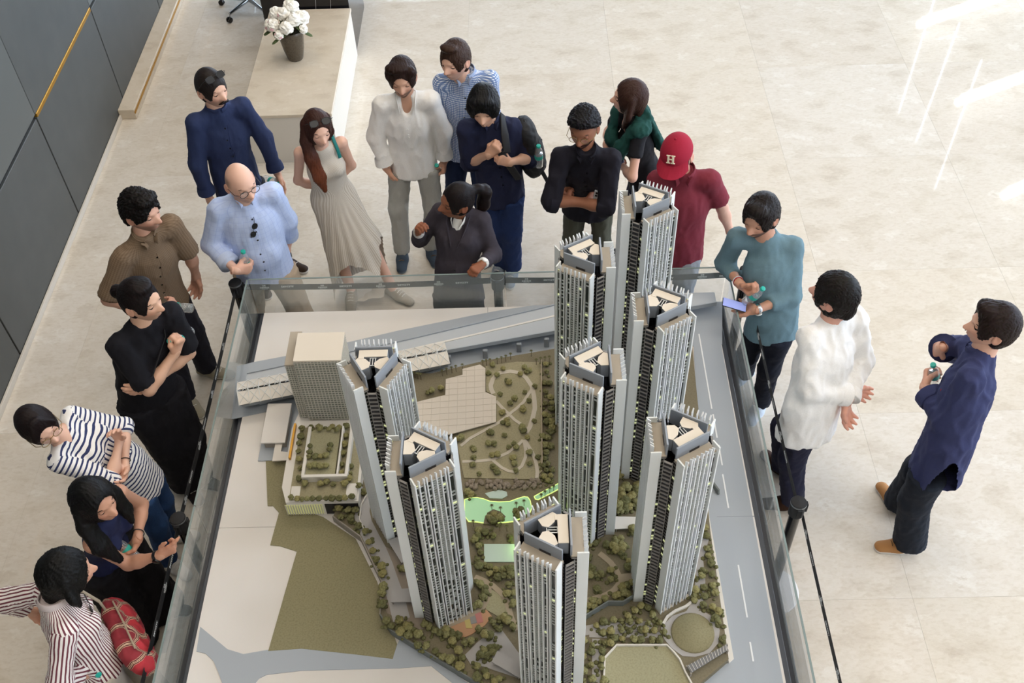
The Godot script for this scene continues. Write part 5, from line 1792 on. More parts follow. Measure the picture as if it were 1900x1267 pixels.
		for k in lid.v.size():
			lid.v[k].y = maxf(lid.v[k].y, cut)
		b.add(lid, Transform3D(Basis(), c0 + Vector3(0, 0, 0.0002)))
		b.col = lin("1a1210")
		var lash := []
		var brow := []
		for k in 7:
			var f := k / 6.0 * 2.0 - 1.0
			lash.append(c0 + Vector3(f * 0.0132 * sd, cut - 0.001 * f * f, 0.0004 + 0.0138 * sqrt(maxf(0.0, 1.0 - f * f * 0.85))))
			var bx_ := 0.031 + f * 0.0185
			brow.append(Vector3(sd * bx_, 0.0245 + 0.003 * (1.0 - f * f) - 0.002 * f, 0.0895 - bx_ * bx_ * 8.5 + 0.003))
		b.tube(lash, [0.0006, 0.0012, 0.0014, 0.0014, 0.0014, 0.0012, 0.0006], 5)
		b.col = hairc.lerp(lin("15100c"), 0.4)
		b.tube(brow, [0.0012, 0.0026, 0.003, 0.0029, 0.0025, 0.0018, 0.0008], 6)
	b.col = skin.darkened(0.6)
	for sd in [-1.0, 1.0]:
		b.ball(Vector3(sd * 0.0065, -0.0405, 0.1045), Vector3(0.0035, 0.0016, 0.004), Basis(), 7, 5)
	return b

# hair, in the head's own axes; returns a mesh with strand tones
func hair_shape(o: Dictionary) -> MB:
	var h: Dictionary = o.hair
	var style: String = h.style
	var lo := Vector3(-0.12, -0.14, -0.15)
	var hi := Vector3(0.12, 0.165, 0.14)
	for q in h.get("fall", []):
		for p in q[0]:
			lo = lo.min(p - Vector3.ONE * 0.06)
			hi = hi.max(p + Vector3.ONE * 0.06)
	var f := Field.new(lo, hi, 0.0052, 160.0)
	var lift: float = h.get("lift", 0.012)
	f.blob(Vector3(0, 0.012, -0.008), Vector3(0.0755 + lift * 0.75, 0.108 + lift, 0.094 + lift * 0.8))
	for q in h.get("tufts", []):
		f.blob(q[0], q[1])
	# the face, the ears and the nape stay free
	var line: float = h.get("line", 0.052)
	f.carve(Vector3(0, line - 0.118, 0.115), Vector3(0.074, 0.12, 0.078))
	f.slice(Vector3(0, h.get("nape", -0.062), 0), Vector3(0, -1, 0.5).normalized())
	for sd in [-1.0, 1.0]:
		if h.get("ears", true):
			f.carve(Vector3(sd * 0.092, -0.018, -0.002), Vector3(0.032, 0.036, 0.032))
			f.carve(Vector3(sd * 0.088, -0.06, 0.03), Vector3(0.034, 0.045, 0.045))
	for q in h.get("fringe", []):
		f.limb(q[0], q[1], q[2], q[3], 0.6, Vector3.RIGHT)
	for q in h.get("fall", []):
		var pts: Array = q[0]
		for k in pts.size() - 1:
			f.limb(pts[k], pts[k + 1], q[1][k], q[1][k + 1], q[2], Vector3.RIGHT)
	var b := f.net()
	relax(b, 1)
	smooth_normals(b)
	var fn := FastNoiseLite.new()
	fn.seed = int(h.get("seed", 1))
	fn.frequency = 1.0
	fn.fractal_octaves = 3
	var st: Vector3 = h.get("grain", Vector3(130, 26, 40))
	var amp: float = h.get("rough", 0.003)
	var combed := style != "curl"
	var crown := Vector3(0.02, 0.9, -0.45).normalized()
	var cx := Vector3.RIGHT.cross(crown).cross(crown).normalized()
	var cz := crown.cross(cx)
	var c0: Color = o.hair_c
	var c1: Color = lin(h.get("tip", h.color))
	for k in b.v.size():
		var p := b.v[k]
		var w := fn.get_noise_3dv(p * st)
		if combed and p.y > -0.1:
			# strands run from the crown outwards
			var d := p.normalized()
			var po := acos(clampf(d.dot(crown), -1.0, 1.0))
			var az := atan2(d.dot(cx), d.dot(cz))
			var ww := fn.get_noise_3d(cos(az) * 16.0 + sin(po * 3.0) * 0.6, sin(az) * 16.0, po * 2.2) * minf(1.0, po * 2.5)
			w = lerpf(ww, w, smoothstep(-0.05, -0.1, p.y))
		b.v[k] += b.n[k] * amp * w
		var lightness := 1.0 + 0.45 * w
		b.c[k] = c0.lerp(c1, smoothstep(-0.05, -0.3, p.y)) * lightness
		b.c[k].a = 1.0
	smooth_normals(b)
	return b

# ---------------------------------------------------------------- a person: one body mesh; hair, clothes and what is worn are children
var folds := FastNoiseLite.new()

func v3(a: Array, k: int) -> Vector3:
	return Vector3(a[k * 3], a[k * 3 + 1], a[k * 3 + 2]) * 0.001

func frame_of(fwd: Vector3, up: Vector3) -> Basis:
	var z := fwd.normalized()
	var x := up.cross(z).normalized()
	return Basis(x, z.cross(x), z)

# the point of a garment's front at a height, and its normal
func front_point(b: MB, p: Vector3, fwd: Vector3, side: Vector3, up: Vector3) -> Array:
	var best := -9.0
	var at := p
	var nn := fwd
	for k in b.v.size():
		var q := b.v[k] - p
		if absf(q.dot(side)) < 0.011 and absf(q.dot(up)) < 0.014:
			var d := q.dot(fwd)
			if d > best:
				best = d
				at = b.v[k]
				nn = b.n[k]
	return [at, nn]

func bone_uv(q: Array, v: Vector3, fwd: Vector3) -> Vector2:
	var a: Vector3 = q[0]
	var ax: Vector3 = (q[1] - a).normalized()
	var p := v - a
	var x := ax.cross(fwd).normalized()
	var z := x.cross(ax)
	return Vector2(atan2(p.dot(x), p.dot(z)) * q[2], p.dot(ax) + q[3])

# lays a pattern along the limbs: each triangle follows one bone, so that the pattern breaks at seams as cut cloth does
func cloth_uv(b: MB, bones: Array, fwd: Vector3) -> void:
	var id := PackedInt32Array()
	id.resize(b.v.size())
	for k in b.v.size():
		var best := 9.0
		for i in bones.size():
			var q: Array = bones[i]
			var ba: Vector3 = q[1] - q[0]
			var p: Vector3 = b.v[k] - q[0]
			var along := p.dot(ba) / ba.length_squared()
			var d: float = (p - ba * clampf(along, 0.0, 1.0)).length() / q[4]
			if i > 0 and along < 0.0:
				d += 1.2 * -along * ba.length() / q[4]
			if d < best:
				best = d
				id[k] = i
		b.uv[k] = bone_uv(bones[id[k]], b.v[k], fwd)
	for k in range(0, b.ix.size(), 3):
		var q0 := b.ix[k]
		var i0 := id[q0]
		var r: float = bones[i0][2]
		var mixed := false
		for j in [1, 2]:
			var q := b.ix[k + j]
			if id[q] != i0 or absf(b.uv[q].x - b.uv[q0].x) > PI * r:
				mixed = true
		if not mixed:
			continue
		for j in [1, 2]:
			var q := b.ix[k + j]
			var t := bone_uv(bones[i0], b.v[q], fwd)
			if t.x - b.uv[q0].x > PI * r: t.x -= TAU * r
			if t.x - b.uv[q0].x < -PI * r: t.x += TAU * r
			b.v.append(b.v[q])
			b.n.append(b.n[q])
			b.c.append(b.c[q])
			b.uv.append(t)
			b.ix[k + j] = b.v.size() - 1

func cloth(called: String, spec: Dictionary) -> StandardMaterial3D:
	var m := mat(called, spec.get("color", "808080"), spec.get("rough", 0.85))
	m.metallic_specular = 0.35
	if spec.has("tex"):
		m.albedo_texture = TX[spec.tex]
		var r: float = spec.get("repeat", 10.0)
		m.uv1_scale = Vector3(r * spec.get("ratio", 1.0), r, 1)
	else:
		m.albedo_texture = TX.weave
		m.normal_enabled = true
		m.normal_texture = TX.crease
		m.normal_scale = spec.get("crease", 0.22)
		triplanar(m, Vector3.ONE * spec.get("scale", 4.0), false)
	return m

var TX := {}

func cloth_pictures() -> void:
	TX.weave = noise(71, 0.09, [[0.0, "f4f4f4"], [0.5, "fafafa"], [1.0, "ffffff"]], 256, 4)
	TX.crease = noise(72, 0.014, [], 256, 3, true, 30.0)
	TX.stripe_h = picture(8, 64, func(_u, v): return Color("f1f0ee") if fposmod(v, 1.0) > 0.36 else Color("333c63"))
	TX.stripe_v = picture(64, 8, func(u, _v): return Color("efe9e4") if u > 0.42 else Color("6f3a44"))
	TX.check = picture(32, 32, func(u, v): return Color("e9edf3") if (u > 0.5 and v > 0.5) else (Color("8fa3c6") if u > 0.5 or v > 0.5 else Color("5f78aa")))
	TX.faint = picture(64, 64, func(u, v): return Color("aebfe6") if (u < 0.1 or v < 0.08) else Color("bccbec"))
	TX.rib = picture(32, 8, func(u, _v): return Color("ffffff").lerp(Color("e0dbd3"), 0.5 + 0.5 * cos(u * TAU)))
	TX.waffle = picture(32, 32, func(u, v): return Color("8a7560").lerp(Color("64523f"), clampf(0.5 + 0.22 * cos(u * TAU) + 0.14 * cos(v * TAU), 0, 1)))
	TX.denim = noise(73, 0.2, [[0.0, "8ea0c0"], [0.5, "dfe4ee"], [1.0, "ffffff"]], 256, 4)
	TX.hex = picture(96, 112, func(u, v):
		var x: float = u * 1.732
		var y: float = v * 3.0
		var a := Vector2(fposmod(x + 0.866, 1.732) - 0.866, fposmod(y + 1.5, 3.0) - 1.5)
		var b := Vector2(fposmod(x, 1.732) - 0.866, fposmod(y, 3.0) - 1.5)
		var q := a if a.length() < b.length() else b
		q = q.abs()
		var d := maxf(q.x, q.x * 0.5 + q.y * 0.866)
		if d > 0.80: return Color("d8c2a0") if d < 0.85 else Color("4a1720")
		if d > 0.70: return Color("d8c2a0") if d < 0.73 else Color("5d1c25")
		return Color("b8323b") if a.length() < b.length() else Color("8c2a33"))

func shoe(parent: Node3D, an: Vector3, dir: Vector3, k: float, spec: Dictionary, m: Material) -> void:
	var d := Vector3(dir.x, 0, dir.z).normalized()
	var side := Vector3.UP.cross(d)
	var f := Field.new(an * Vector3(1, 0, 1) - Vector3(0.3, 0.01, 0.3), an * Vector3(1, 0, 1) + Vector3(0.3, 0.17, 0.3), 0.0075, 130.0)
	var g := an * Vector3(1, 0, 1)
	var heel := g - d * 0.055 * k
	f.limb(heel + Vector3(0, 0.034, 0), g + d * 0.06 * k + Vector3(0, 0.034, 0), 0.036 * k, 0.044 * k, 0.85, side)
	f.limb(g + d * 0.05 * k + Vector3(0, 0.03, 0), g + d * 0.155 * k + Vector3(0, 0.024, 0), 0.046 * k, 0.04 * k, 0.72, side)
	f.limb(g - d * 0.02 * k + Vector3(0, 0.07, 0), g + d * 0.06 * k + Vector3(0, 0.055, 0), 0.036 * k, 0.034 * k)
	f.slice(Vector3(0, 0.003, 0), Vector3.DOWN)
	f.slice(g + Vector3(0, 0.098, 0), Vector3.UP)
	var b := f.net()
	smooth_normals(b)
	var up_c := lin(spec.shoe)
	var so_c := lin(spec.get("sole", "e8e6e2"))
	for i in b.v.size():
		b.c[i] = so_c if b.v[i].y < 0.026 else up_c
	var o := put("shoe", b, m, parent)
	if spec.get("laces", true):
		var l := MB.new()
		for j in 4:
			var p := g + d * (0.035 + 0.022 * j) * k + Vector3(0, 0.094 - 0.0095 * j, 0)
			l.tube([p - side * 0.02, p + Vector3(0, 0.006, 0), p + side * 0.02], [0.0028], 5)
		put("laces", l, M.lace_light if spec.get("lace", "light") == "light" else M.lace_dark, o)

func person(id: String, label: String, s: Dictionary) -> Dictionary:
	var a: Array = PJ[id]
	var base := v3(a, 3) * Vector3(1, 0, 1)
	var q := {}
	var names := ["head", "neck", "chest", "pelv", "shL", "shR", "elL", "elR", "wrL", "wrR", "haL", "haR", "hpL", "hpR", "knL", "knR", "anL", "anR", "toL", "toR"]
	for k in 20:
		q[names[k]] = v3(a, k) - base
	var root := thing("person", label, "person", base)
	var k: float = s.S / 1.75
	var w: float = s.get("girth", 1.0)
	var fem: bool = s.get("sex", "m") == "f"
	var sk := lin(s.skin)
	s.skin_c = sk.lerp(lin("edcabb"), 0.3 * smoothstep(0.3, 0.62, sk.r))
	s.hair_c = lin(s.hair.color)
	var side: Vector3 = (q.shL - q.shR).normalized()
	var up: Vector3 = (q.neck - q.pelv).normalized()
	var fwd: Vector3 = side.cross(up).normalized()
	var hb := frame_of(s.face, (Vector3.UP * 1.4 + (q.head - q.neck).normalized() * 0.6 + s.get("tilt", Vector3.ZERO)).normalized())
	q.head -= up * 0.016
	var hs: float = s.get("head", 1.08 if fem else 1.14)
	var ht := Transform3D(hb * hs, q.head)
	var out := {"root": root, "q": q, "fwd": fwd, "side": side, "up": up, "ht": ht, "k": k, "base": base}
	# the body: torso, neck and arms in one field; head and hands join it in the same mesh
	var lo := Vector3.ONE * 9.0
	var hi := Vector3.ONE * -9.0
	for n in ["neck", "pelv", "chest", "shL", "shR", "elL", "elR", "wrL", "wrR", "head"]:
		lo = lo.min(q[n])
		hi = hi.max(q[n])
	var pad := Vector3(0.19, 0.1, 0.19) * maxf(w, 1.0)
	var tw := 0.92 if fem else 1.0
	var f := Field.new(lo - pad, hi + pad * 0.75, 0.0115, 100.0)
	f.limb(q.pelv, q.chest, 0.112 * k * w * tw, 0.114 * k * w * tw, 0.66, side)
	f.limb(q.chest, q.neck - up * 0.05 * k, 0.114 * k * w * tw, 0.075 * k, 0.7, side)
	var hip_u: Vector3 = hb.y
	f.limb(q.neck - up * 0.045 * k, q.head - hip_u * 0.055 - hb.z * 0.012, (0.053 if fem else 0.065) * k, (0.049 if fem else 0.06) * k)
	var arm := (0.86 if fem else 1.0) * float(s.get("arm", 1.0))
	for sd in ["L", "R"]:
		f.limb(q.neck - up * 0.055 * k, q["sh" + sd] - up * 0.005, 0.052 * k, 0.046 * k * arm)
		f.limb(q["sh" + sd], q["el" + sd], 0.045 * k * arm, 0.036 * k * arm)
		f.limb(q["el" + sd], q["el" + sd].lerp(q["wr" + sd], 0.35), 0.036 * k * arm, 0.037 * k * arm)
		f.limb(q["el" + sd].lerp(q["wr" + sd], 0.3), q["wr" + sd], 0.037 * k * arm, 0.0245 * k * arm)
		f.limb(q["wr" + sd], q["wr" + sd].lerp(q["ha" + sd], 0.2), 0.0245 * k * arm, 0.025 * k * arm)
	var body := f.net()
	relax(body, 1)
	smooth_normals(body)
	body.c.fill(s.skin_c)
	body.add(head_shape(s), ht)
	for sd in ["L", "R"]:
		var hd: Array = s["hand" + sd]
		var y: Vector3 = (q["ha" + sd] - q["wr" + sd]).normalized()
		var t: Vector3 = hd[1]
		t = (t - y * t.dot(y)).normalized()
		var x: Vector3 = t if sd == "L" else -t
		var z := x.cross(y)
		var sc := k * (0.9 if fem else 1.0)
		var bs := Basis(-x if sd == "L" else x, y, z) * sc
		var hm := hand(hd[0])
		var c0 := body.v.size()
		body.add(hm, Transform3D(bs, q["wr" + sd]), sd == "L")
		for i in range(c0, body.v.size()):
			body.c[i] = s.skin_c.lerp(Color(s.skin_c.r, s.skin_c.g * 0.8, s.skin_c.b * 0.74), 0.3)
		out["hand" + sd] = Transform3D(Basis(x, y, z), q["wr" + sd])
	if s.has("skirt"):
		for sd in ["L", "R"]:
			body.col = s.skin_c
			body.tube([q["kn" + sd], q["an" + sd]], [0.05, 0.035], 10)
	put("body", body, M.skin, root)
	# hair
	if s.hair.style != "bald":
		put("hair", hair_shape(s), M.hair, root, ht)
	# the top
	var tp: Dictionary = s.top
	var ease: float = tp.get("ease", 0.02) + 0.004
	var hem: float = tp.get("hem", 0.12)
	f = Field.new(lo - pad - Vector3(0.03, hem, 0.03), hi + pad * 0.75, 0.0115, 95.0)
	var low: Vector3 = q.pelv - Vector3(0, hem, 0)
	var bust := 0.012 if fem else 0.0
	f.limb(low, q.pelv + up * 0.06, (0.128 * w * tw + 0.01) * k + ease * 1.1 + (0.012 if fem else 0.0), 0.124 * k * w * tw + ease, 0.74, side, 2)
	f.limb(q.pelv + up * 0.06, q.chest + up * 0.03, (0.118 if not fem else 0.105) * k * w * tw + ease * tp.get("waist", 1.0), 0.127 * k * w * tw + ease, 0.72, side)
	f.limb(q.chest, q.neck - up * 0.05 * k, 0.127 * k * w * tw + ease, 0.076 * k + ease * 0.4, 0.72, side)
	if fem:
		for sg in [-1.0, 1.0]:
			f.blob(q.chest + up * 0.035 + side * 0.062 * sg + fwd * 0.075 * k, Vector3(0.062, 0.06, 0.058) * k)
	if tp.has("belly"):
		f.blob(q.pelv + up * 0.14 + fwd * 0.06, Vector3(0.14, 0.14, 0.1) * float(tp.belly))
	var sl: String = tp.get("sleeve", "long")
	var bones := [[low, q.neck, 0.15, 0.0, 0.15]]
	for sd in ["L", "R"]:
		var r0 := 0.047 * k * arm + ease * 0.42
		if sl != "none":
			f.limb(q.neck - up * 0.035 * k, q["sh" + sd] - up * 0.012, 0.048 * k + ease * 0.1, r0 - 0.004)
			bones.append([q["sh" + sd], q["el" + sd], 0.05, 0.0, 0.062])
			bones.append([q["el" + sd], q["wr" + sd], 0.045, (q["sh" + sd] - q["el" + sd]).length(), 0.062])
		if sl == "short":
			f.limb(q["sh" + sd], q["sh" + sd].lerp(q["el" + sd], tp.get("reach", 0.72)), r0, r0 + 0.006, 1.0, Vector3.ZERO, 1)
		elif sl == "long" or sl == "rolled":
			f.limb(q["sh" + sd], q["el" + sd], r0, 0.04 * k * arm + ease * 0.6)
			var reach: float = tp.get("reach", 0.93 if sl == "long" else 0.3)
			f.limb(q["el" + sd], q["el" + sd].lerp(q["wr" + sd], reach), 0.04 * k * arm + ease * 0.6, (0.03 if sl == "long" else 0.041) * k * arm + ease * 0.55, 1.0, Vector3.ZERO, 1)
		else:
			f.limb(q.neck - up * 0.05 * k, q.neck.lerp(q["sh" + sd], 0.72) - up * 0.035, 0.052 * k, 0.05 * k)
	var nk: String = tp.get("neck", "crew")
	var n0: Vector3 = q.neck + up * 0.012 * k + fwd * 0.012
	var tb := Basis(side, up, fwd)
	var stand: float = {"collar": 0.036, "band": 0.03, "v": 0.03, "crew": 0.018}.get(nk, 0.0) * k
	if stand > 0.0 and not s.has("skirt"):
		f.limb(q.neck - up * 0.06 * k, q.neck + up * (stand - 0.004) + fwd * 0.004, 0.082 * k, 0.064 * k)
		for sd in ["L", "R"]:
			f.limb(q.neck + up * (stand - 0.03), q["sh" + sd] - up * 0.01, 0.052 * k, 0.044 * k)
	f.carve(n0 + up * (0.045 + stand), Vector3(0.066, 0.05, 0.068) * k * tp.get("open", 1.0), tb)
	n0 += up * stand * 0.8
	if nk == "v":
		f.carve(n0 + fwd * 0.085 - up * 0.03, Vector3(0.042, 0.1, 0.075) * k, tb * Basis(Vector3.RIGHT, -0.25))
	if nk == "wide":
		f.carve(n0 + up * 0.03, Vector3(0.105, 0.06, 0.1) * k, tb)
	if s.has("skirt"):
		# a long dress: the top runs on to the ankles
		var c: Vector3 = q.pelv
		var ft: Vector3 = ((q.anL + q.anR) * 0.5) * Vector3(1, 0, 1) + Vector3(0, s.skirt, 0)
		var g := Field.new(lo.min(ft - Vector3(0.34, 0.02, 0.34)), hi + pad * 0.75, 0.0135, 60.0)
		g.limb(ft, ft.lerp(c, 0.5), 0.30, 0.2, 0.8, side, 2)
		g.limb(ft.lerp(c, 0.5), c, 0.2, 0.155, 0.8, side)
		g.limb(c, q.pelv + up * 0.16, 0.15, 0.112, 0.74, side)
		g.limb(q.pelv + up * 0.14, q.chest + up * 0.03, 0.11, 0.122, 0.72, side)
		g.limb(q.chest, q.neck - up * 0.05 * k, 0.12, 0.07, 0.72, side)
		for sg in [-1.0, 1.0]:
			g.blob(q.chest + up * 0.035 + side * 0.058 * sg + fwd * 0.07, Vector3(0.06, 0.058, 0.055))
		for sd in ["L", "R"]:
			g.limb(q.neck - up * 0.04 * k, q.neck.lerp(q["sh" + sd], 0.6) - up * 0.03, 0.048, 0.042)
		g.carve(n0 + up * 0.04, Vector3(0.062, 0.055, 0.066), tb)
		f = g
		bones = [[ft, q.neck, 70.0 / TAU, 0.0, 1.0]]
	var top := f.net()
	relax(top, 2)
	folds.seed = int(s.S * 1000)
	ruffle(top, folds, tp.get("ruffle", 0.006) * 0.8, tp.get("grain", Vector3(8, 3.6, 8)), s.S * 30.0)
	if tp.get("fine", 0.0014) > 0.0:
		ruffle(top, folds, tp.get("fine", 0.0014), Vector3(22, 12, 22), s.S * 11.0)
	if tp.has("tex"):
		cloth_uv(top, bones, fwd)
	if s.has("skirt"):
		for i in top.v.size():
			var p: Vector3 = top.v[i] - q.pelv
			if p.y < 0.1:
				var an := atan2(p.dot(side), p.dot(fwd))
				var d: Vector3 = (top.v[i] - q.pelv) * Vector3(1, 0, 1)
				top.v[i] += d.normalized() * 0.007 * sin(an * 24.0) * clampf((0.1 - p.y) / 0.5, 0.0, 1.0)
		smooth_normals(top)
	var tm := cloth(id + "_top", tp)
	var to := put(tp.get("called", "shirt"), top, tm, root)
	out.top = top
	out.top_node = to
	if nk == "collar" or nk == "band":
		var cb := MB.new()
		var pts := []
		var rr := []
		var a0 := 0.2 if nk == "band" else 0.5
		for j in 19:
			var an := lerpf(a0, TAU - a0, j / 18.0)
			pts.append(n0 + up * (0.008 - 0.014 * cos(an)) - fwd * 0.006 + (side * sin(an) * 0.067 + fwd * cos(an) * 0.07) * k)
			rr.append(0.015 if nk == "band" else 0.021)
		cb.tube(pts, rr, 8, 0.22, up)
		if nk == "collar":
			for e in [0, 18]:
				var sg := 1.0 if e == 0 else -1.0
				var p0: Vector3 = pts[e]
				cb.tube([pts[1 if e == 0 else 17], p0 + fwd * 0.006 - up * 0.008, p0 + fwd * 0.016 - up * 0.03 - side * sg * 0.004, p0 + fwd * 0.02 - up * 0.052 + side * sg * 0.004], [0.02, 0.021, 0.015, 0.002], 8, 0.2, (up * 0.5 + side * sg).normalized())
		put("collar", cb, tm, to)
	if tp.has("buttons"):
		for j in 6:
			var p: Vector3 = q.neck.lerp(q.pelv, 0.16 + 0.15 * j)
			var fp := front_point(top, p, fwd, side, up)
			var bb := MB.new()
			bb.lathe(Transform3D(Basis(side, fp[1], fp[1].cross(side)).orthonormalized(), fp[0]), [Vector2(0, 0.003), Vector2(0.0045, 0.0028), Vector2(0.0055, 0.0012), Vector2(0.0055, -0.002)], 8)
			put("button", bb, M.button_light if tp.buttons == "light" else M.button_dark, to)
		var pl := MB.new()
		var pp := []
		for j in 14:
			pp.append(front_point(top, q.neck.lerp(q.pelv, 0.12 + 0.07 * j), fwd, side, up)[0] + side * 0.014)
		pl.tube(pp, [0.0011], 5)
		put("placket_edge", pl, tm, to)
	if tp.get("cuff", false):
		for sd in ["L", "R"]:
			var c := MB.new()
			var x: Vector3 = q["el" + sd]
			var y: Vector3 = q["wr" + sd]
			var r: float = tp.get("reach", 0.93 if sl == "long" else 0.3)
			var rad: float = (lerpf(0.045, 0.036, r)) * k * arm + ease * 0.7
			c.tube([x.lerp(y, r - 0.2), x.lerp(y, r - 0.1), x.lerp(y, r + 0.015)], [rad * 0.98, rad * 1.08, rad * 1.1], 16)
			put("cuff", c, cloth(id + "_cuff", {"color": tp.get("cuff_color", tp.get("color", "ffffff"))}), to)
	# trousers and shoes
	if not s.has("skirt"):
		var bt: Dictionary = s.bottom
		var lo2 := Vector3.ONE * 9.0
		var hi2 := Vector3.ONE * -9.0
		for n in ["pelv", "hpL", "hpR", "knL", "knR", "anL", "anR"]:
			lo2 = lo2.min(q[n])
			hi2 = hi2.max(q[n])
		var e: float = bt.get("ease", 0.012)
		f = Field.new(lo2 - Vector3(0.14, 0.05, 0.14), hi2 + Vector3(0.17, 0.13, 0.17), 0.0125, 75.0)
		f.limb(q.pelv - up * 0.03, q.pelv + up * 0.075, 0.122 * k * w + e, 0.112 * k * w + e, 0.74, side, 1)
		for sd in ["L", "R"]:
			f.limb(q["hp" + sd] + Vector3(0, 0.02, 0), q["kn" + sd], 0.083 * k * sqrt(w) + e, 0.054 * k + e)
			var foot: Vector3 = q["an" + sd] - Vector3(0, 0.015, 0)
			f.limb(q["kn" + sd], foot, 0.054 * k + e, (0.04 + bt.get("flare", 0.01)) * k + e, 1.0, Vector3.ZERO, 1)
		if hem > 0.05:
			f.slice(Vector3(0, q.pelv.y - hem + 0.045, 0), Vector3.UP)
		var tr := f.net()
		relax(tr, 2)
		ruffle(tr, folds, 0.006, Vector3(11, 4.5, 11), s.S * 7.0)
		ruffle(tr, folds, 0.002, Vector3(26, 18, 26), s.S * 17.0)
		var bm := cloth(id + "_trousers", bt)
		if bt.get("denim", false):
			bm.albedo_texture = TX.denim
		put(bt.get("called", "trousers"), tr, bm, root)
	for sd in ["L", "R"]:
		shoe(root, q["an" + sd], q["to" + sd] - q["an" + sd], k, s, M.leather)
	return out

# ---------------------------------------------------------------- things worn (parts) and held (things of their own)
func glasses(o: Dictionary, m: Material, lens: Material, at: Transform3D, size := 1.0) -> void:
	var t: Transform3D = at
	var b := MB.new()
	var ln := MB.new()
	for sd in [-1.0, 1.0]:
		var ring := []
		for j in 17:
			var a := TAU * j / 16.0
			ring.append(t * (Vector3(sd * 0.034 + cos(a) * 0.0235, sin(a) * 0.0185, 0.0) * size))
		b.tube(ring, [0.0019], 6)
		b.tube([t * (Vector3(sd * 0.06, 0.008, 0) * size), t * (Vector3(sd * 0.077, 0.008, -0.02) * size), t * (Vector3(sd * 0.08, 0.006, -0.09) * size), t * (Vector3(sd * 0.078, -0.012, -0.115) * size)], [0.002, 0.0018, 0.0016, 0.0016], 6)
		ln.box(t * Transform3D(Basis(), Vector3(sd * 0.034, 0, 0) * size), Vector3(0.043, 0.033, 0.0015) * size, 0.0007)
	b.tube([t * (Vector3(-0.009, 0.004, 0.001) * size), t * (Vector3(0, 0.006, 0.004) * size), t * (Vector3(0.009, 0.004, 0.001) * size)], [0.0018], 6)
	var g := put("sunglasses" if lens == M.lens_dark else "glasses", b, m, o.root)
	put("lens", ln, lens, g)

func watch(o: Dictionary, sd: String, strap: Material, face: Material, r := 0.031) -> void:
	var p: Vector3 = o.q["el" + sd].lerp(o.q["wr" + sd], 0.93)
	var y: Vector3 = (o.q["wr" + sd] - o.q["el" + sd]).normalized()
	var ht: Transform3D = o["hand" + sd]
	var z := (ht.basis.z - y * ht.basis.z.dot(y)).normalized()
	var bs := Basis(y.cross(z), y, z)
	var b := MB.new()
	b.lathe(Transform3D(bs, p), [Vector2(r - 0.004, -0.011), Vector2(r, -0.01), Vector2(r, 0.01), Vector2(r - 0.004, 0.011)], 20)
	var w := put("watch", b, strap, o.root)
	var d := MB.new()
	d.lathe(Transform3D(Basis(bs.x, bs.z, -bs.y), p + z * (r - 0.001)), [Vector2(0.019, -0.003), Vector2(0.0195, 0.004), Vector2(0.016, 0.007), Vector2(0, 0.007)], 18)
	put("dial", d, face, w)

func band(o: Dictionary, sd: String, f: float, r: float, m: Material, called := "bracelet") -> void:
	var p: Vector3 = o.q["el" + sd].lerp(o.q["wr" + sd], f)
	var y: Vector3 = (o.q["wr" + sd] - o.q["el" + sd]).normalized()
	var x := y.cross(Vector3.UP).normalized()
	var pts := []
	for j in 17:
		var a := TAU * j / 16.0
		pts.append(p + (x * cos(a) + y.cross(x) * sin(a)) * r + y * 0.004 * sin(a))
	var b := MB.new()
	b.tube(pts, [0.0028], 6)
	put(called, b, m, o.root)

# a small clear water bottle with a teal cap, cap end along axis
func bottle(at: Vector3, axis: Vector3, label: String, length := 0.2) -> void:
	var y := axis.normalized()
	var x := y.cross(Vector3(0.3, 0.2, 0.9)).normalized()
	var t := thing("water_bottle", label, "bottle", at, "small water bottles with teal caps")
	t.basis = Basis(x, y, x.cross(y))
	var h := length
	var b := MB.new()
	b.lathe(Transform3D(), [Vector2(0, -h * 0.5), Vector2(0.024, -h * 0.5), Vector2(0.029, -h * 0.47), Vector2(0.03, -h * 0.2), Vector2(0.0275, -h * 0.15), Vector2(0.03, -h * 0.1), Vector2(0.03, h * 0.16), Vector2(0.024, h * 0.3), Vector2(0.0125, h * 0.4), Vector2(0.0125, h * 0.44)], 18)
	put("body", b, M.bottle_clear, t)
	b = MB.new()
	b.lathe(Transform3D(), [Vector2(0, -h * 0.48), Vector2(0.027, -h * 0.48), Vector2(0.0285, -h * 0.2), Vector2(0.0285, h * 0.1), Vector2(0, h * 0.1)], 16)
	put("water", b, M.bottle_water, t)
	b = MB.new()
	b.lathe(Transform3D(), [Vector2(0.0303, -h * 0.08), Vector2(0.0306, -h * 0.07), Vector2(0.0306, h * 0.07), Vector2(0.0303, h * 0.08)], 18)
	put("wrapper", b, M.teal_print, t)
	b = MB.new()
	b.lathe(Transform3D(), [Vector2(0.0145, h * 0.42), Vector2(0.0155, h * 0.425), Vector2(0.0155, h * 0.495), Vector2(0.014, h * 0.51), Vector2(0, h * 0.511)], 16)
	put("cap", b, M.teal, t)

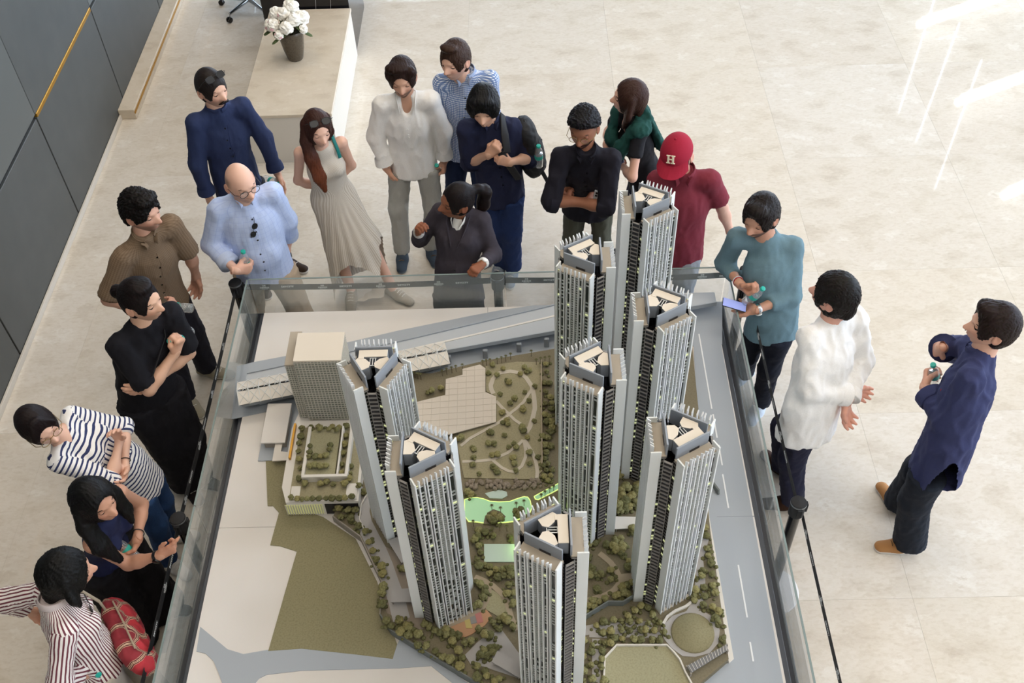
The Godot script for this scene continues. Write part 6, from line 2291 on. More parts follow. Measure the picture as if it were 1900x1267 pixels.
func phone(at: Vector3, bs: Basis, label: String, back: Material, lit: bool) -> void:
	var t := thing("phone", label, "phone", at)
	t.basis = bs
	var b := MB.new()
	b.bx(Vector3.ZERO, Vector3(0.072, 0.148, 0.009), 0.004)
	put("case", b, back, t)
	b = MB.new()
	b.bx(Vector3(0, 0, 0.0047), Vector3(0.066, 0.142, 0.0008))
	put("screen", b, M.screen if lit else M.black_gloss, t)
	for p in [Vector3(0.018, 0.055, -0.0052), Vector3(0.018, 0.032, -0.0052), Vector3(0.036 - 0.036, 0.046, -0.0052)]:
		b = MB.new()
		b.lathe(Transform3D(Basis(Vector3.RIGHT, -PI / 2.0), p), [Vector2(0.008, -0.001), Vector2(0.008, 0.002), Vector2(0, 0.002)], 12)
		put("camera_lens", b, M.black_gloss, t)

func grip(o: Dictionary, sd: String, along := 0.0) -> Vector3:
	var h: Transform3D = o["hand" + sd]
	var th: Vector3 = h.basis.x * (1.0 if sd == "L" else -1.0)
	return o.root.position + h.origin + (h.basis.y * 0.072 - h.basis.z * 0.038) * float(o.k) + th * along

func thumb(o: Dictionary, sd: String) -> Vector3:
	var h: Transform3D = o["hand" + sd]
	return h.basis.x * (1.0 if sd == "L" else -1.0)

func at_head(o: Dictionary, p: Vector3, turn := Basis()) -> Transform3D:
	return o.ht * Transform3D(turn, p)

func chest_lens(o: Dictionary, down: float, turn: float) -> Transform3D:
	var fp := front_point(o.top, o.q.neck - o.up * down, o.fwd, o.side, o.up)
	return Transform3D(Basis(o.side, o.up, o.fwd) * Basis(Vector3.BACK, turn), fp[0] + o.fwd * 0.012)

func people() -> void:
	var sk := mat("skin", "ffffff", 0.5, 0.0, true)
	sk.metallic_specular = 0.4
	var hm := mat("hair", "ffffff", 0.5, 0.0, true)
	hm.metallic_specular = 0.3
	var le := mat("leather", "ffffff", 0.7, 0.0, true)
	le.metallic_specular = 0.3
	mat("lace_light", "e8e4dc", 0.8)
	mat("lace_dark", "6b5132", 0.8)
	mat("button_light", "f1efe9", 0.4)
	mat("button_dark", "1c1d24", 0.4)
	mat("frame_black", "121214", 0.25)
	mat("frame_gold", "a48a5a", 0.3, 0.9)
	pane("lens_clear", "f4f6f8", 0.05)
	mat("lens_dark", "15171b", 0.3)
	mat("strap_black", "15161a", 0.5)
	mat("silver", "c4c6c9", 0.25, 1.0)
	mat("gold", "b8955a", 0.3, 0.9)
	mat("dial_white", "e9e6df", 0.3)
	mat("red_cord", "b3202c", 0.7)
	mat("teal", "1fae9d", 0.4)
	mat("teal_print", "35b3a4", 0.5)
	pane("bottle_clear", "f2f7f8", 0.12, 0.04)
	pane("bottle_water", "e6f2f4", 0.10, 0.02)
	mat("phone_white", "d9dcdf", 0.25)
	mat("phone_dark", "23252b", 0.3)
	mat("phone_pink", "c98f92", 0.4)
	glow("screen", "8f9cd8", 0.55)
	mat("notebook", "23284a", 0.6)
	mat("paper", "dcdfe6", 0.7)
	mat("bag_black", "16171b", 0.75)
	mat("bag_strap", "1c1d21", 0.7)
	cloth_pictures()
	folds.noise_type = FastNoiseLite.TYPE_SIMPLEX_SMOOTH
	folds.frequency = 1.0
	folds.fractal_octaves = 2
	var U := Vector3.UP
	var short := {"style": "short", "color": "1d1714", "lift": 0.014, "line": 0.069, "rough": 0.004}
	# 1 the man with the moustache, behind on the left
	var o := person("moustache", "man with a black moustache in a navy band-collar shirt, sunglasses pushed up", {
		"S": 1.8, "skin": "cf9f80", "stubble": 0.18, "face": Vector3(0.76, 0.0, 0.66), "look_down": 0.6,
		"hair": {"style": "short", "color": "231d1b", "lift": 0.010, "line": 0.06, "rough": 0.002, "tip": "4a4440"},
		"top": {"color": "2b3658", "neck": "band", "sleeve": "long", "hem": 0.16, "buttons": "light", "ease": 0.024, "cuff": true},
		"bottom": {"color": "2b2d35"}, "shoe": "3a2c22", "handL": ["relax", Vector3(0.7, 0, 0.7)], "handR": ["relax", Vector3(0.7, 0, 0.7)]})
	var b := MB.new()
	b.tube([Vector3(-0.033, -0.058, 0.082), Vector3(-0.02, -0.05, 0.099), Vector3(0, -0.046, 0.105), Vector3(0.02, -0.05, 0.099), Vector3(0.033, -0.058, 0.082)], [0.003, 0.008, 0.0085, 0.008, 0.003], 8)
	b.c.fill(lin("1b1210"))
	put("moustache", b, M.hair, o.root, o.ht)
	glasses(o, M.frame_black, M.lens_dark, at_head(o, Vector3(0, 0.106, 0.07), Basis(Vector3.RIGHT, -0.85)), 1.1)
	bottle(grip(o, "L", -0.06), -thumb(o, "L") * -1.0, "small teal-capped bottle in the left hand of the man with the moustache")
	# 2 the bald man
	o = person("bald", "balding man with glasses in a light blue shirt holding a water bottle", {
		"S": 1.76, "girth": 1.16, "skin": "d9a88e", "shaved": 0.65, "stubble": 0.12, "face": Vector3(0.6, -0.02, 0.78),
		"hair": {"style": "bald", "color": "54463c"},
		"top": {"tex": "faint", "repeat": 30.0, "color": "ffffff", "neck": "collar", "sleeve": "rolled", "reach": 0.75, "hem": 0.1, "buttons": "light", "ease": 0.03, "belly": 1.0, "cuff": true, "cuff_color": "c6d3ee"},
		"bottom": {"color": "b09e88", "ease": 0.022}, "shoe": "4a3a2c", "handR": ["grip", U], "handL": ["relax", Vector3(0.5, 0, 0.8)]})
	glasses(o, M.frame_black, M.lens_clear, at_head(o, Vector3(0, 0.003, 0.101)))
	glasses(o, M.frame_black, M.lens_dark, chest_lens(o, 0.15, 1.2), 0.9)
	bottle(grip(o, "R", 0.02), U + Vector3(0.1, 0, 0), "water bottle held upright by the balding man at the far left corner")
	# 3 the woman in the long pale dress
	o = person("dress", "woman in a long pale ribbed dress with sunglasses on long brown hair", {
		"S": 1.66, "sex": "f", "skin": "dcab90", "face": Vector3(0.42, -0.05, 0.85), "tilt": Vector3(0.12, 0, 0), "skirt": 0.07, "look_down": 0.85,
		"hair": {"style": "long", "color": "38211b", "tip": "6a3a26", "lift": 0.010, "line": 0.075, "nape": -0.3, "ears": false, "rough": 0.0035, "grain": Vector3(120, 14, 60),
			"fall": [[[Vector3(-0.06, 0.04, -0.02), Vector3(-0.084, -0.06, 0.01), Vector3(-0.075, -0.17, 0.05), Vector3(-0.05, -0.3, 0.085), Vector3(-0.03, -0.4, 0.1)], [0.04, 0.036, 0.042, 0.04, 0.016], 0.6],
				[[Vector3(0.06, 0.04, -0.03), Vector3(0.078, -0.06, -0.02), Vector3(0.06, -0.16, -0.04)], [0.035, 0.026, 0.02], 0.6],
				[[Vector3(0, 0.02, -0.07), Vector3(-0.01, -0.1, -0.07), Vector3(-0.04, -0.2, -0.05)], [0.06, 0.055, 0.04], 0.6]]},
		"top": {"called": "dress", "tex": "rib", "repeat": 1.0, "color": "e2dcd2", "neck": "crew", "sleeve": "none", "ruffle": 0.003, "fine": 0.0, "open": 0.85},
		"bottom": {}, "shoe": "a39a8c", "sole": "8d857a", "handR": ["relax", U], "handL": ["relax", U]})
	glasses(o, M.frame_black, M.lens_dark, at_head(o, Vector3(0, 0.096, 0.07), Basis(Vector3.RIGHT, -0.7)), 1.12)
	b = MB.new()
	b.tube([o.q.neck.lerp(o.q.shL, 0.62) + o.up * 0.05 - o.fwd * 0.05, o.q.neck.lerp(o.q.shL, 0.66) + o.up * 0.048, o.q.neck.lerp(o.q.shL, 0.72) + o.fwd * 0.055 - o.up * 0.01, o.q.shL - o.side * 0.035 + o.fwd * 0.06 - o.up * 0.08], [0.012], 6, 0.25, o.side)
	mat("teal_strap", "0f7f7d", 0.6)
	put("bag_strap", b, M.teal_strap, o.root)
	# 4 white linen
	o = person("linen", "bearded man in a white linen pullover shirt and light grey trousers looking down", {
		"S": 1.76, "skin": "c28f70", "stubble": 0.6, "face": Vector3(0, -0.08, 0.97), "look_down": 1.0,
		"hair": {"style": "quiff", "color": "2a1c17", "lift": 0.016, "line": 0.067, "rough": 0.004, "grain": Vector3(60, 60, 20), "tufts": [[Vector3(-0.02, 0.105, 0.045), Vector3(0.065, 0.028, 0.045)], [Vector3(0.06, 0.075, 0.05), Vector3(0.03, 0.035, 0.03)], [Vector3(-0.066, 0.06, 0.045), Vector3(0.026, 0.045, 0.03)]]},
		"top": {"color": "f6f4f0", "neck": "v", "sleeve": "long", "reach": 0.86, "hem": 0.13, "ease": 0.03, "ruffle": 0.009, "cuff": true},
		"bottom": {"color": "a7a69f", "ease": 0.014}, "shoe": "3e4a57", "sole": "6b7680", "lace": "dark", "handR": ["relax", Vector3(0, 0, 1)], "handL": ["grip", Vector3(-0.2, 0, 1)]})
	collar_flaps(o, "eceae6")
	watch(o, "L", M.strap_black, M.black_gloss, 0.034)
	bottle(grip(o, "L", -0.02), thumb(o, "L") + Vector3(0, 0.6, 0), "water bottle in the left hand of the man in the white linen shirt")
	# 5 blue check
	o = person("check", "man in a blue checked shirt standing behind the others", {
		"S": 1.82, "skin": "d6a488", "stubble": 0.12, "face": Vector3(-0.5, -0.0, 0.82),
		"hair": {"style": "short", "color": "38271f", "lift": 0.014, "line": 0.06, "rough": 0.004, "tufts": [[Vector3(0, 0.108, 0.05), Vector3(0.055, 0.022, 0.04)]]},
		"top": {"tex": "check", "repeat": 75.0, "color": "ffffff", "neck": "collar", "sleeve": "rolled", "reach": 0.2, "hem": 0.1, "ease": 0.026, "buttons": "dark", "cuff": true, "cuff_color": "8ea2c8"},
		"bottom": {"color": "22304f"}, "shoe": "2c2c30", "handR": ["relax", Vector3(0, 0, 1)], "handL": ["relax", Vector3(0, 0, 1)]})
	# 6 backpack
	o = person("backpack", "man in a dark navy shirt and jeans gripping the strap of a black backpack", {
		"S": 1.72, "skin": "d2a07e", "face": Vector3(-0.1, -0.1, 0.95), "look_down": 1.0,
		"hair": {"style": "mop", "color": "121014", "lift": 0.024, "line": 0.04, "rough": 0.005, "grain": Vector3(70, 30, 70), "tufts": [[Vector3(0, 0.084, 0.064), Vector3(0.068, 0.034, 0.036)], [Vector3(-0.07, 0.03, 0.03), Vector3(0.025, 0.045, 0.05)], [Vector3(0.07, 0.03, 0.03), Vector3(0.025, 0.045, 0.05)]], "ears": false},
		"top": {"color": "262b46", "neck": "collar", "sleeve": "rolled", "reach": 0.12, "hem": 0.2, "ease": 0.034, "buttons": "dark", "ruffle": 0.011, "cuff": true},
		"bottom": {"called": "jeans", "denim": true, "color": "2c3f68", "ease": 0.02}, "shoe": "8f9aa6", "sole": "e4e4e2", "handR": ["fist", U], "handL": ["fist", U]})
	backpack(o)
	# 7 the presenter
	o = person("presenter", "woman in a charcoal trouser suit with a ponytail, one hand raised, speaking", {
		"S": 1.56, "sex": "f", "skin": "8d5a42", "face": Vector3(-0.9, 0.06, 0.45), "look_down": 0.3, "girth": 1.12,
		"hair": {"style": "pony", "color": "171213", "tip": "5a3520", "lift": 0.007, "line": 0.076, "rough": 0.002, "nape": -0.07, "grain": Vector3(40, 40, 120),
			"fall": [[[Vector3(0, 0.05, -0.09), Vector3(0, 0.05, -0.135)], [0.03, 0.022], 1.0], [[Vector3(0, 0.05, -0.135), Vector3(0.0, 0.01, -0.175), Vector3(0.0, -0.08, -0.17), Vector3(0.0, -0.16, -0.14)], [0.026, 0.045, 0.045, 0.016], 0.8]]},
		"top": {"called": "blazer", "color": "413c44", "neck": "v", "sleeve": "long", "reach": 0.88, "hem": 0.2, "ease": 0.03, "ruffle": 0.006},
		"bottom": {"color": "38343b", "ease": 0.02}, "shoe": "1b1b1e", "laces": false, "handR": ["pinch", Vector3(0.6, 0.1, -0.6)], "handL": ["grip", Vector3(0, 0.2, -1)]})
	suit(o)
	watch(o, "L", M.gold, M.dial_white, 0.027)
	# 8 crossed arms
	o = person("crossed", "bearded man with glasses and crossed arms in a black shirt", {
		"S": 1.74, "skin": "9a6850", "stubble": 0.85, "shaved": 0.75, "face": Vector3(-0.3, -0.1, 0.9), "look_down": 1.0, "girth": 1.06,
		"hair": {"style": "curl", "color": "141215", "lift": 0.024, "line": 0.05, "nape": 0.03, "rough": 0.009, "grain": Vector3(75, 75, 75), "tufts": [[Vector3(0, 0.095, 0.06), Vector3(0.065, 0.035, 0.045)]]},
		"top": {"color": "1d1c26", "neck": "collar", "sleeve": "rolled", "reach": 0.1, "hem": 0.18, "ease": 0.034, "buttons": "dark", "ruffle": 0.01, "cuff": true},
		"bottom": {"color": "57584c"}, "shoe": "2b2723", "handR": ["relax", U], "handL": ["grip", U]})
	glasses(o, M.frame_gold, M.lens_clear, at_head(o, Vector3(0, -0.002, 0.101)), 0.98)
	watch(o, "L", M.strap_black, M.black_gloss, 0.034)
	phone(o.root.position + o.q.haR + Vector3(0.02, 0.06, 0.06), Basis(U, 2.75) * Basis(Vector3.BACK, 0.15), "white phone with camera lenses in the crook of crossed arms", M.phone_white, false)
	# 9 green sweater
	o = person("sweater", "woman in black with a dark green sweater over her shoulders", {
		"S": 1.7, "sex": "f", "skin": "d5a184", "face": Vector3(-0.97, 0.05, -0.1), "look_down": 0.1,
		"hair": {"style": "long", "color": "3b2822", "tip": "3b2019", "lift": 0.014, "line": 0.076, "nape": -0.2, "ears": false, "rough": 0.004, "grain": Vector3(110, 16, 60),
			"fall": [[[Vector3(0.06, 0.03, -0.01), Vector3(0.082, -0.07, 0.0), Vector3(0.07, -0.16, 0.02)], [0.04, 0.036, 0.02], 0.6],
				[[Vector3(-0.06, 0.03, -0.01), Vector3(-0.08, -0.08, 0.01), Vector3(-0.06, -0.25, 0.06), Vector3(-0.03, -0.34, 0.07)], [0.04, 0.038, 0.032, 0.015], 0.6],
				[[Vector3(0, 0.02, -0.06), Vector3(0, -0.12, -0.07)], [0.07, 0.055], 0.6]]},
		"top": {"called": "tee_shirt", "color": "1c1d22", "neck": "v", "sleeve": "short", "reach": 0.55, "hem": 0.12, "ease": 0.014},
		"bottom": {"color": "20253f"}, "shoe": "2a2a2e", "handL": ["grip", U], "handR": ["grip", U]})
	drape(o)
	b = MB.new()
	var nb := thing("notebook", "navy notebook held by the woman with the green sweater", "notebook", o.root.position + (o.q.haL + o.q.haR) * 0.5 + Vector3(-0.02, 0.03, 0.0))
	nb.basis = Basis(Vector3.UP, 0.25) * Basis(Vector3.BACK, 0.5)
	b.bx(Vector3.ZERO, Vector3(0.17, 0.016, 0.23), 0.003)
	put("cover", b, M.notebook, nb)
	b = MB.new()
	b.bx(Vector3(0.002, 0, 0.0), Vector3(0.168, 0.011, 0.227))
	put("pages", b, M.paper, nb)
	b = MB.new()
	b.bx(Vector3(0.05, 0.0088, 0.06), Vector3(0.05, 0.001, 0.02))
	put("sticker", b, M.paper, nb)
	# 10 red cap
	o = person("cap", "man in a crimson baseball cap and maroon polo shirt looking down", {
		"S": 1.76, "skin": "d3a087", "stubble": 0.4, "face": Vector3(-0.35, -0.26, 0.86), "look_down": 1.0, "girth": 1.12,
		"hair": {"style": "short", "color": "3a2a22", "lift": 0.005, "line": 0.05, "rough": 0.002},
		"top": {"called": "polo_shirt", "color": "7c2f3c", "neck": "collar", "sleeve": "short", "reach": 0.75, "hem": 0.14, "ease": 0.03},
		"bottom": {"color": "8f949c"}, "shoe": "4c4c50", "handR": ["flat", Vector3(0, 0.2, 1)], "handL": ["relax", Vector3(-0.3, 0, 1)]})
	ball_cap(o)
	phone(grip(o, "R"), Basis(U, 0.4) * Basis(Vector3.RIGHT, -0.9), "pinkish phone in the hand of the man in the red cap", M.phone_pink, true)
	# 11 teal
	o = person("teal", "bearded man in a teal long-sleeved sweater looking at his phone", {
		"S": 1.73, "skin": "b98467", "stubble": 0.65, "face": Vector3(-0.62, -0.12, 0.72), "look_down": 1.0,
		"hair": {"style": "quiff", "color": "1c1615", "lift": 0.018, "line": 0.065, "rough": 0.006, "grain": Vector3(60, 60, 25), "tufts": [[Vector3(0.01, 0.1, 0.06), Vector3(0.06, 0.034, 0.045)]]},
		"top": {"called": "sweater", "color": "6b8792", "neck": "crew", "sleeve": "long", "reach": 0.6, "hem": 0.14, "ease": 0.024, "ruffle": 0.007},
		"bottom": {"called": "jeans", "denim": true, "color": "20232e", "ease": 0.012}, "shoe": "c9d3de", "sole": "f2f2f0", "handR": ["grip", Vector3(-0.5, 0.3, 0.8)], "handL": ["flat", Vector3(0, 0.1, 1)]})
	watch(o, "L", M.silver, M.dial_white, 0.033)
	band(o, "R", 0.9, 0.03, M.red_cord)
	band(o, "R", 0.86, 0.031, M.paper)
	phone(o.root.position + o.q.haL + Vector3(-0.075, 0.045, 0.01), Basis(U, 1.35) * Basis(Vector3.RIGHT, -1.35), "dark phone with lit screen in the palm of the man in teal", M.phone_dark, true)
	bottle(grip(o, "R", -0.0) + Vector3(0.02, -0.05, 0.03), Vector3(0.45, 1, 0.3), "water bottle hanging from the hand of the man in teal", 0.19)
	# 12 white blouse from behind
	o = person("blouse", "man seen from behind in a loose white linen shirt, hands behind his back", {
		"S": 1.77, "skin": "d3937c", "face": Vector3(-0.8, 0.06, -0.55), "look_down": 0.0, "girth": 1.06,
		"hair": {"style": "waves", "color": "1b1716", "lift": 0.02, "line": 0.06, "nape": -0.085, "rough": 0.007, "grain": Vector3(70, 26, 60), "tufts": [[Vector3(0, -0.05, -0.088), Vector3(0.058, 0.035, 0.03)]]},
		"top": {"color": "f6f5f3", "neck": "crew", "sleeve": "long", "reach": 0.9, "hem": 0.2, "ease": 0.034, "ruffle": 0.012, "cuff": true},
		"bottom": {"color": "22243a", "ease": 0.022}, "shoe": "3a2419", "sole": "2a1c14", "laces": false, "handL": ["relax", Vector3(-0.3, 0.9, 0.2)], "handR": ["relax", Vector3(-0.6, 0, 0.6)]})
	# 13 navy shirt on the right
	o = person("navy", "man in a loose navy shirt and tan shoes opening a water bottle", {
		"S": 1.8, "skin": "cf9a7d", "face": Vector3(-0.96, 0.08, -0.2), "look_down": 0.1,
		"hair": {"style": "quiff", "color": "241a17", "lift": 0.018, "line": 0.069, "rough": 0.005, "grain": Vector3(60, 60, 22), "tufts": [[Vector3(0, 0.098, 0.055), Vector3(0.055, 0.036, 0.05)]]},
		"top": {"color": "363b60", "neck": "band", "sleeve": "long", "reach": 0.8, "hem": 0.24, "ease": 0.045, "ruffle": 0.012, "buttons": "light", "cuff": true},
		"bottom": {"color": "1d232e", "ease": 0.03, "flare": 0.025}, "shoe": "a97b4e", "sole": "e9e6e0", "lace": "dark", "handL": ["grip", Vector3(-0.3, 1, 0)], "handR": ["pinch", Vector3(0, -0.2, 1)]})
	var mk := MB.new()
	var fp := front_point(o.top, o.q.chest + o.side * 0.07 + o.up * 0.04, o.fwd, o.side, o.up)
	mk.box(Transform3D(Basis(o.side, o.up, o.fwd), fp[0] + o.fwd * 0.001), Vector3(0.006, 0.012, 0.002), 0.0008)
	put("emblem", mk, M.red_cord, o.top_node)
	bottle(grip(o, "L", 0.02), thumb(o, "L"), "clear water bottle being opened by the man in the navy shirt at right")
	# 14 brown shirt
	o = person("brown", "curly-haired man in a brown waffle-knit short-sleeved shirt", {
		"S": 1.78, "skin": "c48f72", "stubble": 0.4, "face": Vector3(0.9, -0.02, 0.42), "look_down": 0.6,
		"hair": {"style": "curl", "color": "15110f", "lift": 0.022, "line": 0.063, "nape": -0.03, "rough": 0.010, "grain": Vector3(85, 85, 85), "tufts": [[Vector3(0, 0.1, 0.055), Vector3(0.065, 0.032, 0.05)]]},
		"top": {"tex": "waffle", "repeat": 80.0, "color": "ffffff", "neck": "collar", "sleeve": "short", "reach": 0.95, "hem": 0.14, "ease": 0.036, "buttons": "dark"},
		"bottom": {"color": "22222c", "ease": 0.02}, "shoe": "a29a86", "sole": "dedbd2", "handR": ["grip", Vector3(0.3, 0.2, 0.9)], "handL": ["relax", Vector3(0.8, 0, 0.4)]})
	bottle(grip(o, "R", 0.03) + Vector3(0.06, 0, 0.02), Vector3(-0.95, 0.02, -0.1), "water bottle held sideways by the man in the brown shirt")
	# 15 black tee with a bun
	o = person("tee", "man in a black tee shirt and trousers with tied-back black hair", {
		"S": 1.76, "skin": "cf9f7c", "stubble": 0.15, "face": Vector3(0.94, 0.0, 0.3), "look_down": 0.4,
		"hair": {"style": "bun", "color": "171213", "lift": 0.010, "line": 0.073, "rough": 0.003, "nape": -0.06, "grain": Vector3(40, 50, 120), "tufts": [[Vector3(0, 0.03, -0.118), Vector3(0.034, 0.036, 0.034)], [Vector3(0, 0.1, 0.02), Vector3(0.06, 0.028, 0.06)]]},
		"top": {"called": "tee_shirt", "color": "16161c", "neck": "crew", "sleeve": "short", "reach": 0.9, "hem": 0.1, "ease": 0.038, "ruffle": 0.009},
		"bottom": {"color": "17171d", "ease": 0.045, "flare": 0.02}, "shoe": "1d1b1c", "handR": ["fist", Vector3(0.1, 0.8, 0.3)], "handL": ["relax", U]})
	bottle(grip(o, "R", -0.055), thumb(o, "R"), "teal-capped bottle in the fist of the man in the black tee", 0.19)
	b = MB.new()
	var s0 := front_point(o.top, o.q.neck - o.up * 0.1 + o.side * 0.1, o.fwd, o.side, o.up)
	var s1 := front_point(o.top, o.q.neck - o.up * 0.2 - o.side * 0.05, o.fwd, o.side, o.up)
	b.tube([o.q.shL + o.up * 0.07 - o.side * 0.06, s0[0] + o.fwd * 0.004, s1[0] + o.fwd * 0.004, o.q.shR - o.up * 0.24 + o.side * 0.02 + o.fwd * 0.08], [0.016], 6, 0.25, o.up)
	put("bag_strap", b, M.bag_strap, o.root)
	# 16 striped top
	o = person("striped", "woman with glasses and crossed arms in a white top with navy stripes", {
		"S": 1.63, "sex": "f", "skin": "e0b094", "face": Vector3(0.76, -0.02, 0.62), "tilt": Vector3(-0.2, 0, 0.1), "look_down": 0.9,
		"hair": {"style": "tied", "color": "1c1515", "lift": 0.012, "line": 0.063, "rough": 0.003, "nape": -0.08, "grain": Vector3(40, 40, 110), "tufts": [[Vector3(0, 0.0, -0.1), Vector3(0.045, 0.05, 0.04)]],
			"fringe": [[Vector3(-0.01, 0.1, 0.06), Vector3(-0.06, 0.03, 0.075), 0.022, 0.014], [Vector3(0.01, 0.1, 0.06), Vector3(0.058, 0.035, 0.072), 0.022, 0.012]]},
		"top": {"called": "striped_top", "tex": "stripe_h", "repeat": 38.0, "ratio": 0.1, "color": "ffffff", "neck": "wide", "sleeve": "rolled", "reach": 0.12, "hem": 0.2, "ease": 0.024, "ruffle": 0.006},
		"bottom": {"called": "jeans", "denim": true, "color": "37557f", "ease": 0.012}, "shoe": "d8d5d0", "handL": ["relax", Vector3(0.8, 0.4, 0)], "handR": ["relax", Vector3(0.8, 0.4, 0)]})
	glasses(o, M.frame_gold, M.lens_clear, at_head(o, Vector3(0, -0.002, 0.1)), 1.02)
	band(o, "L", 0.8, 0.027, M.strap_black)
	# 17 navy top, long black hair
	o = person("navytop", "smiling woman with long black hair in a navy top, pointing at the model", {
		"S": 1.6, "sex": "f", "skin": "b98263", "face": Vector3(0.85, 0.04, 0.47), "look_down": 0.4, "arm": 1.1,
		"hair": {"style": "long", "color": "120f12", "lift": 0.016, "line": 0.076, "nape": -0.4, "ears": false, "rough": 0.004, "grain": Vector3(110, 14, 60),
			"fall": [[[Vector3(0.06, 0.03, -0.02), Vector3(0.086, -0.07, 0.0), Vector3(0.09, -0.18, 0.02), Vector3(0.075, -0.24, 0.04)], [0.042, 0.038, 0.03, 0.014], 0.6],
				[[Vector3(-0.06, 0.03, -0.02), Vector3(-0.088, -0.08, -0.01), Vector3(-0.1, -0.2, 0.03), Vector3(-0.08, -0.32, 0.07)], [0.042, 0.042, 0.045, 0.02], 0.6],
				[[Vector3(0, 0.02, -0.06), Vector3(0, -0.12, -0.085), Vector3(-0.01, -0.3, -0.09), Vector3(-0.02, -0.4, -0.08)], [0.075, 0.075, 0.07, 0.03], 0.6]]},
		"top": {"called": "top", "color": "23294a", "neck": "crew", "sleeve": "none", "hem": 0.08, "ease": 0.012},
		"bottom": {"color": "121116", "ease": 0.05, "flare": 0.05}, "shoe": "1b1a1c", "laces": false, "handR": ["point", Vector3(-0.2, 1, 0)], "handL": ["grip", Vector3(0.7, 0.3, 0.3)]})
	watch(o, "R", M.strap_black, M.black_gloss, 0.029)
	band(o, "L", 0.82, 0.029, M.strap_black, "hair_tie")
	bottle(grip(o, "L", 0.0), Vector3(-0.5, 0.7, -0.2), "water bottle held low by the pointing woman")
	# 18 red striped shirt
	o = person("redstripe", "woman with a black bob in a maroon and white striped shirt, seen from above", {
		"S": 1.64, "sex": "f", "skin": "c68d6c", "face": Vector3(0.85, -0.1, -0.42), "look_down": 0.5, "girth": 1.05,
		"hair": {"style": "bob", "color": "121012", "lift": 0.02, "line": 0.06, "nape": -0.11, "ears": false, "rough": 0.006, "grain": Vector3(80, 20, 60),
			"fall": [[[Vector3(0.06, 0.03, -0.01), Vector3(0.088, -0.05, 0.0), Vector3(0.086, -0.11, 0.01)], [0.042, 0.038, 0.02], 0.6], [[Vector3(-0.06, 0.03, -0.01), Vector3(-0.088, -0.05, 0.0), Vector3(-0.086, -0.11, 0.01)], [0.042, 0.038, 0.02], 0.6], [[Vector3(0, 0.02, -0.06), Vector3(0, -0.08, -0.08)], [0.075, 0.06], 0.6]]},
		"top": {"called": "striped_shirt", "tex": "stripe_v", "repeat": 4.0, "ratio": 15.0, "color": "ffffff", "neck": "collar", "sleeve": "long", "reach": 0.7, "hem": 0.06, "ease": 0.036, "ruffle": 0.008},
		"bottom": {"color": "cfc6b8", "ease": 0.03}, "shoe": "8b6a4c", "handR": ["grip", Vector3(0.2, 0.9, -0.2)], "handL": ["relax", U]})
	glasses(o, M.frame_black, M.lens_dark, chest_lens(o, 0.1, 0.2), 0.95)
	bottle(grip(o, "R", 0.0), Vector3(0.5, 0.4, 0.6), "water bottle in the hand of the woman in the maroon striped shirt")
	hex_bag(o)

# a collar lying open round a v neck
func collar_flaps(o: Dictionary, color: String) -> void:
	var b := MB.new()
	var n0: Vector3 = o.q.neck + o.up * 0.02
	for sg in [-1.0, 1.0]:
		b.tube([n0 - o.fwd * 0.075 + o.up * 0.02, n0 + o.side * sg * 0.07 + o.up * 0.018, n0 + o.side * sg * 0.058 + o.fwd * 0.075 - o.up * 0.018, n0 + o.side * sg * 0.05 + o.fwd * 0.115 - o.up * 0.075], [0.02, 0.022, 0.022, 0.008], 8, 0.25, o.up)
	put("collar", b, cloth("collar_linen", {"color": color}), o.top_node)
	b = MB.new()
	for j in 3:
		var fp := front_point(o.top, o.q.neck - o.up * (0.17 + 0.045 * j), o.fwd, o.side, o.up)
		b.ball(fp[0] + o.fwd * 0.001, Vector3(0.005, 0.005, 0.003), Basis(), 7, 5)
	put("button", b, M.button_light, o.top_node)

# white blouse, lapels and cuffs of the suit
func suit(o: Dictionary) -> void:
	var n0: Vector3 = o.q.neck
	var b := MB.new()
	b.ball(n0 + o.fwd * 0.045 - o.up * 0.09, Vector3(0.05, 0.12, 0.05), Basis(o.side, o.up, o.fwd) * Basis(Vector3.RIGHT, -0.3), 14, 12)
	put("blouse", b, cloth("blouse_white", {"color": "e9e9e6"}), o.root)
	var l := MB.new()
	for sg in [-1.0, 1.0]:
		l.tube([n0 - o.fwd * 0.07 + o.up * 0.03, n0 + o.side * sg * 0.07 + o.up * 0.012, n0 + o.side * sg * 0.062 + o.fwd * 0.085 - o.up * 0.06, n0 + o.side * sg * 0.02 + o.fwd * 0.128 - o.up * 0.2], [0.018, 0.022, 0.026, 0.006], 8, 0.25, o.up)
	put("lapel", l, o.top_node.material_override, o.top_node)
	var c := MB.new()
	for sg in [-1.0, 1.0]:
		c.tube([n0 + o.side * sg * 0.05 + o.up * 0.02, n0 + o.side * sg * 0.04 + o.fwd * 0.085 - o.up * 0.035, n0 + o.side * sg * 0.02 + o.fwd * 0.11 - o.up * 0.07], [0.012, 0.016, 0.004], 6, 0.25, o.up)
	put("collar", c, M.button_light, o.root)
	for sd in ["L", "R"]:
		var y: Vector3 = o.q["el" + sd].lerp(o.q["wr" + sd], 0.86)
		var z: Vector3 = o.q["el" + sd].lerp(o.q["wr" + sd], 0.97)
		var k := MB.new()
		k.tube([y, z], [0.037, 0.036], 14)
		put("shirt_cuff", k, M.button_light, o.root)
	var bt := MB.new()
	var fp := front_point(o.top, o.q.pelv + o.up * 0.1, o.fwd, o.side, o.up)
	bt.ball(fp[0], Vector3(0.008, 0.008, 0.004), Basis(), 8, 6)
	put("button", bt, M.button_dark, o.top_node)

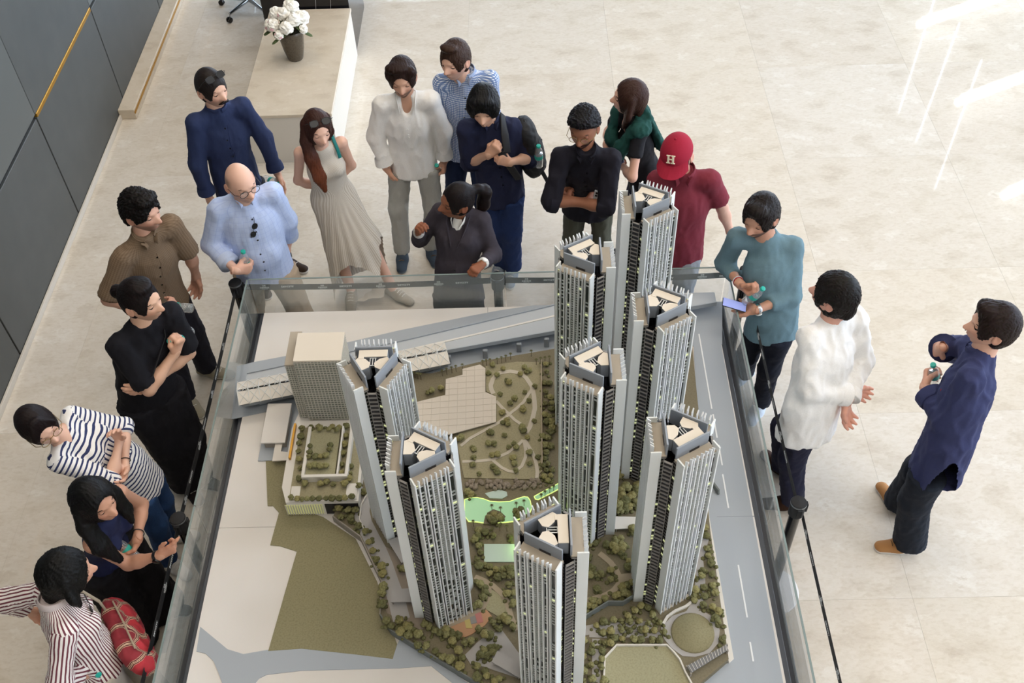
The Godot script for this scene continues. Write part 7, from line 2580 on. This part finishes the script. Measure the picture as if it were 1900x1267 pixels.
# a sweater hung round the shoulders, its sleeves crossed in front
func drape(o: Dictionary) -> void:
	var q: Dictionary = o.q
	var f := Field.new(q.neck - Vector3(0.32, 0.42, 0.32), q.neck + Vector3(0.32, 0.2, 0.32), 0.011, 60.0)
	var s: Vector3 = o.side
	var u: Vector3 = o.up
	var w: Vector3 = o.fwd
	f.limb(q.shL + u * 0.03 - w * 0.02, q.neck + u * 0.02 - w * 0.06, 0.07, 0.07, 0.6, w)
	f.limb(q.shR + u * 0.03 - w * 0.02, q.neck + u * 0.02 - w * 0.06, 0.07, 0.07, 0.6, w)
	f.limb(q.neck - w * 0.1 + u * 0.0, q.neck - w * 0.13 - u * 0.3, 0.12, 0.15, 0.25, s, 1)
	f.limb(q.shL + u * 0.03, q.shL - s * 0.06 + w * 0.13 - u * 0.08, 0.055, 0.045, 0.7, u)
	f.limb(q.shL - s * 0.06 + w * 0.13 - u * 0.08, q.neck + w * 0.15 - u * 0.24, 0.045, 0.036, 0.7, s)
	f.limb(q.shR + u * 0.03, q.shR + s * 0.07 + w * 0.13 - u * 0.08, 0.055, 0.045, 0.7, u)
	f.limb(q.shR + s * 0.07 + w * 0.13 - u * 0.08, q.neck + w * 0.16 - u * 0.22, 0.045, 0.036, 0.7, s)
	f.carve(q.neck + u * 0.05 + w * 0.03, Vector3(0.075, 0.1, 0.1))
	var b := f.net()
	ruffle(b, folds, 0.008, Vector3(14, 8, 14), 3.0)
	put("draped_sweater", b, cloth("green_knit", {"color": "1f4a45", "scale": 9.0}), o.root)

func ball_cap(o: Dictionary) -> void:
	var f := Field.new(Vector3(-0.13, -0.03, -0.14), Vector3(0.13, 0.17, 0.22), 0.0058, 150.0)
	f.blob(Vector3(0, 0.03, -0.006), Vector3(0.087, 0.11, 0.108))
	f.slice(Vector3(0, 0.036, 0), Vector3(0, -1, -0.12).normalized())
	var b := f.net()
	smooth_normals(b)
	var c := put("cap", b, cloth("cap_cloth", {"color": "9c1f36", "scale": 14.0}), o.root, o.ht)
	var br := MB.new()
	var n := 12
	for k in n:
		for j in 5:
			var a0 := lerpf(-1.15, 1.15, float(k) / n)
			var a1 := lerpf(-1.15, 1.15, float(k + 1) / n)
			var r0 := j / 5.0
			var r1 := (j + 1) / 5.0
			var pts := []
			for q in [[a0, r0], [a1, r0], [a1, r1], [a0, r1]]:
				var reach: float = q[1] * 0.075 * cos(q[0] * 0.9)
				var p := Vector3(sin(q[0]) * 0.084, 0.046, cos(q[0]) * 0.1)
				pts.append(p + Vector3(sin(q[0]) * 0.012 * q[1], -0.02 * q[1] - 0.02 * absf(sin(q[0])) * q[1], reach))
			br.quad(pts[0], pts[1], pts[2], pts[3], Vector3.UP)
			var dn := Vector3(0, -0.003, 0)
			br.quad(pts[0] + dn, pts[1] + dn, pts[2] + dn, pts[3] + dn, Vector3.DOWN)
			if j == 4:
				br.quad(pts[3], pts[2], pts[2] + dn, pts[3] + dn, Vector3(0, 0, 1))
	put("brim", br, M.cap_cloth, c)
	var bt := MB.new()
	bt.ball(Vector3(0, 0.141, -0.006), Vector3(0.008, 0.005, 0.008), Basis(), 8, 6)
	put("top_button", bt, M.cap_cloth, c)
	mat("cream_felt", "e9dfc6", 0.9)
	put("letter", lettering("H", 0.062, true, 0.006), M.cream_felt, c, Transform3D(Basis(Vector3.RIGHT, -0.42), Vector3(0, 0.089, 0.0925)))

func backpack(o: Dictionary) -> void:
	var q: Dictionary = o.q
	var s: Vector3 = o.side
	var u: Vector3 = o.up
	var w: Vector3 = o.fwd
	var c: Vector3 = o.root.position + q.pelv + s * 0.24 + u * 0.25 - w * 0.03
	var t := thing("backpack", "black backpack hanging at the side of the man in dark navy", "backpack", c)
	t.basis = Basis(w, u, -s) * Basis(Vector3.BACK, -0.12)
	var f := Field.new(Vector3(-0.2, -0.28, -0.14), Vector3(0.2, 0.28, 0.14), 0.011, 70.0)
	f.limb(Vector3(0, -0.15, 0), Vector3(0, 0.14, 0), 0.13, 0.12, 0.6, Vector3.RIGHT)
	f.limb(Vector3(0.0, -0.13, -0.06), Vector3(0, 0.0, -0.06), 0.1, 0.09, 0.5, Vector3.RIGHT)
	var b := f.net()
	ruffle(b, folds, 0.006, Vector3(12, 12, 12), 5.0)
	put("body", b, M.bag_black, t)
	b = MB.new()
	b.tube([Vector3(-0.1, 0.0, -0.075), Vector3(0, 0.06, -0.1), Vector3(0.1, 0.0, -0.075)], [0.005], 6)
	put("zip", b, M.bag_strap, t)
	b = MB.new()
	b.tube([Vector3(0.03, 0.22, 0), Vector3(0.0, 0.26, 0.0), Vector3(-0.03, 0.22, 0)], [0.008], 6)
	put("handle", b, M.bag_strap, t)
	b = MB.new()
	b.tube([Vector3(0.1, -0.16, -0.06), Vector3(0.12, -0.3, -0.1), Vector3(0.07, -0.42, -0.12), Vector3(0.1, -0.52, -0.12)], [0.016, 0.015, 0.014, 0.016], 6, 0.2, Vector3.BACK)
	put("loose_strap", b, M.bag_strap, t)
	b = MB.new()
	var x := t.transform.affine_inverse()
	var g: Vector3 = o.root.position
	b.tube([x * (g + q.shL - w * 0.1 - u * 0.05), x * (g + q.shL + u * 0.1 - s * 0.05), x * (g + q.neck.lerp(q.shL, 0.55) + w * 0.125 + u * 0.02), x * (g + q.neck.lerp(q.shL, 0.5) + w * 0.165 - u * 0.1), x * (g + q.haR.lerp(q.haL, 0.5) + w * 0.01 + s * 0.02), x * (g + q.pelv + w * 0.16 + s * 0.12 + u * 0.12)], [0.028], 8, 0.25, s)
	put("shoulder_strap", b, M.bag_strap, t)
	bottle(c + w * 0.13 + u * 0.02 + s * 0.05, u + s * 0.1, "water bottle in the side pocket of the black backpack", 0.19)

func hex_bag(o: Dictionary) -> void:
	var q: Dictionary = o.q
	var c: Vector3 = o.root.position + q.pelv + o.fwd * 0.17 + o.up * 0.0
	var t := thing("shoulder_bag", "soft red hexagon-patterned shoulder bag of the woman in maroon stripes", "bag", c)
	t.basis = Basis(o.side, o.up, o.fwd) * Basis(Vector3.RIGHT, -0.35)
	var f := Field.new(Vector3(-0.28, -0.26, -0.15), Vector3(0.28, 0.26, 0.15), 0.012, 60.0)
	f.limb(Vector3(-0.13, -0.03, 0), Vector3(0.13, -0.03, 0), 0.13, 0.13, 0.45, Vector3.UP)
	var b := f.net()
	ruffle(b, folds, 0.012, Vector3(9, 9, 9), 9.0)
	for i in b.v.size():
		b.uv[i] = Vector2(b.v[i].x, b.v[i].y + absf(b.v[i].z) * 0.5)
	var m := mat("hex_cloth", "ffffff", 0.85)
	m.albedo_texture = TX.hex
	m.uv1_scale = Vector3(8, 4.6, 1)
	put("body", b, m, t)
	b = MB.new()
	var x := t.transform.affine_inverse()
	var g: Vector3 = o.root.position
	b.tube([Vector3(0.14, 0.08, 0.0), x * (g + q.chest + o.fwd * 0.15 + o.side * 0.05), x * (g + q.neck.lerp(q.shL, 0.5) + o.fwd * 0.1), x * (g + q.neck.lerp(q.shL, 0.6) + o.up * 0.06)], [0.008], 6, 0.4)
	put("strap", b, M.path_tan, t)
	b = MB.new()
	b.tube([Vector3(-0.17, 0.07, 0.045), Vector3(0.0, 0.085, 0.055), Vector3(0.17, 0.07, 0.045)], [0.005], 6)
	put("trim", b, M.path_tan, t)
